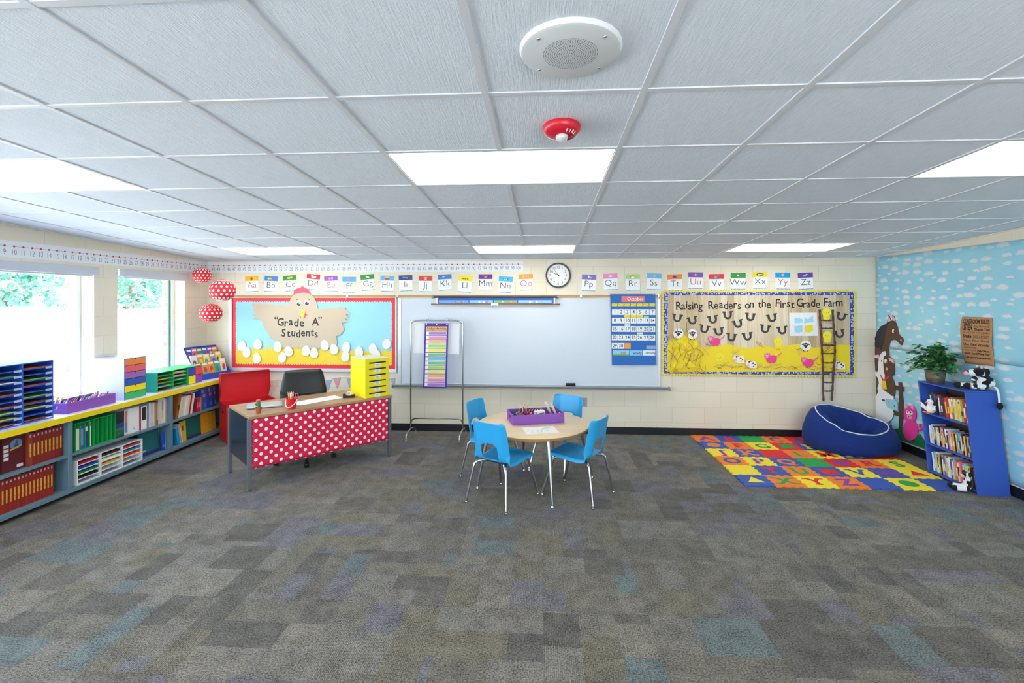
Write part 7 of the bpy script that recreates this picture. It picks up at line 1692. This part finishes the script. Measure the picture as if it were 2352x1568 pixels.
for names, z, hb, shelf in ((S1, SH[0], .205, 'top'), (S2, SH[1], .19, 'middle'), (S3, SH[2], .195, 'bottom')):
    n = len(names); span = (BY1 - w - .035) - (BY0 + w + .012); tk = span / n
    for k, s in enumerate(names):
        nm, hx = s.split(':'); h = hb + r.uniform(-.014, .012); th = tk * .93
        y = BY1 - w - .020 - tk * k + SK * z
        bands = (((r.uniform(.15, .3), r.uniform(.45, .7), r.choice(('f4ecd8', '2a2a30', 'e8c848', 'd8e4ee'))),)) + (((.80, .92, r.choice(('f4f0e4', '303038', 'c83838'))),) if k % 3 == 0 else ())
        if len(bands) > 1: bands = ((bands[0][0], .79, bands[0][2]), bands[1])
        book('%s paperback, %s from the duck end of the %s shelf in the blue bookcase' % (nm.replace('-', ' '), nth(k), shelf), 'books on the %s shelf of the blue bookcase' % shelf, at_right(y, z + .0006, LEAN, BX0 + (.078 if shelf == 'top' and k < 6 else .035)), th, h, .135, hx, bands, soft=True)
# two labels stuck to the foot of top-shelf spines are left as blank white spots
# ---- plush toys
def patches(a, b, sc, thr, seed):
    w = NT('plush_patches'); tc = w.n('TexCoord'); mp = w.n('Mapping'); mp.inputs['Location'].default_value = (seed, seed * 1.7, 0); w.nt.links.new(tc.outputs['Object'], mp.inputs[0])
    n = w.noise(mp.outputs[0], sc, 1); f2 = w.noise(mp.outputs[0], 400, 2)
    w.bump(f2, .6, .006)
    m = w.done(w.mix(w.rng(n, thr - .01, thr + .01, 0, 1), rgb(a), rgb(b)), .9, .1); w.b.inputs['Sheen Weight'].default_value = .3; return m
M_COWP = patches('f4f4f6', '18181c', 13, .52, 3.1); M_BLK = mat('18181c', .92, bump=.4, gscale=300); M_WHT = mat('f6f6f6', .9, bump=.3, gscale=300)
def soft_body(m, name, mm, parent, vox=.007):
    o = m.build(name, mm, parent, smooth=0)
    rm = o.modifiers.new('one_skin', 'REMESH'); rm.mode = 'VOXEL'; rm.voxel_size = vox; rm.use_smooth_shade = True
    sm = o.modifiers.new('soft', 'SMOOTH'); sm.iterations = 6; sm.factor = .6
    return o
Y0 = 4.972; TZ = BZ1 + .0008; PZ = TZ; TZ += .006
t = thing('plush_cow', 'black and white plush cow sitting on top of the blue bookcase', 'plush toy', (4.242, Y0, TZ))
m = MB().ball((4.277, Y0 + .03, TZ + .075), (.060, .062, .078)).ball((4.247, Y0 + .035, TZ + .165), (.062, .058, .052)).ball((4.187, Y0 + .055, TZ + .158), (.052, .042, .034)).ball((4.262, Y0 + .03, TZ + .125), (.04, .04, .04))
m.tube([(4.252, Y0 + .05, TZ + .032), (4.172, Y0 + .08, TZ + .030), (4.112, Y0 + .115, TZ + .027)], [.033, .028, .027], 12).tube([(4.272, Y0, TZ + .035), (4.222, Y0 + .02, TZ + .03), (4.162, Y0 + .05, TZ + .028)], [.033, .028, .026], 12)
m.tube([(4.302, Y0 + .0, TZ + .11), (4.312, Y0 - .02, TZ + .07), (4.302, Y0 - .025, TZ + .045)], [.026, .024, .022], 10).tube([(4.242, Y0 + .075, TZ + .11), (4.212, Y0 + .09, TZ + .08)], [.025, .022], 10)
soft_body(m, 'body', M_COWP, t)
for (a, b) in (((4.120, Y0 + .112, TZ + .028), (4.100, Y0 + .122, TZ + .030)), ((4.164, Y0 + .05, TZ + .029), (4.144, Y0 + .062, TZ + .030))): MB().tube([a, b], [.030, .028], 14).ball(b, .028, 12, 8).build('hoof', M_BLK, t, smooth=50)
MB().ball((4.147, Y0 + .065, TZ + .150), (.020, .030, .022), 12, 8).build('muzzle', mat('f0aab4', .9), t, smooth=0)
MB().ball((4.262, Y0 - .02, TZ + .175), (.022, .020, .034), 12, 8).build('ear', M_BLK, t, smooth=0); MB().ball((4.247, Y0 + .092, TZ + .172), (.022, .018, .030), 12, 8).build('ear', M_BLK, t, smooth=0)
for s in (-1, 1): MB().ball((4.237, Y0 + .035 + s * .026, TZ + .217), (.011, .009, .018), 8, 6).build('horn', mat('f0c8a8', .8), t, smooth=0)
for s in (-1, 1): MB().ball((4.198, Y0 + .045 + s * .026, TZ + .190), .0065, 8, 6).build('eye', mat('0a0a0c', .2), t, smooth=0)
MB().tube(curve([(4.317, Y0 - .03, TZ + .034), (4.318, Y0 - .058, TZ + .018), (4.318, Y0 - .078, TZ - .05), (4.317, Y0 - .085, TZ - .115)], 5, False), .009, 8).build('tail', M_WHT, t, smooth=0)
MB().ball((4.317, Y0 - .088, TZ - .135), (.024, .024, .034), 12, 8).build('tail_tuft', M_BLK, t, smooth=0)
# second cow, peeping out at the floor in front of the bottom shelf
cx, cy = 4.020, 4.905; FZ = .0135
t = thing('plush_cow', 'black and white plush cow on the floor at the foot of the blue bookcase', 'plush toy', (cx, cy, 0))
m = MB().ball((cx + .012, cy - .02, FZ + .075), (.036, .042, .062)).ball((cx + .0, cy - .015, FZ + .150), (.036, .034, .032)).tube([(cx + .0, cy - .01, FZ + .036), (cx - .035, cy + .03, FZ + .030), (cx - .06, cy + .065, FZ + .026)], [.03, .026, .026], 12).tube([(cx - .0, cy - .055, FZ + .034), (cx - .05, cy - .035, FZ + .028), (cx - .085, cy - .01, FZ + .025)], [.028, .025, .024], 12)
soft_body(m, 'body', M_COWP, t)
MB().ball((cx - .066, cy + .072, FZ + .0262), (.030, .030, .026), 12, 8).build('hoof', M_BLK, t, smooth=0); MB().ball((cx - .092, cy - .005, FZ + .0255), (.028, .028, .025), 12, 8).build('hoof', M_BLK, t, smooth=0)
MB().ball((cx - .03, cy - .01, FZ + .143), (.016, .024, .018), 10, 8).build('muzzle', mat('f0aab4', .9), t, smooth=0)
for s in (-1, 1): MB().ball((cx + .006, cy - .015 + s * .036, FZ + .165), (.012, .014, .024), 10, 6).build('ear', M_BLK, t, smooth=0)
# white duck on the edge of the top shelf
dx, dy, dz = 4.085, 5.385, SH[0] + .0008
t = thing('plush_duck', 'white plush duck with spread wings on the edge of the top shelf', 'plush toy', (dx, dy, dz))
m = MB().ball((dx - .01, dy, dz + .048), (.042, .048, .048)).ball((dx - .022, dy - .004, dz + .122), (.030, .032, .033)).tube([(dx - .012, dy, dz + .07), (dx - .02, dy - .002, dz + .11)], [.028, .022], 10)
soft_body(m, 'body', M_WHT, t, .006)
for s in (-1, 1):
    pts = [(s * .028, .055), (s * .060, .080), (s * .098, .105), (s * .088, .075), (s * .094, .060), (s * .070, .045), (s * .040, .025)]
    o = MB().prism(pts, lambda a, b, d: Vector((dx - .020 + d - .02 * abs(a) / .1, dy + a, dz + b)), -.008, .008).build('wing', M_WHT, t, smooth=60, bevel=.004)
MB().ball((dx - .056, dy - .006, dz + .116), (.014, .013, .009), 10, 6).build('beak', mat('f07820', .6), t, smooth=0)
for s in (-1, 1): MB().ball((dx - .044, dy - .004 + s * .014, dz + .132), .0042, 8, 6).build('eye', mat('0a0a0c', .2), t, smooth=0)
for s in (-1, 1): MB().ball((dx - .052, dy + s * .024, dz + .011), (.020, .015, .0095), 10, 6).build('foot', mat('f07820', .7), t, smooth=0)
# ---- potted plant
px_, py_, pz_ = 4.150, 5.425, PZ
t = thing('potted_plant', 'leafy green variegated plant in a dull metal bucket on the blue bookcase', 'potted plant', (px_, py_, pz_))
def old_zinc():
    w = NT('weathered_zinc'); tc = w.n('TexCoord'); n = w.noise(tc.outputs['Object'], 16, 5); n2 = w.noise(tc.outputs['Object'], 5, 3)
    m = w.done(w.mix(w.rng(w.math('ADD', w.math('MULTIPLY', n, .6), w.math('MULTIPLY', n2, .4)), .35, .65, 0, 1), rgb('5c5242'), rgb('948a78')), .5, .5); w.b.inputs['Metallic'].default_value = .45; return m
MB().lathe([(0, 0), (.070, 0), (.074, .004), (.080, .05), (.082, .054), (.081, .058), (.090, .128), (.094, .131), (.094, .137), (.088, .137), (.086, .120), (0, .118)], 32, (px_, py_, pz_)).build('bucket', old_zinc(), t, smooth=40)
MB().lathe([(0, .119), (.0855, .1195), (0, .1215)], 20, (px_, py_, pz_)).build('soil', mat('3a2e24', .95), t)
r = random.Random(17); m = MB(); st = MB()
for k in range(74):
    a = r.uniform(0, 2 * PI); reach = r.uniform(.06, .27); hgt = r.uniform(-.06, .14) + (.13 if reach < .14 else 0) + (.10 if k % 13 == 0 else 0)
    ca, sa = math.cos(a), math.sin(a)
    if ca > 0: reach *= .62
    b = Vector((px_ + .03 * ca, py_ + .03 * sa, pz_ + .12)); e = Vector((px_ + reach * ca, py_ + reach * 1.12 * sa, pz_ + .17 + hgt)); mid = (b + e) / 2 + Vector((0, 0, .07))
    path = curve([b, mid, e], 5, False); st.tube(path, .0016, 5)
    for q in range(3, len(path)):
        for rep in range(2):
            c = Vector(path[q]) + Vector((r.uniform(-.022, .022), r.uniform(-.022, .022), r.uniform(-.016, .016)))
            if c.x > XR - .035 or (c.z < pz_ + .145 and (c.xy - Vector((px_, py_))).length < .12) or c.z < pz_ + .03: continue
            L = r.uniform(.030, .056); d = (Vector((ca, sa, r.uniform(-.9, .2))) + Vector((r.uniform(-.6, .6), r.uniform(-.6, .6), 0))).normalized(); sd = d.cross(Vector((r.uniform(-.3, .3), r.uniform(-.3, .3), 1))).normalized(); up = sd.cross(d)
            vs = [c - d * L * .5, c - d * L * .25 + sd * L * .38 + up * .003, c + d * L * .12 + sd * L * .40 + up * .003, c + d * L * .62, c + d * L * .12 - sd * L * .40 + up * .003, c - d * L * .25 - sd * L * .38 + up * .003, c - up * .002]
            m.add(vs, [(0, 1, 6), (1, 2, 6), (2, 3, 6), (3, 4, 6), (4, 5, 6), (5, 0, 6)], r.choice((0, 0, 1, 1, 2, 3)))
m.build('foliage', [mat('357a40', .45), mat('245c34', .45), mat('5c9a58', .45), mat('a2c48c', .5)], t, solid=False, smooth=None)
st.build('stems', mat('5a6a40', .7), t)

# ================================================================ LIGHT, SKY, CAMERA
w = bpy.data.worlds.new('daylight'); scene.world = w; w.use_nodes = True
bg = w.node_tree.nodes['Background']; bg.inputs[0].default_value = (.72, .86, 1.0, 1); bg.inputs[1].default_value = 6.8
l = bpy.data.lights.new('sun', 'SUN'); l.energy = 11; l.angle = R(1); l.color = (1, .97, .92)
o = bpy.data.objects.new('sun', l); COL.objects.link(o); o.rotation_euler = Vector((-.6, -.15, -.8)).to_track_quat('-Z', 'Y').to_euler()
for k, (y0, y1) in enumerate(WIN + WIN_ADDED_LEFT):
    l = bpy.data.lights.new('window_portal', 'AREA'); l.shape = 'RECTANGLE'; l.size = WZ1 - WZ0; l.size_y = y1 - y0
    l.cycles.is_portal = True
    o = bpy.data.objects.new('window_portal', l); COL.objects.link(o); o.location = (XL - .24, (y0 + y1) / 2, (WZ0 + WZ1) / 2)
    o.rotation_euler = (0, -PI / 2, 0)
for x0, x1 in WIN_ADDED_FRONT:
    l = bpy.data.lights.new('window_portal', 'AREA'); l.shape = 'RECTANGLE'; l.size = x1 - x0; l.size_y = WZ1 + .2 - WZ0
    l.cycles.is_portal = True
    o = bpy.data.objects.new('window_portal', l); COL.objects.link(o); o.location = ((x0 + x1) / 2, YF - .16, (WZ0 + WZ1 + .2) / 2)
    o.rotation_euler = (PI / 2, 0, 0)
cam = bpy.data.cameras.new('camera'); co = bpy.data.objects.new('camera', cam); COL.objects.link(co)
co.location = (0, 0, 1.835); co.rotation_euler = (PI / 2, 0, .0645)
cam.sensor_width = 36; cam.lens = 36 * 1114 / 2352; cam.shift_y = -(784 - 688) / 2352; cam.clip_start = .05; cam.clip_end = 300
scene.camera = co
vs = scene.view_settings; vs.view_transform = 'Standard'; vs.look = 'None'; vs.exposure = 0.6; vs.gamma = 1.0; vs.use_curve_mapping = False
scene.cycles.max_bounces = 8; scene.cycles.diffuse_bounces = 5; scene.cycles.glossy_bounces = 3; scene.cycles.transmission_bounces = 6; scene.cycles.transparent_max_bounces = 8
scene.cycles.caustics_reflective = False; scene.cycles.caustics_refractive = False
scene.cycles.sample_clamp_indirect = 8
